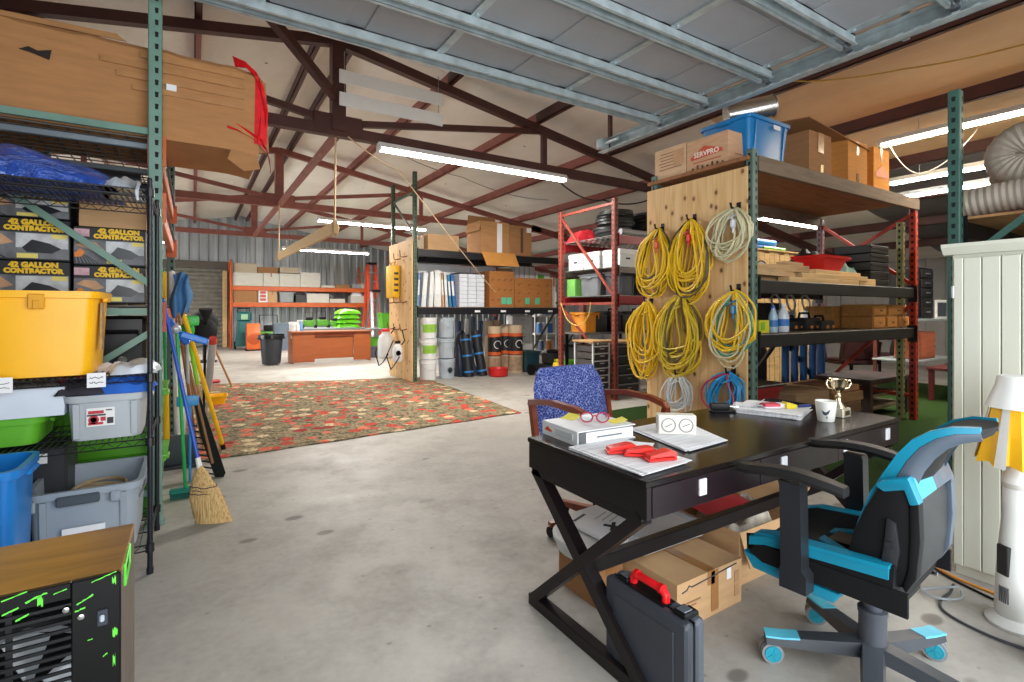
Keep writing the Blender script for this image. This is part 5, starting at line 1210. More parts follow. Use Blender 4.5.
# white boxes
for i, (xa, xb, ya, yb) in enumerate(((5.46, 5.84, 6.50, 6.86), (5.46, 5.84, 6.09, 6.47), (5.5, 5.84, 5.67, 6.05), (5.87, 6.22, 5.67, 6.05), (6.25, 6.6, 5.67, 6.05), (6.7, 7.05, 5.67, 6.05))):
    t = carton(['white record box at the back left of the red rack middle deck', 'white record box second along the end of the red rack middle deck', 'white record box just right of the front orange post', 'white record box second right of the front orange post', 'white record box beside the plywood end', 'white record box hidden deepest behind the plywood end'][i], xa, xb, ya, yb, 2.002, 2.272, mat((214, 216, 216), .6, var=.05), tape=False, group='white record boxes on the red rack')
    yw = (yb - ya) / 2
    part('lid', B().box(-(xb - xa) / 2 - .006, (xb - xa) / 2 + .006, -yw - .006, yw + .006, .20, .275, .006), WHITE, t, world=False)
    part('hand_slot', B().box(-.045, .045, -yw - .003, -yw + .002, .12, .145).box(-(xb - xa) / 2 - .003, -(xb - xa) / 2 + .002, -.045, .045, .12, .145) if i < 2 else B().box(-.045, .045, -yw - .003, -yw + .002, .12, .145), DARK, t, world=False)
tote('lidded grey tote on the red rack, left of the orange post', 5.66, 6.36, 1.568, .4, .5, .33, mat((110, 114, 118), .5), lid=mat((96, 100, 104), .5))
tote('dark grey tote on the red rack, right of the orange post', 5.68, 5.86, 1.568, .36, .38, .34, mat((66, 70, 74), .5), lid=mat((60, 62, 66), .5))
tote('dark tote on the red rack beside the plywood end', 6.08, 5.86, 1.568, .36, .38, .3, mat((58, 60, 64), .5), lid=BLK)
single('green_box', B().box(5.45, 5.7, 6.68, 6.9, 1.57, 1.86, .004), mat((110, 176, 84), .6), 'bright green paper box behind the left orange post on the red rack', 'box')
single('black_bag', lump(6.0, 7.0, 6.2, 6.9, 1.57, .3, 73, 14, .8), mat((34, 35, 38), .6), 'black bag behind the totes on the red rack lower deck', 'bag')
# below: orange bin, black bin, drawers, wire baskets, bucket, can
t = thing('low_shelf', 'low grey shelf bench at the foot of the red rack', 'shelf', (6.0, 6.75, 0))
part('board', B().box(5.42, 8.4, 6.45, 6.93, .93, .96), mat((120, 116, 110), .6), t)
for x in (5.45, 6.7, 8.36):
    for y in (6.48, 6.9): part('leg', B().box(x - .02, x + .02, y - .02, y + .02, 0, .93), BLKM, t)
tote('orange-yellow bin on the low bench behind the left orange post', 5.68, 6.70, .961, .4, .42, .34, mat((232, 150, 40), .4))
for i, px in enumerate((598, 612, 624, 636)):
    t = thing('power_tool_case', ['black tool case leftmost on the low bench of the red rack', 'black tool case second from left on the low bench', 'black tool case third from left on the low bench', 'black tool case rightmost on the low bench by the plywood'][i], 'case', (ax(px, 6.6), 6.66, .961), 0, 'black tool cases on the low bench')
    x = ax(px, 6.6); h = .3 + .06 * (i % 2)
    part('shell', B().box(x - .13, x + .13, 6.5, 6.85, .961, .961 + h, .03, seg=2), mat((32, 33, 36), .5), t)
    part('handle', B().tube([(x - .07, 6.62, .95 + h), (x - .07, 6.62, .995 + h), (x + .07, 6.62, .995 + h), (x + .07, 6.62, .95 + h)], .014, 6), BLK, t)
xa, xb, Yd = ax(593, 5.72), ax(610, 5.72), 5.72
def drawers(label, xa, xb, Yd, zt, n, m, mf):
    t = thing('drawer_cart', label, 'drawers', ((xa + xb) / 2, Yd + .2, 0))
    for x in (xa + .012, xb - .012):
        for y in (Yd + .012, Yd + .43): part('leg', B().box(x - .012, x + .012, y - .012, y + .012, 0, zt - .03), mf, t)
    part('top', B().box(xa - .02, xb + .02, Yd - .02, Yd + .46, zt - .03, zt, .005), wood((176, 140, 96), (8, 1, 1)), t)
    for k in range(n):
        z0 = .06 + (zt - .12) * k / n; h = (zt - .12) / n - .015
        d = part('drawer', B().box(xa + .03, xb - .03, Yd + .0, Yd + .42, z0, z0 + h, .008), m, t)
        part('rail', B().box(xa + .012, xb - .012, Yd - .006, Yd + .0, z0 + h - .018, z0 + h), mf, d)
        part('pull', B().box((xa + xb) / 2 - .04, (xa + xb) / 2 + .04, Yd - .02, Yd - .004, z0 + h * .45, z0 + h * .45 + .014), mf, d)
drawers('white-framed cart of clear dark drawers by the orange post', xa, xb, Yd, .88, 7, mat((70, 64, 62), .3, var=.3), mat((214, 214, 212), .4))
drawers('chrome-framed cart of dark drawers between the orange post and plywood end', ax(617, 5.75), ax(640, 5.75), 5.75, .86, 5, mat((52, 50, 50), .4, var=.3), mat((160, 160, 160), .3, .6))
bucket('lime green bucket on the floor behind the blue office chair', ax(571, 7.15), 7.15, .15, .17, .3, LIME, lid=False)
single('plastic_crate', B().tub(ax(571, 7.15), 7.15, 0, .15, .22, .2, .24, .22, .01, .01, .03), mat((60, 120, 50), .5), 'dark green crate under the lime green bucket', 'crate')
t = thing('gas_can', 'grey metal fuel can left of the drawer cart', 'can', (ax(586, 6.6), 6.2, 0))
x = ax(586, 6.2); part('body', B().lathe([(.1, 0), (.11, .02), (.11, .5), (.06, .62), (.025, .66), (.025, .72)], (x, 6.2, 0), 18), mat((96, 104, 104), .4, .4), t)
part('cap', B().cyl((x, 6.2, .72), (x, 6.2, .75), .03), BLK, t)
part('handle', B().tube([(x + .1, 6.2, .4), (x + .17, 6.2, .45), (x + .17, 6.2, .6), (x + .05, 6.2, .64)], .01, 6), BLKM, t)
t = thing('yellow_jug', 'small yellow jug beside the lawn mower', 'jug', (ax(560, 7.4), 7.3, 0))
x = ax(560, 7.3); part('body', B().box(x - .1, x + .1, 7.2, 7.4, .0, .4, .04, seg=2), mat((226, 196, 40), .4), t)
part('cap', B().cyl((x + .04, 7.3, .4), (x + .04, 7.3, .44), .03), BLK, t); part('handle', B().tube([(x - .08, 7.3, .39), (x - .06, 7.3, .45), (x + .0, 7.3, .45), (x + .01, 7.3, .39)], .012, 6), mat((226, 196, 40), .4), t)
cable('yellow cable looped from the red rack strut', [(5.32, 6.9, 1.46), (5.3, 6.72, 1.2), (5.29, 6.5, 1.1), (5.29, 6.3, 1.12), (5.3, 6.16, 1.25), (5.31, 6.12, 1.46)], .008, mat((206, 176, 90), .5), .02)
t = thing('plastic_bin', 'dark plastic bin behind the lawn mower', 'bin', (ax(566, 7.9), 7.9, 0))
x = ax(580, 7.9); part('bin', B().tub(x, 7.9, 0, .6, .2, .2, .24, .24, .006, .012, .03), mat((54, 58, 60), .5), t); part('lid', B().tub(x, 7.9, .6, .64, .25, .25, .24, .24, .006, .01, .02), BLK, t)
# ================================================================ PLYWOOD-ENDED RACK WITH THE CORDS
XP0, XP1, YP0, YP1 = 4.12, 7.42, 2.6, 3.75
t = thing('pallet_rack', 'rack with a tall plywood end hung with coiled cords, right of centre', 'rack', (5.7, 3.2, 0))
end_frame(t, XP0, YP0, YP1, 2.74, GRNR, (.3, 1.4, 2.3), ((0, 1, .3, 1.4),))
end_frame(t, XP1, YP0, YP1, 2.6, mat((188, 58, 34), .5, var=.2), (.3,), ((0, 1, .3, 1.4), (0, 1, 2.5, 1.66), (1, 0, 2.5, 1.9)), m2=mat((100, 62, 66), .5, var=.2))
part('upright', post_b(XP1 - .02, YP0 + .16, 0, 2.42), [mat((170, 176, 120), .5, var=.2), HOLE], t)
part('end_panel', B().box(4.055, 4.078, YP0 + .04, YP1 + .03, .0, 2.585, .002), PLY, t)
OLDW = wood((116, 98, 82), (1, 9, 9), .75, False, .4)
part('beam', B().box(XP0 + .04, XP1 + .05, YP0 - .01, YP0 + .03, 2.55, 2.685, .004), OLDW, t); part('beam', B().box(XP0 + .04, XP1 - .045, YP1 - .06, YP1 - .02, 2.5, 2.66, .004), OLDW, t)
part('top_deck', B().box(XP0 - .06, XP1 + .04, YP0 + .031, YP1 + .03, 2.645, 2.68, .002), wood((150, 100, 62), (1, 5, 1), .7, False, .35), t)
DKB2 = mat((24, 21, 20), .55, var=.3)
for z in (1.605, 1.125):
    beams(t, XP0, XP1, YP0, YP1, z, .12, DKB2)
    part('shelf_board', B().box(XP0 + .045, XP1 - .045, YP0 + .06, YP1 - .06, z - .03, z - .001), wood((96, 80, 64), (1, 6, 1)), t)
part('brace', B().bar((5.6, YP1 - .08, .42), (6.35, YP1 - .08, 1.0), .025, .05), DKB2, t); part('brace', B().bar((6.35, YP1 - .1, 1.0), (7.1, YP1 - .1, .42), .025, .05), DKB2, t)
# cords on hooks
HKB = mat((24, 24, 26), .4, .5)
def cords(label, pxh, pyh, pxl, pxr, pyb, n, m, seed, r=.0088, extra=None, plug=None, ring=False):
    X = 4.0; yh, zh = by(pxh, X), bz(pxh, pyh, X); ya, yb = by(pxr, X), by(pxl, X); zb = bz(pxh, pyb, X)
    rnd = random.Random(seed); t = thing('extension_cord', label, 'cord', (X, yh, zb), 0, 'cords hung on the plywood end panel')
    part('hook', B().tube([(4.056, yh, zh + .05), (4.0, yh, zh + .035), (3.95, yh, zh + .03), (3.935, yh, zh + .075)], .009, 6).box(4.05, 4.056, yh - .02, yh + .02, zh, zh + .09), HKB, t)
    def bundle(k0, mm, nm='cord'):
        pts = []; rnd2 = [rnd.uniform(.004, .022) for _ in range(60)]
        W = (yb - ya) / 2; cmid = (ya + yb) / 2 - yh; L = zh + .04 - zb
        for k in range(round(k0 * 1.3)):
            w = W * rnd.uniform(.45, 1.); l = L * rnd.uniform(.62, 1.); sh = cmid + rnd.uniform(-.2, .2) * W * (1.3 - w / W); xo = rnd.uniform(-.06, .035); lean = rnd.uniform(-.55, .55) * W
            e = rnd.uniform(.45, 1.1); s2 = rnd.uniform(0, 6)
            for j in range(30):
                th = 2 * PI * j / 30; q = (1 - math.cos(th)) / 2
                y = yh + sh * q ** .6 + w * math.sin(th) * (.25 + .75 * q ** (e * .8)) * 1.18 + lean * q * (1 - q) * 2 + rnd2[k] * math.sin(3 * th + s2)
                z = zh + .035 - l * q + .006 * math.sin(4 * th + s2)
                y = min(max(y, ya), yb)
                pts.append((X - .012 + xo * min(1, q * 4) + .008 * math.sin(2 * th + s2), y, max(z, zb)))
        # smooth transition by sharing the hook point
        part(nm, B().tube(pts, r, 6), mm, t)
        return pts
    bundle(n, m)
    if extra: 
        for k, mm in extra: bundle(k, mm, 'cord')
    # a wrap that ties the loops half way
    zt_ = zh - .12 * (zh - zb); W = (yb - ya) / 2
    part('tie', B().tube([(X - .01 + .05 * math.cos(R(a)), yh + .055 * math.sin(R(a)) * 1.4, zt_ + .02 * math.sin(R(a * 2))) for a in range(0, 360, 24)], r, 6, closed=True), plug or m, t)
    if plug:
        pl = part('plug', B().box(X - .1, X - .05, yh - .05, yh - .015, zt_ - .1, zt_ - .02, .012).cyl((X - .075, yh - .032, zt_ - .1), (X - .075, yh - .032, zt_ - .14), .008), plug, t)
    return t
CY = mat((232, 190, 30), .45, var=.1); CY2 = mat((206, 178, 40), .45, var=.15); CC = mat((206, 198, 160), .5); CW_ = mat((206, 208, 206), .5); CB = mat((30, 140, 196), .4); CR = mat((176, 46, 70), .4); CDK = mat((70, 62, 30), .5)
cords('yellow cord bundle with blue and orange plugs, top left of the plywood end', 659, 232, 636, 673, 298, 15, CY, 1, extra=((2, CDK),), plug=mat((210, 90, 40), .4))
cords('long yellow cord bundle in the middle of the top row on the plywood', 691, 223, 670, 711, 304, 16, CY, 2, extra=((3, CDK),), plug=RED)
cords('cream cord bundle hung at the top right of the plywood end', 735, 212, 709, 752, 262, 13, CC, 3, plug=mat((196, 200, 206), .4))
cords('yellow cord bundle spread wide at the lower left of the plywood end', 648, 304, 629, 663, 379, 16, CY, 4)
cords('tangled yellow cord bundle with dark strands in the centre of the plywood end', 681, 298, 655, 702, 380, 15, CY2, 5, extra=((4, CY), (2, CDK)))
cords('yellow and white cord bundle hung at the right edge of the plywood end', 735, 294, 708, 757, 368, 11, CY, 6, extra=((3, CC), (2, mat((70, 150, 130), .4))), plug=mat((30, 110, 150), .4))
cords('small white cord bundle low on the plywood end behind the desk', 679, 377, 664, 693, 418, 10, CW_, 7, r=.007)
cords('blue and red cord bundle low on the plywood end by the green post', 730, 376, 704, 743, 420, 9, CB, 8, extra=((4, CR),))
# boxes on the top deck
zt = 2.682
def ybx(label, pxl, pxr, pyt, dep, X=4.1, m=CARD, **k):      # face towards -X
    y0, y1 = by(pxr, X), by(pxl, X); h = bz((pxl + pxr) / 2, pyt, X) - zt
    return carton(label, X, X + dep, y0, y1, zt, zt + h, m, **k), y0, y1, h
PK = card((214, 170, 134), 'pk')
t1, y0, y1, h = ybx('carton with a red roof-shaped logo at the near corner of the top deck', 687, 728, 136, .30, m=PK, tape=False)
b = B(); ym = (y0 + y1) / 2; w = (y1 - y0)
b.prism([(ym + .4 * w, zt + .42 * h), (ym + .05 * w, zt + .72 * h), (ym - .36 * w, zt + .5 * h), (ym - .38 * w, zt + .4 * h), (ym + .38 * w, zt + .34 * h)], 'x', 4.094, 4.098)
lg = part('logo', b, mat((206, 76, 48), .6), t1)
part('lettering', text_b('SERVPRO', .075 * w * 2, face_m((4.0925, ym + .0 * w, zt + .47 * h), FX), bold=.002), mat((246, 226, 210), .6), lg)
part('print', B().box(4.095, 4.098, ym - .34 * w, ym + .34 * w, zt + .22 * h, zt + .25 * h), mat((190, 90, 60), .6), t1)
for k in range(7): part('tear', B().box(4.094, 4.098, y0 + w * (.1 + .12 * k), y0 + w * (.14 + .12 * k), zt + .0, zt + .025 + .01 * (k % 3)), mat((90, 64, 44), .9), t1)
part('print', B().box(4.2, 4.36, y0 - .004, y0 - .001, zt + .12 * h, zt + .15 * h).box(4.2, 4.36, y0 - .004, y0 - .001, zt + .3 * h, zt + .33 * h), mat((160, 110, 80), .7), t1)
t2, y0, y1, h = ybx('pale carton printed with a form, at the left end of the top deck', 655, 686, 147, .30, m=card((222, 186, 150), 'pk2'), tape=False)
for k in range(6): part('printed_line', B().box(4.095, 4.098, y0 + .05, y1 - .06 - .02 * (k % 2), zt + h * (.3 + .1 * k), zt + h * (.3 + .1 * k) + .008), mat((150, 106, 76), .7), t2)
part('printed_form', B().box(4.094, 4.098, y0 + .03, y0 + .15, zt + .35 * h, zt + .85 * h), mat((196, 150, 112), .7), t2)
xa, xb = ax(751, 2.75), ax(792, 2.75); h = az(772, 119, 2.75) - zt
tb = tote('bright blue tote holding a foil duct on the top deck', (xa + xb) / 2, 3.03, zt, xb - xa + .03, .56, h, mat((20, 118, 180), .35, var=.06), taper=.82)
part('label', B().box(.02, .13, -.285, -.281, h - .09, h - .05), PAPER, tb, world=False)
t = thing('foil_duct', 'shiny foil duct sticking out of the blue tote', 'duct', (4.8, 3.0, zt + .3))
p0, p1 = Vector((4.45, 3.12, zt + h + .115)), Vector((4.8, 2.85, zt + h + .20)); d = (p1 - p0).normalized(); a_ = d.orthogonal().normalized(); b_ = d.cross(a_)
rows = []
for k in range(40):
    r = .1 + (.006 if k % 2 else 0); c_ = p0.lerp(p1, k / 39)
    rows.append([tuple(c_ + (a_ * math.cos(2 * PI * j / 20) + b_ * math.sin(2 * PI * j / 20)) * r) for j in range(20)])
for c_, r in ((p1 - d * .002, .09), (p0 + d * .1, .09)): rows.append([tuple(c_ + (a_ * math.cos(2 * PI * j / 20) + b_ * math.sin(2 * PI * j / 20)) * r) for j in range(20)])
part('duct', B().loft(rows), mat((216, 214, 210), .25, .9), t, smooth=60)
part('end_rim', B().tube([tuple(p1 + (a_ * math.cos(2 * PI * j / 20) + b_ * math.sin(2 * PI * j / 20)) * .103) for j in range(20)], .008, 6, closed=True), STEEL, t)
for i, (pa, pb, pt, dep, m, l) in enumerate(((797, 831, 131, .5, CARD2, 'brown carton right of the blue tote on the top deck'), (836, 867, 139, .45, CARDO, 'carton coloured lamp-lit orange-brown, second from the right end of the top deck'), (869.5, 889, 148, .4, card((226, 156, 70), 'or'), 'carton coloured lamp-lit orange with a faint roof logo at the right end of the top deck'))):  # orange of the two right-hand cartons has the warm lamp light coloured in
    Yb = 2.68; xa, xb = ax(pa + 12 - 8 * (i == 2), Yb), ax(pb, Yb)
    t_ = carton(l, xa, xb, Yb, Yb + dep, zt, az((pa + pb) / 2, pt, Yb), m)
    h = az((pa + pb) / 2, pt, Yb) - zt; xm = (xa + xb) / 2; w = xb - xa
    if i == 0: part('tape', B().box(xm - .05, xm + .06, Yb - .006, Yb - .003, zt + h * .55, zt + h), TAPE, t_); part('label', B().box(xm, xm + .05, Yb - .006, Yb - .003, zt + .04, zt + .12), mat((236, 210, 140), .5), t_)
    if i == 2: part('logo', B().prism([(xm - .4 * w, zt + .42 * h), (xm, zt + .62 * h), (xm + .4 * w, zt + .45 * h), (xm + .38 * w, zt + .34 * h), (xm - .36 * w, zt + .34 * h)], 'y', Yb - .005, Yb - .003), mat((206, 110, 40), .6), t_)
    if i == 1: part('hand_hole', B().box(xm - .03, xm + .02, Yb - .005, Yb - .003, zt + .05, zt + .14), mat((120, 80, 40), .8), t_)
ztop = az(815, 131, 2.68) + .012
single('cardboard_sheet', B().grid(lambda u, v: (ax(800, 2.75) + (ax(862, 2.75) - ax(800, 2.75)) * u, 2.66 + .55 * v, ztop + .13 - .15 * u + .04 * v - .03 * (1 - v) * (1 - u)), 6, 6, .008), CARD2, 'loose cardboard sheet lying across the cartons on the top deck', 'cardboard')
# shelf at 1.6 m
z1 = 1.606
PL = ['long pale plank at the front of the lumber pile', 'plank second in the lumber pile, its end towards the green post', 'thick timber crosswise at the left of the lumber pile', 'pale plank at the top front of the pile', 'short block of timber topmost in the pile', 'narrow batten along the back of the pile', 'short offcut at the right front of the pile', 'broad grey plank slanting at the left end of the pile', 'tan plank in the middle layer of the pile', 'pale board on the middle layer at the right', 'grey timber second from the top at the left', 'pale offcut with a square end right of the red trough']
for i, (x0, x1, y, z, w, h, rz) in enumerate(((4.9, 6.3, 2.74, .0, .12, .06, 0), (4.6, 6.4, 2.90, 0, .14, .06, 0), (4.40, 5.2, 3.08, .0, .14, .10, -.15), (5.2, 6.5, 2.76, .061, .12, .05, -.03), (5.05, 5.4, 2.86, .165, .12, .06, .1), (4.8, 6.6, 3.30, 0, .05, .05, 0), (6.36, 6.74, 2.76, 0, .12, .09, 0), (4.32, 5.15, 2.80, .062, .16, .05, .10), (4.7, 6.3, 2.9, .061, .13, .05, .02), (5.5, 6.6, 2.84, .112, .14, .05, .05), (4.36, 5.35, 2.84, .113, .12, .07, -.12), (6.1, 6.5, 3.0, .061, .12, .08, .1))):
    L = x1 - x0; m_ = [LUMB, wood((190, 156, 112), (1, 10, 10)), wood((150, 134, 112), (1, 10, 10))][i % 3]
    single('lumber', B().box(-L / 2, L / 2, -w / 2, w / 2, 0, h, .004, M=Mt(((x0 + x1) / 2, y + .06, z1 + z), rz)), m_, PL[i], 'lumber', 'lumber pile on the plywood-ended rack')
t = thing('red_tray', 'red plastic trough resting on the lumber pile', 'tray', (5.98, 3.0, z1 + .166))
b = B(); xa, xb = ax(797, 3.3), ax(846, 3.3)
part('tub', B().tub(5.98, 3.0, z1 + .166, z1 + .33, .2, .13, .30, .17, .008, .015, .03), RED, t)
part('handle', B().tube([(6.26, 2.95, z1 + .32), (6.55, 2.95, z1 + .335), (6.6, 3.0, z1 + .33), (6.55, 3.05, z1 + .33), (6.26, 3.05, z1 + .32)], .018, 8), RED, t)
single('tarp', lump(6.2, 6.8, 3.27, 3.62, z1, .42, 81, 14, .8), mat((30, 32, 34), .5), 'black tarpaulin heaped behind the red trough', 'tarp')
single('scrub_pad', lump(6.5, 6.82, 2.95, 3.24, z1 + .001, .26, 82, 12, 1.), mat((150, 190, 180), .6, var=.3, sc=20), 'pale green wrapped bundle right of the red trough', 'bundle')
for k in range(5):
    for j in range(1):
        x = 6.83
        t = thing('black_crate', f"black slatted crate, {['lowest', 'second from the bottom', 'middle', 'second from the top', 'topmost'][k]} of the stack on the lumber shelf", 'crate', (x + .24, 3.05, z1 + k * .105), 0, 'black crates on the plywood-ended rack')
        part('crate', B().box(x, x + .48, 2.85, 3.25, z1 + k * .105 + .001, z1 + k * .105 + .098, .006), mat((26, 25, 26), .6), t)
        part('rib', B().box(x + .02, x + .46, 2.842, 2.85, z1 + k * .105 + .06, z1 + k * .105 + .075), mat((48, 44, 44), .6), t)
# cedar strips and blue foam behind (on a rack in the next row)
t = thing('cedar_panel', 'row of pale upright cedar boards seen beyond the lumber shelf', 'panel', (8.4, 4.85, 0))
for i in range(12): part('board', B().box(7.56 + .145 * i, 7.695 + .145 * i, 4.8, 4.825, .0, 2.3 - .02 * (i % 3), .003), LUMB, t)
part('rail', B().box(7.5, 9.4, 4.83, 4.87, .5, .6), LUMB, t); part('rail', B().box(7.5, 9.4, 4.83, 4.87, 1.5, 1.6), LUMB, t); part('shelf_board', B().box(7.5, 9.4, 4.74, 5.1, 2.302, 2.322), LUMB, t)
for i, z in enumerate((2.33, 2.421)):
    single('foam_roll', B().cyl((7.6, 4.88, z + .038), (8.3, 4.9, z + .038), .045, n=14), BLUE if i == 0 else mat((50, 120, 210), .5), ['lower blue foam roll over the cedar boards', 'upper blue foam roll over the cedar boards'][i], 'roll')
single('lime_roll', B().cyl((7.8, 4.79, 2.348), (8.4, 4.79, 2.348), .025, n=12), LIME, 'thin lime roll under the blue foam rolls', 'roll')
t = thing('dial_gauge', 'round white dial propped at the left of the lumber shelf', 'gauge', (4.5, 3.4, z1))
part('dial', B().lathe([(.13, 0), (.13, .02), (.11, .025), (.001, .025)], n=24, M=Mt((ax(760, 3.3), 3.3, z1 + .135), 0, R(90))), mat((176, 180, 170), .5), t)
part('rim', B().tube([(ax(760, 3.3) + .135 * math.cos(R(a)), 3.285, z1 + .143 + .135 * math.sin(R(a))) for a in range(0, 360, 20)], .007, 6, closed=True), DARK, t)
# shelf at 1.12 m
z2 = 1.126; Yf = 2.72
t = thing('soda_case', 'yellow and lime printed carton at the left of the lower shelf', 'box', (ax(765, Yf), Yf, z2))
xa, xb = ax(760, Yf), ax(769.5, Yf)
part('body', B().box(xa, xb, Yf, Yf + .3, z2, z2 + .12, .004), mat((206, 196, 40), .5), t); part('print', B().box(xa + .01, (xa + xb) / 2, Yf - .003, Yf, z2 + .03, z2 + .1), mat((120, 170, 40), .5), t)
for i, (px, h, c_, l) in enumerate(((774, .25, (170, 196, 214), 'clear water bottle with a blue label on the lower shelf'), (784, .27, (214, 220, 226), 'white jug with a blue label beside the water bottle'))):
    x = ax(px, Yf + .05); t = thing('bottle', l, 'bottle', (x, Yf + .06, z2), 0)
    r = .04 + .014 * i
    part('body', B().lathe([(r * .9, 0), (r, .01), (r, h * .6), (r * .75, h * .75), (.018, h * .88), (.018, h * .94)], (x, Yf + .06, z2), 18), mat(c_, .12, var=.05), t)
    part('cap', B().lathe([(.021, 0), (.021, .022), (.001, .022)], (x, Yf + .06, z2 + h * .93), 14), [BLUE, WHITE][i], t)
    part('label', B().lathe([(r * 1.02, 0), (r * 1.02, h * .25)], (x, Yf + .06, z2 + h * .22), 18, cap=False), mat((60, 120, 190), .5), t)
for i, (pa, pb, y, h, l) in enumerate(((790, 806, 2.9, .1, 'dark toolbox behind the white jug'), (806, 822, 2.85, .13, 'black power tool in the middle of the lower shelf'), (822, 836, 2.8, .1, 'black power tool beside the long brown box'))):
    xa, xb = ax(pa, y), ax(pb, y) - .02; t = thing('power_tool', l, 'tool', ((xa + xb) / 2, y, z2))
    part('body', B().box(xa, xb, y, y + .2, z2, z2 + h, .02, seg=2), mat((32, 30, 30), .5), t)
    part('handle', B().tube([(xa + .04, y + .1, z2 + h - .01), (xa + .06, y + .1, z2 + h + .05), (xb - .06, y + .1, z2 + h + .05), (xb - .04, y + .1, z2 + h - .01)], .012, 6), BLK, t)
    for q in range(2): part('knob', B().cyl((xa + .1 + .12 * q, y - .015, z2 + .035), (xa + .1 + .12 * q, y, z2 + .035), .016), mat((210, 130, 60), .5), t)
BOXW = wood((196, 138, 74), (1, 6, 6), .6, False, .25)
k = 0
DL = ['left', 'middle', 'right']
for row in range(2):
    for c_ in range(3 if row == 0 else 2):
        pa, pb = [(873.5, 886), (887, 898), (899, 909.5)][c_] if row == 0 else [(873.5, 887), (888, 907)][c_]
        xa, xb = ax(pa, Yf), ax(pb, Yf); zz = z2 + row * .142
        t = thing('drawer_box', f"small wooden drawer box, {DL[c_] if row == 0 else ['left', 'right'][c_]} of the {['lower', 'upper'][row]} row on the lower shelf", 'box', ((xa + xb) / 2, Yf, zz), 0, 'wooden drawer boxes on the lower shelf')
        part('case', B().box(xa, xb, Yf + .01, Yf + .34, zz + .001, zz + .138, .002), BOXW, t)
        f_ = part('drawer_front', B().box(xa + .012, xb - .012, Yf, Yf + .01, zz + .014, zz + .124, .003), BOXW, t)
        part('pull', B().tube([((xa + xb) / 2 + .03 * math.cos(R(a)), Yf - .012, zz + .075 - .014 * math.sin(R(a))) for a in range(0, 181, 20)], .004, 5), DARK, f_)
xa, xb = ax(831, 3.1), ax(872.5, 2.95)
single('long_box', B().box(xa, xb - .02, 3.08, 3.4, z2, z2 + .26, .003), BOXW, 'long brown wooden box behind the small drawer boxes', 'box')
for i in range(3):
    single('cable_ring', B().tube([(ax(776 + 15 * i, 3.4) + .085 * math.cos(R(a)), 3.4 + .02 * math.sin(R(a)), z2 + .302 + .1 * math.sin(R(a))) for a in range(0, 360, 18)], .012, 7, closed=True).box(ax(776 + 15 * i, 3.4) - .03, ax(776 + 15 * i, 3.4) + .03, 3.36, 3.44, z2 + .0, z2 + .2), mat((206, 206, 206), .3, .4), ['white ring at the left behind the bottles', 'white ring in the middle behind the power tools', 'white ring at the right above the power tools'][i], 'ring', 'white rings on the lower shelf')
# under the rack
t = thing('red_tub', 'dark red tub tilted on the floor under the plywood-ended rack', 'tub', (4.9, 3.0, 0))
part('tub', B().tub(4.52, 3.0, .0, .62, .2, .2, .26, .26, .008, .02, .04), mat((128, 28, 32), .45), t)
part('lid', B().box(4.23, 4.81, 2.71, 3.29, .622, .645, .008), mat((40, 36, 36), .5), t)
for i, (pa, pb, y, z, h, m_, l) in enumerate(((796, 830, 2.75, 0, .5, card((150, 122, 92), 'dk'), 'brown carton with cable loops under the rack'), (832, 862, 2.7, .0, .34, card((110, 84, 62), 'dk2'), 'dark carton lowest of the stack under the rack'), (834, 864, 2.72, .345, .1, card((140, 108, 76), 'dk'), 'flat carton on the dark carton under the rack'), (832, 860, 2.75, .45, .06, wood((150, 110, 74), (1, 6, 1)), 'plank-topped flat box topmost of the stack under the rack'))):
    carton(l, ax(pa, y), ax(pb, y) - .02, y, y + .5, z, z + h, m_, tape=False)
t = thing('bench', 'dark wooden bench with stacked trays at the right foot of the rack', 'bench', (6.6, 3.0, 0))
xa, xb = ax(866, 2.9), ax(906, 2.9)
DW = wood((58, 40, 36), (1, 6, 1), .5)
part('top', B().box(xa, xb, 2.85, 3.5, .44, .5, .006), DW, t)
for x in (xa + .05, xb - .05):
    for y in (2.9, 3.45): part('leg', B().box(x - .04, x + .04, y - .04, y + .04, 0, .44), DW, t)
for i in range(2): part('shelf', B().box(xa + .06, xb - .06, 2.9, 3.45, .12 + .15 * i, .15 + .15 * i), wood((120, 104, 84), (1, 6, 1)), t)
single('cable_coil', coil(ax(812, 2.68), 2.66, 0, .12, .02, 3, .008, 9, .02), BLK, 'black cable dropped on the floor before the brown carton', 'cable')
for i in range(5):
    x = ax(778 + i * 9, 3.7); single('hose', B().tube([(x, 3.6, 0.0), (x + .03, 3.62, .75), (x + .02 * (i % 2), 3.6, .95), (x + .1, 3.6, 1.0)], .045, 10), mat((28, 78, 132), .5), ['blue folded hose at the far left over the red tub', 'blue folded hose second over the red tub', 'blue folded hose third over the red tub', 'blue folded hose standing behind the brown carton', 'blue folded hose at the right behind the brown carton'][i], 'hose', 'blue hoses under the plywood-ended rack')

for i in range(3):
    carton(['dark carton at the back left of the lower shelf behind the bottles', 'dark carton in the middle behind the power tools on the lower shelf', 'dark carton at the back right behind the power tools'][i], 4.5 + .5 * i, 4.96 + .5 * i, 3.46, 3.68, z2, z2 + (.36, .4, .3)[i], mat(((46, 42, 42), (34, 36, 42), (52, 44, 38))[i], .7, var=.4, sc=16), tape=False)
t = thing('dark_backing', 'dark chest added to darken the gap behind the blue hoses', 'chest', (5.8, 4.3, 0))  # dark backing added to darken what shows under the lower shelf
part('body', B().box(5.0, 6.7, 4.05, 4.5, 0.013, .82, .02), mat((20, 20, 23), .6), t); part('lid', B().box(4.98, 6.72, 4.03, 4.52, .822, .95, .02), mat((26, 26, 30), .6), t)
part('latch', B().box(5.8, 5.9, 4.02, 4.03, .78, .86, .003), STEEL, t)
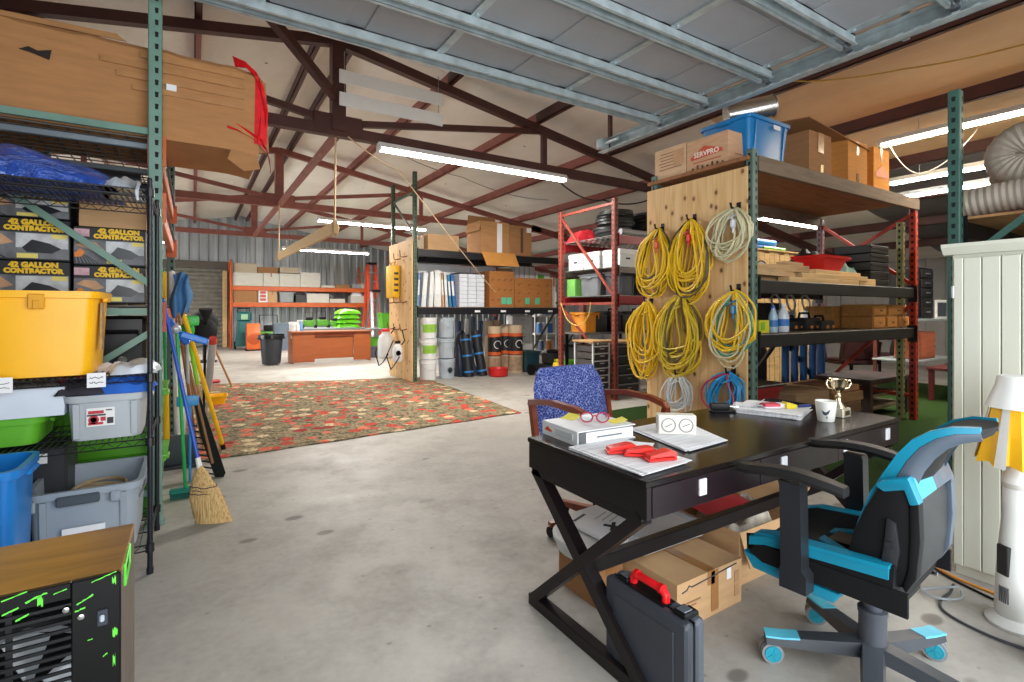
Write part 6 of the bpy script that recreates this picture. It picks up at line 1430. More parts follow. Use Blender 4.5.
# ================================================================ RIGHT SIDE: GREEN RACK, DUCTS, CABINET, LAMP
t = thing('pallet_rack', 'tall green pallet rack at the right edge behind the white cabinet', 'rack', (6.2, .86, 0))
end_frame(t, 4.6, .28, 1.42, 2.9, GRNT, (.3, 1.5), ((0, 1, 1.66, 2.55), (0, 1, .3, 1.5)))
end_frame(t, 7.6, .28, 1.42, 2.9, GRNT, (.3, 1.5), ((0, 1, 1.66, 2.55), (0, 1, .3, 1.5)))
beams(t, 4.6, 7.6, .28, 1.42, 1.98, .12, BLK)
part('shelf_board', B().box(4.645, 7.555, .3, 1.4, 1.982, 2.0), wood((176, 132, 86), (1, 6, 1), .6), t)
beams(t, 4.6, 7.6, .28, 1.42, .9, .12, BLK)
part('shelf_board', B().box(4.645, 7.555, .3, 1.4, .902, .92), wood((100, 80, 60), (1, 6, 1), .6), t)
def flex(label, pts, r, m):
    P = [Vector(p) for p in pts]; out = []; rr = []
    # dense resample
    L = sum((b_ - a).length for a, b_ in zip(P, P[1:])); 
    for a, b_ in zip(P, P[1:]):
        n = max(2, int((b_ - a).length / .018))
        for k in range(n): out.append(a.lerp(b_, k / n)); rr.append(r * (1 if len(out) % 2 else .94))
    out.append(P[-1]); rr.append(r)
    return single('flexible_duct', B().tube(out, rr, 18), m, label, 'duct', 'pale flexible ducts on the green rack', smooth=20)
FD = mat((164, 152, 138), .55, var=.15)
flex('pale flexible duct lying lowest on the green rack shelf', [(4.8, .32, 2.145), (4.78, 1.0, 2.14), (4.77, 1.2, 2.125), (4.76, 1.36, 2.11), (4.755, 1.4, 2.105)], .105, FD)
arc = [(4.98 , 1.06 + .16 * math.cos(R(a)), 2.44 + .13 * math.sin(R(a))) for a in range(90, -91, -15)]
flex('pale flexible duct bent double above the lowest duct', [(5.0, .32, 2.6)] + arc + [(4.98, .32, 2.31)], .115, FD)
arc = [(5.3 , 1.1 + .17 * math.cos(R(a)), 2.38 + .14 * math.sin(R(a))) for a in range(90, -91, -15)]
flex('pale flexible duct behind the doubled one, deeper on the shelf', [(5.3, .32, 2.56)] + arc + [(5.3, .32, 2.22)], .12, FD)
for i in range(2):
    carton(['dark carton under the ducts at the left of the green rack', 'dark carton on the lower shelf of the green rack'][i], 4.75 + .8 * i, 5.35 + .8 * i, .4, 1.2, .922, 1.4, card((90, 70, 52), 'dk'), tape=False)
# beyond: shelves and furniture of the next bay
t = thing('drawer_tower', 'black drawer tower on a table beyond the red rack post', 'drawers', (ax(926, 3.4), 3.4, 0))
xa, xb = ax(919, 3.3), ax(933, 3.3)
part('frame', B().box(xa, xb, 3.3, 3.7, 1.205, 2.0, .01), BLK, t)
for k in range(5): 
    d_ = part('drawer', B().box(xa + .04, xb - .04, 3.28, 3.3, 1.24 + .15 * k, 1.37 + .15 * k, .008), DARK, t)
    part('pull', B().box((xa + xb) / 2 - .07, (xa + xb) / 2 + .07, 3.265, 3.28, 1.3 + .15 * k, 1.32 + .15 * k), STEEL, d_)
t = thing('shelf_unit', 'grey metal shelf beyond the red rack post carrying the black drawer tower', 'shelf', (ax(932, 3.3), 3.5, 0))
xa, xb = ax(916, 3.22), ax(952, 3.22)
part('shelf', B().box(xa, xb, 3.2, 3.8, 1.17, 1.204, .004), GALV, t); part('shelf', B().box(xa, xb, 3.2, 3.8, .55, .58, .004), GALV, t)
for x in (xa + .03, xb - .03):
    for y in (3.23, 3.77): part('post', B().box(x - .02, x + .02, y - .02, y + .02, 0, 1.17), mat((120, 60, 50), .5), t)
t = thing('wooden_cabinet', 'reddish brown small cabinet on the grey shelf, beneath the drawer tower', 'cabinet', (ax(928, 3.3), 3.4, .58))
xa, xb = ax(920, 3.26), ax(935, 3.26)
part('body', B().box(xa, xb, 3.26, 3.6, .582, 1.0, .006), wood((150, 84, 58), (1, 1, 5)), t)
part('door', B().box(xa + .02, xb - .02, 3.245, 3.26, .61, .97, .004), wood((170, 96, 66), (1, 1, 5)), t)
part('knob', B().ball((xb - .06, 3.235, .8), .014), STEEL, t)
t = thing('picture_frame', 'small white frame on the grey shelf at the right', 'frame', (ax(941, 3.25), 3.25, 1.204))
xa, xb = ax(936, 3.25), ax(946, 3.25)
part('frame', B().box(xa, xb, 3.24, 3.27, 1.205, 1.5, .004), WHITE, t); part('picture', B().box(xa + .03, xb - .03, 3.234, 3.24, 1.24, 1.46), mat((60, 70, 84), .4), t)
t = thing('table', 'dark red table standing on the turf at the right beyond the racks', 'table', (9.0, 2.9, 0))
MAR = wood((92, 36, 38), (1, 6, 1), .4)
xa, xb = ax(917, 3.0) + .6, ax(950, 3.0) + .6
part('top', B().box(xa, xb, 2.6, 3.1, .46, .5, .006), MAR, t)
for x in (xa + .05, xb - .05):
    for y in (2.65, 3.05): part('leg', B().box(x - .03, x + .03, y - .03, y + .03, .013, .46), MAR, t)
# white cabinet
CAB = mat((204, 205, 190), .45, var=.04, sc=2)
X0, Y1, Y0 = 3.26, 1.0, -.02
t = thing('white_cabinet', 'tall off-white cabinet with grooved doors at the right edge', 'cabinet', (3.5, .49, 0))
part('carcass', B().box(X0 + .022, X0 + .5, Y0, Y1, .05, 1.62, .002), CAB, t)
part('plinth', B().box(X0 + .04, X0 + .48, Y0 + .01, Y1 - .01, 0, .05), CAB, t)
part('crown', B().prism([(X0 + .5, 1.62), (X0 + .0, 1.62), (X0 - .035, 1.655), (X0 - .035, 1.672), (X0 + .5, 1.672)], 'y', Y0 - .03, Y1 + .03), CAB, t)
for j, (ya, yb) in enumerate(((.495, Y1 - .012), (Y0 + .012, .485))):
    b = B(); n = 6
    b.box(X0, X0 + .021, ya, ya + .035, .06, 1.6, .002).box(X0, X0 + .021, yb - .035, yb, .06, 1.6, .002)
    w = (yb - ya - .07) / n
    for k in range(n): b.box(X0 + .004, X0 + .02, ya + .035 + w * k + .002, ya + .035 + w * (k + 1) - .002, .06, 1.6, .003)
    d_ = part('door', b, CAB, t)
    for z in (.25, 1.4): part('hinge', B().cyl((X0 + .0, (yb if j == 0 else ya) + (.004 if j == 0 else -.004), z), (X0 + .0, (yb if j == 0 else ya) + (.004 if j == 0 else -.004), z + .06), .007), STEEL, d_)
    part('knob', B().ball((X0 - .018, (ya + .05) if j == 0 else yb - .05, .85), .016), STEEL, d_)
# tower with the lamp shade on top
lx, ly = 2.972, .684
t = thing('floor_lamp', 'white tower lamp with a yellow pleated shade at the right edge', 'lamp', (lx, ly, 0))
WP = mat((226, 226, 222), .35, var=.04)
part('base', B().lathe([(.105, 0.0), (.108, .012), (.09, .03), (.08, .04), (.001, .04)], (lx, ly, 0), 32), WP, t)
part('tower', B().lathe([(.07, .035), (.076, .06), (.072, .2), (.056, .42), (.05, .56), (.049, .6), (.053, .605), (.053, .63), (.047, .64), (.04, .68), (.02, .69)], (lx, ly, 0), 28), WP, t)
part('collar', B().lathe([(.054, 0), (.056, .01), (.054, .02)], (lx, ly, .585), 28), mat((190, 188, 180), .4), t)
part('light_column', B().lathe([(.02, .05), (.022, .07), (.022, .55), (.01, .57), (.001, .572)], (lx - .035, ly - .085, 0), 16), mat((244, 244, 240), .2), t)
ang = math.atan2(-ly, -lx) - .25
def onb(a, z0, z1, w, r, e): # plate on the tower, facing angle a
    Mx = Matrix.Translation((lx, ly, 0)) @ Matrix.Rotation(a, 4, 'Z')
    return B().box(r - .012, r + e, -w, w, z0, z1, .003, M=Mx)
sk = part('socket', onb(ang - .5, .215, .34, .024, .066, .008), mat((26, 26, 28), .5), t)
for k in range(5): part('vent', onb(ang - .62 + .11 * k, .10, .17, .003, .074, .004), mat((90, 90, 90), .6), t)
YS = mat((246, 186, 20), .6, var=.08); rows = []
for k in range(8):
    q = k / 7; r0 = .08 + .047 * q; z = .945 - .25 * q
    rows.append([(lx + r0 * (1 + (.10 if j % 2 else -.05) * (.3 + q)) * math.cos(2 * PI * j / 20), ly + r0 * (1 + (.10 if j % 2 else -.05) * (.3 + q)) * math.sin(2 * PI * j / 20), z - (.012 if j % 2 else 0) * q) for j in range(20)])
b = B().loft(rows, cap=False); b.add([((p[0] - lx) * .985 + lx, (p[1] - ly) * .985 + ly, p[2]) for p in b.v], [f_[::-1] for f_ in b.f])
part('lamp_shade', b, YS, t, smooth=15)
for a in (ang - .15, ang + 1.1, ang - 1.4):
    b = B(); b.loft([[(lx + (.086 + .05 * q) * 1.05 * math.cos(a + s_ * .14), ly + (.086 + .05 * q) * 1.05 * math.sin(a + s_ * .14), .93 - .25 * q) for s_ in (-1, 0, 1)] for q in (0, .5, 1)], False, cap=False)
    part('shade_panel', b, mat((206, 204, 198), .6), t)
part('shade_top', B().lathe([(.108, -.03), (.104, -.02), (.075, .06), (.068, .1), (.062, .105), (.001, .105)], (lx, ly, .955), 26), WP, t)
part('stem', B().cyl((lx, ly, .68), (lx, ly, 1.05), .012), STEEL, t)
t = thing('wheeled_appliance', 'small white wheeled foot of an appliance at the right edge before the lamp', 'appliance', (2.72, .50, 0))
part('body', B().box(2.66, 2.82, .42, .58, .05, .2, .03, seg=2), WP, t)
for y in (.46, .54): part('wheel', B().cyl((2.66, y - .01, .026), (2.66, y + .01, .026), .025, n=14), GREY, t)
part('foot', B().box(2.7, 2.8, .44, .56, .001, .05, .01), WP, t)
def floor_cable(label, pts, r, m, name='power_cable'):
    return single(name, B().tube(spline(pts, r), r, 6), m, label, 'cable')
def spline(pts, r, n=10):
    P = [Vector((p[0], p[1], (p[2] if len(p) > 2 else 0) + r + .0005)) for p in pts]; out = []
    for i in range(len(P) - 1):
        a, b_, c_, d_ = P[max(i - 1, 0)], P[i], P[i + 1], P[min(i + 2, len(P) - 1)]
        for k in range(n):
            u = k / n; out.append(.5 * ((2 * b_) + (c_ - a) * u + (2 * a - 5 * b_ + 4 * c_ - d_) * u * u + (3 * b_ - a - 3 * c_ + d_) * u ** 3))
    out.append(P[-1]); return out
floor_cable('orange cable running along the foot of the white cabinet', [(3.3, 1.12), (3.22, .98), (3.19, .8), (3.17, .6), (3.18, .3)], .007, mat((226, 150, 60), .5))
floor_cable('black cable running along the foot of the white cabinet', [(3.32, 1.16), (3.2, 1.0), (3.14, .85), (3.1, .74), (3.02, .72, .0), (2.99, .78)], .006, BLK)
floor_cable('grey cable loop lying before the lamp base', [(3.13, .95), (3.02, .93), (2.92, .93), (2.83, .9), (2.78, .82), (2.76, .7), (2.78, .6)], .006, mat((60, 62, 66), .5))
floor_cable('pale cable loop tangled between cabinet and lamp', [(3.1, .92, .012), (3.0, .97, .012), (2.92, 1.0, .012), (2.9, .93, .012), (2.98, .88, .012), (3.06, .9, .012)], .005, mat((150, 158, 166), .5))
# chairs and light floor of the far right bay
# ================================================================ DESK, CHAIRS AND WHAT LIES ON AND UNDER THEM
ESP = wood((24, 17, 17), (1, 6, 1), .22, False, .25, 2.); ESP2 = wood((22, 15, 17), (1, 1, 5), .35, False, .2)
DX0, DX1, DY0, DY1, DZ = 1.292, 3.23, 1.205, 1.926, .76
t = thing('writing_desk', 'dark espresso desk with crossed end legs in the foreground', 'desk', ((DX0 + DX1) / 2, (DY0 + DY1) / 2, 0))
part('top', B().box(DX0, DX1, DY0, DY1, DZ - .022, DZ, .003), ESP, t)
part('apron', B().box(DX0 + .006, DX0 + .028, DY0 + .006, DY1 - .006, DZ - .135, DZ - .022), ESP2, t); part('apron', B().box(DX1 - .028, DX1 - .006, DY0 + .006, DY1 - .006, DZ - .135, DZ - .022), ESP2, t)
part('apron', B().box(DX0 + .028, DX1 - .028, DY1 - .028, DY1 - .006, DZ - .135, DZ - .022), ESP2, t)
part('bottom_panel', B().box(DX0 + .028, DX1 - .028, DY0 + .03, DY1 - .028, DZ - .135, DZ - .128), ESP2, t)
W = (DX1 - DX0 - .06) / 3
DR = wood((30, 20, 24), (1, 1, 5), .3, False, .2)
for k in range(3):
    xa = DX0 + .03 + W * k
    dr = part('drawer', B().box(xa + .003, xa + W - .003, DY0 + .003, DY0 + .022, DZ - .132, DZ - .026, .002), DR, t)
    for px in ((702.6,), (784, 845.5), (887.5,))[k]:
        x = ax(px, DY0); part('pull', B().box(x - .02, x + .02, DY0 - .005, DY0 + .004, DZ - .098, DZ - .038, .002), mat((226, 228, 232), .3, .2), dr, label='bright square metal drawer pull')
for X in (DX0 + .03, DX1 - .03):
    part('leg', B().bar((X, DY0 + .02, .026), (X, DY1 - .04, DZ - .135), .05, .05, (1, 0, 0)), ESP2, t)
    part('leg', B().bar((X - .003, DY1 - .02, .026), (X - .003, DY0 + .04, DZ - .135), .044, .05, (1, 0, 0)), ESP2, t)
    part('foot_rail', B().box(X - .025, X + .025, DY0 + .0, DY1, .0, .05, .003), ESP2, t)
    part('top_rail', B().box(X - .025, X + .025, DY0 + .03, DY1 - .03, DZ - .16, DZ - .134), ESP2, t)
part('stretcher', B().box(DX0 + .05, DX1 - .05, 1.535, 1.575, .29, .35, .003), ESP2, t)
# ---- on the desk
_n = NT('printed_paper'); _f = _n.noise(1., (5, 150, 1), 2.)
PRINT = _n.set(_n.ramp(_f, [(.38, lin((208, 209, 212))), (.52, lin((232, 232, 233)))]), .8, 0, .3)
def sheets(label, quad, z, n, m=None, name='paper_stack', cat='paper', th=.0022, seed=0, curl=.0):
    rnd = random.Random(seed); t = thing(name, label, cat, (sum(q[0] for q in quad) / 4, sum(q[1] for q in quad) / 4, z))
    for k in range(n):
        ox, oy, rz = rnd.uniform(-.012, .012), rnd.uniform(-.012, .012), rnd.uniform(-.05, .05)
        cx, cy = sum(q[0] for q in quad) / 4, sum(q[1] for q in quad) / 4
        Q_ = [(cx + (q[0] - cx) * math.cos(rz) - (q[1] - cy) * math.sin(rz) + ox, cy + (q[0] - cx) * math.sin(rz) + (q[1] - cy) * math.cos(rz) + oy) for q in quad]
        def fn(u, v, Q_=Q_, k=k):
            a = [Q_[0][i] + (Q_[1][i] - Q_[0][i]) * u for i in (0, 1)]; c_ = [Q_[3][i] + (Q_[2][i] - Q_[3][i]) * u for i in (0, 1)]
            return (a[0] + (c_[0] - a[0]) * v, a[1] + (c_[1] - a[1]) * v, z + th * (k + 1) + curl * (u ** 4) * (1 if k == n - 1 else .4))
        part('sheet', B().grid(fn, 6, 6, th * .8), m or PRINT, t)
    return t
zd = DZ + .0005
sheets('stack of white papers at the near left corner of the desk, under red clips', [(1.335, 1.66), (1.325, 1.25), (1.585, 1.27), (1.615, 1.67)], zd, 5, seed=1, curl=.004)
sheets('loose white papers under the twin-dial gauge', [(1.80, 1.77), (1.70, 1.37), (1.985, 1.39), (2.155, 1.80)], zd, 4, seed=2, curl=.003)
tq = thing('ring_binder', 'thick white binder with an orange roof mark at the far left corner of the desk', 'binder', (1.55, 1.80, zd), R(-3))
part('cover', B().box(-.16, .16, -.135, .14, .0, .004).box(-.16, .16, -.135, .14, .058, .062).box(-.164, -.16, -.135, .14, 0, .062), mat((226, 228, 230), .35), tq, world=False)
part('pages', B().box(-.15, .15, -.13, .13, .006, .05), PAPER, tq, world=False)
part('spine_label', B().box(-.1665, -.164, -.1, .03, .018, .045), mat((200, 204, 206), .5), tq, world=False)
part('logo', B().prism([(.12, .024), (.095, .044), (.06, .028), (.06, .022)], 'x', -.1665, -.164), mat((206, 80, 40), .5), tq, world=False)
part('end_label', B().prism([(-.155, .008), (-.12, .008), (-.12, .055), (-.155, .055)], 'y', -.1375, -.135), mat((90, 94, 96), .5), tq, world=False)
part('printed_line', B().box(-.06, .08, -.1368, -.135, .026, .032), mat((110, 116, 120), .5), tq, world=False)
NOTE = mat((236, 224, 70), .7)
zb = zd + .0625
for i, (x, y, rz) in enumerate(((1.53, 1.91, .3), (1.665, 1.735, -.4))):
    single('sticky_note', B().grid(lambda u, v: (x + (u - .5) * .075 * math.cos(rz) - (v - .5) * .075 * math.sin(rz), y + (u - .5) * .075 * math.sin(rz) + (v - .5) * .075 * math.cos(rz), zb + .001 + .014 * u * u), 6, 4, .0008), NOTE, ['yellow sticky note at the back of the white binder', 'yellow sticky note at the right corner of the white binder'][i], 'note', 'sticky notes on the binder')
t = thing('eyeglasses', 'red-framed eyeglasses standing on the white binder', 'glasses', (1.55, 1.76, zb), R(-38))
FR = mat((168, 40, 70), .3); LENS = mat((176, 196, 206), .08, var=.1)
for s_ in (-1, 1):
    ring = [(s_ * .036 + .027 * math.cos(R(a)), 0, .028 + .022 * math.sin(R(a)) + .0) for a in range(0, 360, 20)]
    part('rim', B().tube(ring, .0035, 6, closed=True), FR, t, world=False)
    gl = NT('lens'); gl.b.inputs['Transmission Weight'].default_value = 1.; 
    part('lens', B().loft([[(p[0], -.001, p[2]) for p in ring], [(p[0], .001, p[2]) for p in ring]]), gl.set((.9, .95, 1), .02), t, world=False)
    part('temple', B().tube([(s_ * .064, .0, .035), (s_ * .068, .05, .033), (s_ * .066, .11, .02), (s_ * .062, .135, .003)], .003, 6), FR, t, world=False)
part('bridge', B().tube([(-.01, 0, .032), (0, -.004, .037), (.01, 0, .032)], .003, 6), FR, t, world=False)
RP = mat((226, 40, 30), .35)
for i, (x, y, rz, z) in enumerate(((1.435, 1.475, -.45, .0), (1.465, 1.405, -.7, .0), (1.49, 1.325, -.3, .0))):
    t = thing('red_clip', ['red plastic clip at the back of the three on the papers', 'red plastic clip in the middle of the three on the papers', 'red plastic clip nearest the front of the desk'][i], 'clip', (x, y, zd + .0165 + z), rz, 'red clips on the papers')
    part('base', B().box(-.06, .06, -.028, .028, 0, .01, .004), RP, t, world=False)
    part('jaw', B().prism([(-.055, .010), (-.05, .022), (.03, .036), (.056, .03), (.06, .010), (.04, .016), (-.03, .014)], 'y', -.024, .024), RP, t, world=False)
    part('pin', B().cyl((.058, -.012, .016), (.058, .012, .016), .009), DARK, t, world=False)
sheets('white note card beside the red clips', [(1.50, 1.50), (1.55, 1.43), (1.63, 1.48), (1.58, 1.55)], zd + .0165, 3, seed=5)
t = thing('twin_dial_gauge', 'white twin-dial weather gauge standing on loose papers', 'gauge', (1.882, 1.575, zd + .0105), R(-38))
part('case', B().box(-.085, .085, -.015, .045, .0, .088, .003), mat((226, 222, 212), .4), t, world=False)
part('face', B().box(-.08, .08, -.0175, -.015, .005, .083), mat((236, 232, 222), .4), t, world=False)
for s_ in (-1, 1):
    part('dial', B().lathe([(.033, 0), (.033, .003), (.028, .003), (.028, .001), (.001, .001)], n=28, M=Mt((s_ * .039, -.0175, .043), 0, R(90))), mat((150, 146, 138), .4), t, world=False)
    part('dial_plate', B().lathe([(.027, 0), (.001, .0005)], n=24, M=Mt((s_ * .039, -.0186, .043), 0, R(90))), mat((226, 222, 212), .4), t, world=False)
    part('needle', B().bar((s_ * .039 - .016, -.0205, .036 + .002 * s_), (s_ * .039 + .016, -.0205, .05), .001, .0025, (0, 0, 1)), DARK, t, world=False)
t = thing('stapler', 'black and chrome hole punch lying on the desk', 'stapler', (2.56, 1.81, zd), R(-30))
part('base', B().box(-.075, .06, -.03, .03, 0, .012, .004), BLK, t, world=False)
part('body', B().box(-.08, .03, -.022, .022, .012, .05, .01, seg=2), BLK, t, world=False)
part('clip', B().tube([(.03, -.018, .03), (.075, -.018, .03), (.075, .018, .03), (.03, .018, .03)], .006, 6, closed=True), CHROME, t, world=False)
PQ = [(2.60, 1.76), (2.70, 1.46), (3.0, 1.56), (2.91, 1.88)]
tpile = sheets('pile of white papers beside the mug', PQ, zd, 9, seed=7, th=.003)
sheets('crumpled pale paper on the paper pile', [(2.63, 1.80), (2.7, 1.68), (2.79, 1.72), (2.72, 1.86)], zd + .0285, 3, seed=9, curl=.03)
t = thing('marker_box', 'red and white marker box lying on the paper pile', 'box', (2.79, 1.65, zd + .0285), R(-26))
part('box', B().box(-.07, .07, -.03, .03, 0, .022, .003), PAPER, t, world=False); part('red_band', B().box(-.071, .02, -.031, .031, .008, .023), mat((206, 70, 90), .5), t, world=False)
t = thing('yellow_tag', 'small yellow tag on the paper pile', 'tag', (2.845, 1.59, zd + .0285), R(-30))
part('tag', B().prism([(-.03, 0), (.02, .0), (.03, .02), (-.03, .035)], 'y', -.025, .025), mat((240, 214, 50), .5), t, world=False)
part('marker', B().cyl((.05, 0, .009), (.13, .02, .009), .008), mat((40, 60, 130), .4), t, world=False)
t = thing('mug', 'white mug with a teal inside and a dark bird print', 'mug', (2.80, 1.375, zd))
part('cup', B().lathe([(.036, 0), (.039, .004), (.051, .104), (.049, .106), (.046, .1), (.034, .01), (.001, .008)], (2.80, 1.375, zd), 28), mat((232, 230, 224), .25), t)
part('lining', B().lathe([(.0465, .101), (.0425, .07), (.036, .02)], (2.80, 1.375, zd), 28, cap=False), mat((70, 150, 150), .3), t)
part('handle', B().tube([(2.845, 1.40, zd + .085), (2.885, 1.43, zd + .08), (2.885, 1.43, zd + .04), (2.842, 1.40, zd + .025)], .006, 8), mat((232, 230, 224), .25), t)
d_ = Vector((-2.80, -1.375, 0)).normalized(); s_ = Vector((-d_.y, d_.x, 0))
b = B()
for pts in ([(-.02, .062), (-.008, .05), (.006, .055), (.02, .068), (.012, .045), (.0, .035), (-.012, .04)], [(.004, .035), (.008, .02), (.0, .022)]):
    c0 = Vector((2.80, 1.375, zd))
    def pm(p): 
        r = .0395 + p[1] * .116; a = p[0] / r
        return tuple(c0 + (d_ * math.cos(a) + s_ * math.sin(a)) * (r + .0008) + Vector((0, 0, p[1])))
    n_ = len(pts); b.add([pm(p) for p in pts] + [pm((sum(p[0] for p in pts) / n_, sum(p[1] for p in pts) / n_))], [(i, (i + 1) % n_, n_) for i in range(n_)])
part('bird_print', b, mat((50, 66, 78), .5), t)
t = thing('trophy', 'gold trophy cup with two handles at the right end of the desk', 'trophy', (2.985, 1.40, zd))
GOLD = NT('gold').set((.92, .8, .56), .2, 1.)
c0 = (2.985, 1.40, zd)
part('base', B().box(c0[0] - .042, c0[0] + .042, c0[1] - .042, c0[1] + .042, zd, zd + .05, .003), mat((214, 206, 186), .25, .5), t)
part('plaque', B().box(c0[0] - .025, c0[0] + .025, c0[1] - .044, c0[1] - .042, zd + .012, zd + .038), GOLD, t)
part('stem', B().lathe([(.034, 0), (.03, .008), (.014, .03), (.01, .05), (.016, .058), (.01, .066), (.008, .078)], (c0[0], c0[1], zd + .05), 24), GOLD, t)
part('cup', B().lathe([(.008, 0), (.02, .012), (.036, .04), (.044, .075), (.047, .078), (.042, .075), (.03, .04), (.001, .02)], (c0[0], c0[1], zd + .126), 28), GOLD, t)
for q in (-1, 1):
    a = Vector((.84, -.53, 0)) * q; part('handle', B().tube([tuple(Vector(c0) + a * r + Vector((0, 0, z))) for r, z in ((.04, .19), (.062, .197), (.068, .18), (.055, .155), (.03, .15))], .004, 8), GOLD, t)
# ---- under the desk
t = carton('tan carton with printed panels on the floor under the desk', 1.70, 2.14, 1.42, 1.9, .0, .2, CARDL)
e = 1.4195
part('printed_roof', B().tube([(1.73, e - .001, .155), (1.76, e - .001, .16), (1.775, e - .001, .175), (1.79, e - .001, .165), (2.1, e - .001, .185)], .003, 5), mat((60, 62, 70), .7), t)
part('printed_lines', B().box(1.75, 1.85, e - .002, e, .1, .106).box(1.75, 1.82, e - .002, e, .085, .09).box(1.75, 1.8, e - .002, e, .07, .075), mat((150, 112, 76), .7), t, kind=None)
part('tape', B().box(1.92, 1.97, e - .002, e, .02, .195), TAPE, t); part('label', B().box(2.03, 2.06, e - .002, e, .13, .18), PAPER, t)
for k in range(2): part('printed_symbol', B().box(2.085, 2.12, e - .002, e, .04 + .06 * k, .09 + .06 * k), mat((176, 134, 96), .7), t)
carton('small tan carton under the round white tub beneath the desk', 1.53, 1.69, 1.72, 2.0, 0, .2, CARD2)
t = thing('printed_board', 'white printed flat pack with a dark cross-shaped picture, lying under the desk', 'board', (1.65, 1.85, .288))
part('board', B().prism([(1.575, 1.66), (1.86, 1.76), (1.82, 2.05), (1.555, 2.03)], 'z', .289, .305, bev=.002), PAPER, t)
part('printed_cross', B().box(-.05, .05, -.009, .009, .0, .001, M=Mt((1.70, 1.80, .3055), .7)).box(-.012, .012, -.04, .045, .0, .0012, M=Mt((1.70, 1.80, .3055), .6)), mat((40, 42, 46), .6), t, kind=None)
part('printed_line', B().box(-.055, .055, -.008, .008, 0, .0008, M=Mt((1.63, 1.965, .3055), .35)), mat((90, 92, 96), .6), t)
for k in range(3): part('printed_line', B().box(-.06, .06, -.003, .003, 0, .0008, M=Mt((1.74 + .02 * k, 1.93 - .03 * k, .3055), .35)), mat((160, 162, 166), .6), t)
t = thing('flat_pack', 'long white plastic-wrapped flat pack on the tan carton under the desk', 'box', (1.98, 1.74, .203))
part('body', B().box(1.76, 2.17, 1.655, 1.87, .203, .275, .006), mat((216, 218, 222), .3), t)
part('print', B().box(1.80, 2.08, 1.6535, 1.655, .245, .252), mat((150, 154, 160), .6), t); part('print', B().box(1.80, 1.98, 1.6535, 1.655, .228, .234), mat((150, 154, 160), .6), t)
part('wrap', B().box(2.12, 2.185, 1.648, 1.878, .2025, .283, .02, seg=2), mat((196, 200, 204), .15), t)
t = thing('round_tub', 'round white tub under the printed board beneath the desk', 'tub', (1.61, 1.86, .2))
part('tub', B().lathe([(.15, 0), (.16, .01), (.168, .055)], (1.61, 1.86, .2015), 28), mat((226, 230, 228), .35), t)
part('lid', B().lathe([(.178, 0), (.18, .02), (.165, .028), (.15, .022), (.001, .022)], (1.61, 1.86, .257), 28), WHITE, t)
t = carton('open tan carton of papers under the right of the desk', 2.24, 2.72, 1.5, 1.88, 0, .26, CARDL, flaps=(('f', -70, .16), ('b', 60, .2), ('r', 30, .2)))
t = thing('crumpled_paper', 'crumpled newspaper spilling from the open carton under the desk', 'paper', (2.4, 1.7, .1))
part('paper', lump(2.26, 2.70, 1.52, 1.86, .1, .17, 91, 18, 1.6), mat((196, 186, 170), .8, var=.5, sc=18), t)
single('red_sheet', B().grid(lambda u, v: (2.19 + .36 * u, 1.55 + .3 * v + .02 * u, .30 + .05 * math.sin(PI * u) * (1 - .5 * v) + .04 * v), 14, 10, .006), mat((186, 36, 50), .45), 'curved red plastic sheet laid over the open carton under the desk', 'sheet')
single('white_sheet', B().prism([(2.27, .27), (2.56, .27), (2.5, .40), (2.28, .38)], 'y', 1.875, 1.88, M=Mt((0, 0, 0))), PAPER, 'white sheet of paper upright at the back of the open carton', 'paper')
# grey tool case
TC = mat((72, 78, 86), .45, var=.08); TCD = mat((52, 56, 64), .45)
t = thing('tool_case', 'grey plastic tool case with a red handle standing on the floor by the desk leg', 'case', (1.384, 1.2, 0))
x0, x1, y0, y1 = 1.325, 1.422, 1.07, 1.45
xm = (x0 + x1) / 2
part('shell', B().box(x0, xm - .003, y0, y1, 0, .335, .022, seg=3), TCD, t); part('shell', B().box(xm + .003, x1, y0, y1, 0, .335, .022, seg=3), TC, t)
part('seam', B().box(xm - .003, xm + .003, y0 + .006, y1 - .006, .006, .329), BLK, t)
b = B().prism([(y0 + .11, .0), (y0 + .29, .0), (y0 + .29, .008), (y0 + .11, .008)], 'x', xm - .03, xm + .03, Mt((0, 0, .332)))
part('handle_mount', b, BLK, t)
hd = part('handle', B().tube([(xm, y0 + .125, .335), (xm, y0 + .125, .362), (xm, y0 + .14, .375), (xm, y0 + .26, .375), (xm, y0 + .275, .362), (xm, y0 + .275, .335)], .0145, 12), mat((222, 26, 32), .3), t)
part('grip_ring', B().cyl((xm, y0 + .135, .375), (xm, y0 + .15, .375), .018, n=14), mat((196, 20, 26), .3), hd); part('grip_ring', B().cyl((xm, y0 + .25, .375), (xm, y0 + .265, .375), .018, n=14), mat((196, 20, 26), .3), hd)
for y in (y0 + .045, y1 - .075):
    l = part('latch', B().box(xm - .026, xm + .03, y - .024, y + .03, .33, .352, .005).box(xm + .02, xm + .05, y - .02, y + .026, .315, .345, .006), BLK, t)
    part('buckle', B().box(xm - .02, xm + .02, y - .016, y + .02, .352, .356, .002), mat((120, 126, 134), .3, .5), l)
part('rib', B().box(x0 - .004, x0 + .004, y0 + .05, y1 - .05, .04, .29, .003), TCD, t)
part('hinge_tab', B().box(x1 - .004, x1 + .004, y0 + .06, y0 + .1, .02, .06, .003), TCD, t)
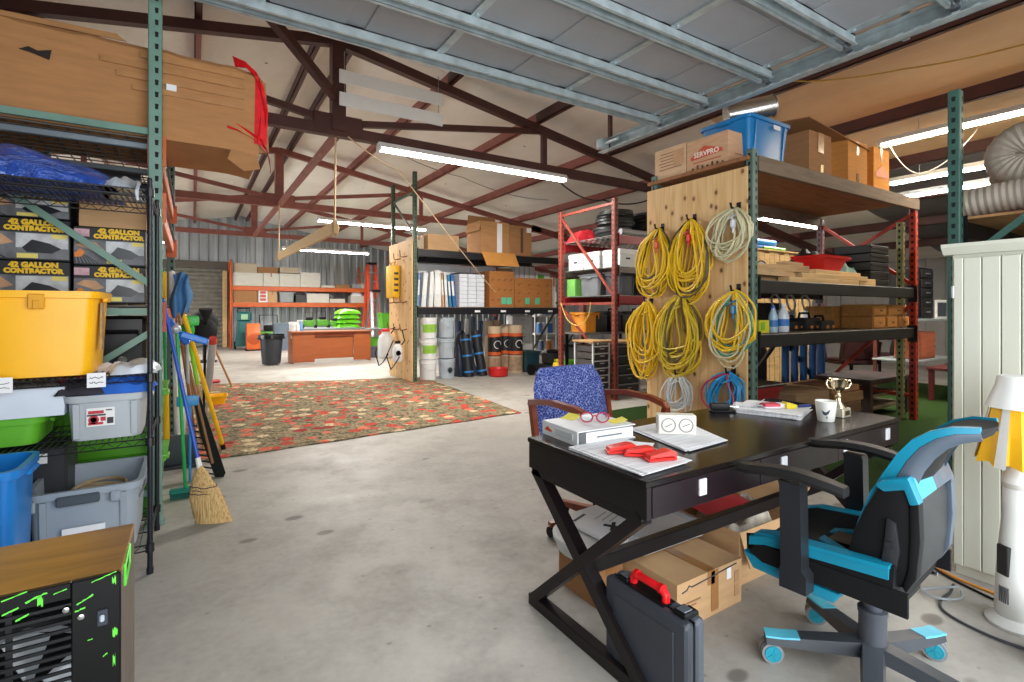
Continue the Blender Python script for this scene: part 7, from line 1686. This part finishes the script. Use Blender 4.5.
# ---- chairs
def five_star(t, r, hub_z, m, tip=None, wheel_m=BLK, hubm=None, a0=0., w=.045, wr=.03, world=False):
    for k in range(5):
        a = a0 + k * 2 * PI / 5; c_, s_ = math.cos(a), math.sin(a)
        Mx = Matrix.Rotation(a, 4, 'Z')
        b = B().loft([[(x, -ww, z0), (x, ww, z0), (x, ww * .8, z1), (x, -ww * .8, z1)] for x, ww, z0, z1 in ((.03, w * .55, hub_z - .045, hub_z + .005), (r * .55, w * .5, hub_z - .055, hub_z - .015), (r + .02, w * .45, hub_z - .06, hub_z - .035))], True, Mx)
        leg = part('leg', b, m, t, world=False)
        if tip: part('foot_pad', B().loft([[(x, -w * .42, z), (x, w * .42, z), (x, w * .4, z + .006), (x, -w * .4, z + .006)] for x, z in ((r * .72, hub_z - .0255), (r * .9, hub_z - .033), (r + .022, hub_z - .036))], True, Mx), tip, leg, world=False)
        part('stem', B().cyl((r * c_, r * s_, wr), (r * c_, r * s_, hub_z - .045), .008, n=8), BLK, leg, world=False)
        q = (a + 1.1 + k * .35) if not hubm else R(-75) + .25 * (k % 3)
        for e in (-1, 1):
            o = Vector((-math.sin(q), math.cos(q), 0)) * .016 * e; p = Vector((r * c_, r * s_, wr)); oo = Vector((-math.sin(q), math.cos(q), 0)) * .01
            wh = part('caster', B().cyl(p + o - oo, p + o + oo, wr, n=20), wheel_m, leg, world=False)
            if hubm:
                part_h = B().cyl(p + o + oo * e * .9, p + o + oo * e * 1.15, wr * .72, n=18)
                hb = B(); side = oo.normalized() * e; ex = Vector((math.cos(q), math.sin(q), 0))
                for j in range(5):
                    an = 2 * PI * j / 5; dr_ = ex * math.cos(an) + Vector((0, 0, 1)) * math.sin(an)
                    hb.bar(p + o + side * .0115, p + o + side * .0115 + dr_ * wr * .66, .004, .006, side)
                hb.v += []; 
                b2 = B().tube([tuple(p + o + side * .0112 + (ex * math.cos(2 * PI * j / 18) + Vector((0, 0, 1)) * math.sin(2 * PI * j / 18)) * wr * .7) for j in range(18)], .003, 5, closed=True)
                b2.add(hb.v, hb.f); b2.add(*(lambda B_: (B_.v, B_.f))(B().cyl(p + o + side * .01, p + o + side * .0125, wr * .66, n=18)))
                part_ = bpy.data.objects.new('hub_cap', mk('hub_cap', b2, hubm)); COL.objects.link(part_); part_.parent = leg
FABN = NT('blue_fabric'); _v = FABN.vor(58., feature='DISTANCE_TO_EDGE'); _n = FABN.noise(40., detail=3., dist=2.5)
_m = FABN.ramp(FABN.math('ADD', FABN.math('MULTIPLY', _v, 1.6), FABN.math('MULTIPLY', _n, .9)), [(.42, lin((150, 160, 204))), (.56, lin((72, 86, 150))), (.8, lin((50, 60, 122)))])
FABN.bump(FABN.noise(150.), .3, .003); BFAB = FABN.set(_m, .9, 0, .1)
CHW = wood((132, 62, 36), (1, 5, 5), .35, False, .25)
def office_chair(label, loc, rz, fab, wm, group=None):
    """wood-armed swivel chair facing local -Y"""
    t = thing('office_chair', label, 'chair', loc, rz, group)
    five_star(t, .30, .12, wm, a0=.35, w=.055)
    part('column', B().cyl((0, 0, .09), (0, 0, .4), .028, n=14), BLKM, t, world=False)
    part('seat', B().box(-.27, .27, -.26, .22, .4, .50, .045, seg=3), fab, t, world=False)
    rows = []
    for q in range(9):
        v = q / 8; z = .50 + .47 * v; y = .20 + .10 * v ** 1.2; w = .29 + .02 * math.sin(PI * v) - .05 * max(0, v - .8) / .2; th = .055 * (1 - .35 * abs(2 * v - 1) ** 3)
        rows.append([(w * math.cos(R(a)) * (1 if abs(math.cos(R(a))) < .9 else .99), y + th * math.sin(R(a)) * (1 if math.sin(R(a)) > 0 else .9) + .02 * abs(math.cos(R(a))) * -1, z) for a in range(0, 360, 18)])
    part('backrest', B().loft(rows), fab, t, world=False, smooth=60)
    part('back_spine', B().bar((0, .16, .42), (0, .29, .7), .07, .025), BLK, t, world=False)
    for s_ in (-1, 1):
        x = s_ * .325
        part('arm', B().loft([[(x - .024, y, z - .016), (x + .024, y, z - .016), (x + .02, y, z + .016), (x - .02, y, z + .016)] for y, z in ((.25, .775), (.05, .80), (-.15, .79), (-.25, .765), (-.275, .73))]), wm, t, world=False)
        part('arm_post', B().bar((x, -.262, .75), (x, -.16, .42), .035, .035), wm, t, world=False); part('arm_post', B().bar((x, .235, .77), (x, .17, .42), .035, .035), wm, t, world=False)
        part('arm_rail', B().bar((x * .7, -.1, .41), (x, -.1, .43), .04, .03), wm, t, world=False); part('arm_rail', B().bar((x, -.17, .43), (x, .18, .43), .035, .035), wm, t, world=False)
    return t
office_chair('blue patterned office chair with wooden arms behind the desk', (2.10, 2.36, 0), R(4), BFAB, CHW)
MARF = mat((70, 34, 40), .8)
office_chair('maroon swivel chair far right, seen under the lower rack shelf at left', (9.6, 4.3, 0.013), R(150), MARF, DW)
office_chair('maroon swivel chair far right, seen under the lower rack shelf at right', (11.4, 4.6, 0.0), R(200), MARF, DW)
# gaming chair
TQ = mat((18, 132, 162), .35, var=.08); GB = mat((12, 12, 14), .7, spec=.3); GSH = mat((74, 86, 100), .35); GP = mat((58, 60, 66), .4)
t = thing('gaming_chair', 'black and turquoise gaming chair pulled up to the desk', 'chair', (2.095, .868, 0), R(5))
five_star(t, .335, .135, mat((62, 66, 72), .35), tip=mat((90, 190, 214), .35), wheel_m=mat((132, 136, 140), .4), hubm=mat((34, 150, 172), .35), a0=R(-18), w=.07, wr=.039)
part('column', B().cyl((0, 0, .08), (0, 0, .24), .044, n=20).cyl((0, 0, .24), (0, 0, .255), .047, n=20), mat((70, 74, 82), .35), t, world=False)
part('gas_lift', B().cyl((0, 0, .25), (0, 0, .36), .03, n=18), mat((80, 86, 96), .3, .3), t, world=False)
part('mechanism', B().box(-.09, .09, -.12, .16, .345, .385, .01), BLK, t, world=False)
part('tilt_lever', B().cyl((-.08, .03, .36), (-.26, .12, .37), .006, n=8), CHROME, t, world=False)
part('seat_rail', B().cyl((-.2, -.14, .372), (-.2, .3, .372), .008, n=8), CHROME, t, world=False); part('seat_rail', B().cyl((.2, -.14, .372), (.2, .3, .372), .008, n=8), CHROME, t, world=False)
# seat cushion with raised bolsters
rows = []
for k in range(11):
    v = k / 10; y = -.13 + .49 * v; f = 1 - .12 * max(0, v - .85) / .15
    top_ = .49 - .015 * v - .05 * max(0, v - .85) / .15; bo = .035 * (1 - .6 * v)
    rows.append([(-.235 * f, y, .40), (-.24 * f, y, .46), (-.225 * f, y, top_ + bo), (-.18 * f, y, top_ + bo * 1.05), (-.145 * f, y, top_ - .012), (0, y, top_ - .018), (.145 * f, y, top_ - .012), (.18 * f, y, top_ + bo * 1.05), (.225 * f, y, top_ + bo), (.24 * f, y, .46), (.235 * f, y, .40), (.2, y, .385), (-.2, y, .385)])
part('seat', B().loft(rows), GB, t, world=False, smooth=50)
def strip(pts, w, m, nm, hgt=.006):
    b = B(); rows = []
    for p in pts: rows.append([(p[0] - w / 2, p[1], p[2]), (p[0] + w / 2, p[1], p[2]), (p[0] + w / 2 * .9, p[1], p[2] + hgt), (p[0] - w / 2 * .9, p[1], p[2] + hgt)])
    return part(nm, b.loft(rows), m, t, world=False, smooth=50)
for s_ in (-1, 1):
    strip([(s_ * .218, -.12, .517), (s_ * .22, .0, .508), (s_ * .218, .15, .496), (s_ * .214, .26, .487), (s_ * .2, .32, .466)], .062, TQ, 'seat_trim', .012)
    part('seat_piping', B().loft([[(s_ * .2405, y, z), (s_ * .249, y, z), (s_ * .247, y, z + .03), (s_ * .236, y, z + .034)] for y, z in ((-.12, .487), (.0, .478), (.15, .466), (.27, .455), (.33, .435))]), TQ, t, world=False, smooth=50)
    part('seat_side', B().prism([(-.17, .385), (.28, .385), (.33, .41), (.3, .45), (-.17, .46)], 'x', s_ * .232, s_ * .246), GB, t, world=False)
    strip([(s_ * .13, .04, .476), (s_ * .05, .15, .471)], .05, TQ, 'seat_stripe')
    part('under_panel', B().prism([(.04, .335), (.32, .345), (.36, .40), (.3, .395), (.1, .375), (.02, .375)], 'x', s_ * .16, s_ * .24, bev=.008), TQ, t, world=False)
part('seat_patch', B().box(-.05, .05, .03, .13, .4745, .4795, .002), mat((92, 74, 60), .8), t, world=False)
# backrest
prof_f = [(.02, .47), (.0, .53), (-.02, .62), (-.055, .73), (-.09, .80), (-.125, .868), (-.16, .918), (-.205, .953), (-.255, .973), (-.315, .978)]
prof_r = [(-.14, .455), (-.15, .53), (-.155, .62), (-.155, .72), (-.165, .77), (-.185, .83), (-.21, .875), (-.24, .912), (-.275, .935), (-.318, .948)]
wid = [.175, .18, .185, .18, .172, .165, .158, .15, .14, .12]
rows = []
for (yf, zf), (yr, zr), w in zip(prof_f, prof_r, wid):
    rows.append([(-w, yf * .8 + yr * .2, zf * .8 + zr * .2), (-w * .8, yf, zf), (-w * .5, yf - .012, zf), (0, yf - .02, zf), (w * .5, yf - .012, zf), (w * .8, yf, zf), (w, yf * .8 + yr * .2, zf * .8 + zr * .2), (w * .98, yf * .3 + yr * .7, zf * .3 + zr * .7), (w * .7, yr, zr), (0, yr - .006, zr), (-w * .7, yr, zr), (-w * .98, yf * .3 + yr * .7, zf * .3 + zr * .7)])
part('backrest', B().loft(rows), GB, t, world=False, smooth=50)
wp = [(.015, .50), (-.005, .59), (-.04, .68), (-.085, .775), (-.155, .80), (-.165, .70), (-.165, .56), (-.15, .455), (-.06, .44)]
part('rear_shell', B().prism([(-.13, .47), (-.165, .46), (-.178, .56), (-.178, .70), (-.165, .745), (-.14, .745)], 'x', -.165, .165, bev=.01), mat((34, 36, 40), .5), t, world=False)
part('shoulder_band', B().prism([(-.10, .80), (-.165, .812), (-.188, .74), (-.16, .735)], 'x', -.17, .0, bev=.008), mat((60, 160, 190), .35), t, world=False)
part('shoulder_band', B().prism([(-.10, .80), (-.165, .812), (-.188, .74), (-.16, .735)], 'x', .0, .17, bev=.008), GSH, t, world=False, label='slate grey half of the shoulder band')
for s_ in (-1, 1):
    # turquoise trim on the front edge, grey shell behind
    r1 = []; r2 = []
    for (yf, zf), (yr, zr), w in zip(prof_f, prof_r, wid):
        n_ = Vector((0, yf - yr, zf - zr)).normalized()
        a_, c_ = Vector((s_ * w * 1.015, yf, zf)), Vector((s_ * w * 1.015, yf * .66 + yr * .34, zf * .66 + zr * .34))
        i_ = Vector((s_ * w * .86, yf, zf)) + n_ * .008
        r1.append([tuple(i_), tuple(a_ + n_ * .006), tuple(c_), tuple(c_ - Vector((s_ * .012, 0, 0))), tuple(Vector((s_ * w * .85, yf, zf)) - n_ * .01)])
        e_, f_ = Vector((s_ * w * 1.012, yf * .64 + yr * .36, zf * .64 + zr * .36)), Vector((s_ * w * .9, yr, zr)) - n_ * .004
        r2.append([tuple(e_), tuple(Vector((s_ * w * 1.012, yf * .2 + yr * .8, zf * .2 + zr * .8))), tuple(f_), tuple(f_ + n_ * .012), tuple(e_ - Vector((s_ * .012, 0, 0)))])
    part('back_trim', B().loft(r1), TQ, t, world=False, smooth=60)
    part('back_shell', B().loft(r2[4:]), GSH, t, world=False, smooth=60)
    xa = s_ * .165
    wing = part('side_wing', B().prism(wp, 'x', xa, xa + s_ * .035, bev=.012), GB, t, world=False)
    part('wing_cap', B().prism([(-.07, .765), (-.088, .785), (-.16, .812), (-.19, .735), (-.165, .725), (-.15, .77), (-.095, .75)], 'x', xa - s_ * .004, xa + s_ * .044, bev=.006), TQ if s_ < 0 else GSH, wing, world=False)
    part('wing_edge', B().prism([(-.188, .735), (-.192, .62), (-.182, .50), (-.155, .445), (-.145, .46), (-.16, .52), (-.165, .62), (-.164, .725)], 'x', xa - s_ * .004, xa + s_ * .042, bev=.005), GB if s_ < 0 else GSH, wing, world=False)
    part('wing_bracket', B().prism([(-.06, .44), (-.12, .45), (-.14, .57), (-.13, .66), (-.105, .67), (-.095, .57), (-.085, .5)], 'x', xa + s_ * .033, xa + s_ * .048, bev=.006).cyl((xa + s_ * .046, -.115, .585), (xa + s_ * .054, -.115, .585), .013, n=14), mat((38, 38, 42), .4), wing, world=False)
    # arm rest
    xq = s_ * .285
    ap = part('arm_post', B().loft([[(xq - .03, y0_, z), (xq + .03, y0_, z), (xq + .03, y1_, z), (xq - .03, y1_, z)] for y0_, y1_, z in ((.095, .185, .36), (.095, .185, .42), (.11, .18, .44), (.115, .185, .72), (.12, .19, .735))]), mat((34, 36, 41), .4), t, world=False)
    part('arm_bracket', B().box(min(s_ * .12, xq), max(s_ * .12, xq), .1, .17, .36, .385, .006), mat((34, 36, 41), .4), t, world=False)
    rows = []
    for k in range(9):
        v = k / 8; y = -.02 + .36 * v; w = .042 * math.sin(PI * (.12 + .76 * v)) ** .4; z = .735 + .02 * math.sin(PI * min(1, v * 1.1))
        cx = xq + s_ * .01
        rows.append([(cx - w, y, z + .008), (cx - w * .7, y, z + .026), (cx + w * .7, y, z + .026), (cx + w, y, z + .008), (cx + w * .8, y, z - .006), (cx - w * .8, y, z - .006)])
    part('arm_pad', B().loft(rows), mat((22, 22, 24), .5), t, world=False, smooth=50)
# ================================================================ CAMERA, LIGHT, VIEW
cam = bpy.data.objects.new('camera', bpy.data.cameras.new('camera')); COL.objects.link(cam)
cam.location = (0, 0, EYE); cam.rotation_euler = (R(90), 0, -TH)
cam.data.sensor_width = 36; cam.data.lens = 36 * FP / 1024; cam.data.shift_y = -(341 - HZ) / 1024; cam.data.clip_start = .05
SC.camera = cam
w = bpy.data.worlds.new('World'); SC.world = w; w.use_nodes = True
bg = w.node_tree.nodes['Background']; bg.inputs[0].default_value = (.86, .93, 1, 1); bg.inputs[1].default_value = SKY
def area(name, loc, rot, sx, sy, e, c=(1, 1, 1), portal=False):
    l = bpy.data.lights.new(name, 'AREA'); l.shape = 'RECTANGLE'; l.size = sx; l.size_y = sy; l.energy = e; l.color = c
    if portal: l.cycles.is_portal = True
    o = bpy.data.objects.new(name, l); COL.objects.link(o); o.location = loc; o.rotation_euler = rot; return o
area('daylight_front_doorway', (1.55, -.78, 1.52), (R(90), 0, 0), 5.0, 3.0, DAY, (.93, .97, 1))
area('daylight_side_doorway', (-8.4, 14.7, 1.5), (R(90), 0, R(-90)), 7.4, 2.9, DAY2, (.95, .98, 1))
for p, L, along, e, c in LAMPS:
    area('tube_light', p, (0, 0, 0 if along == 'x' else R(90)), L, .14, e, c)
vs = SC.view_settings; vs.view_transform = 'Standard'; vs.look = 'None'; vs.gamma = 1; vs.use_curve_mapping = False; vs.exposure = EXPO
SC.cycles.use_denoising = True
SC.cycles.max_bounces = 8; SC.cycles.diffuse_bounces = 5; SC.cycles.glossy_bounces = 4
SC.cycles.sample_clamp_indirect = 6
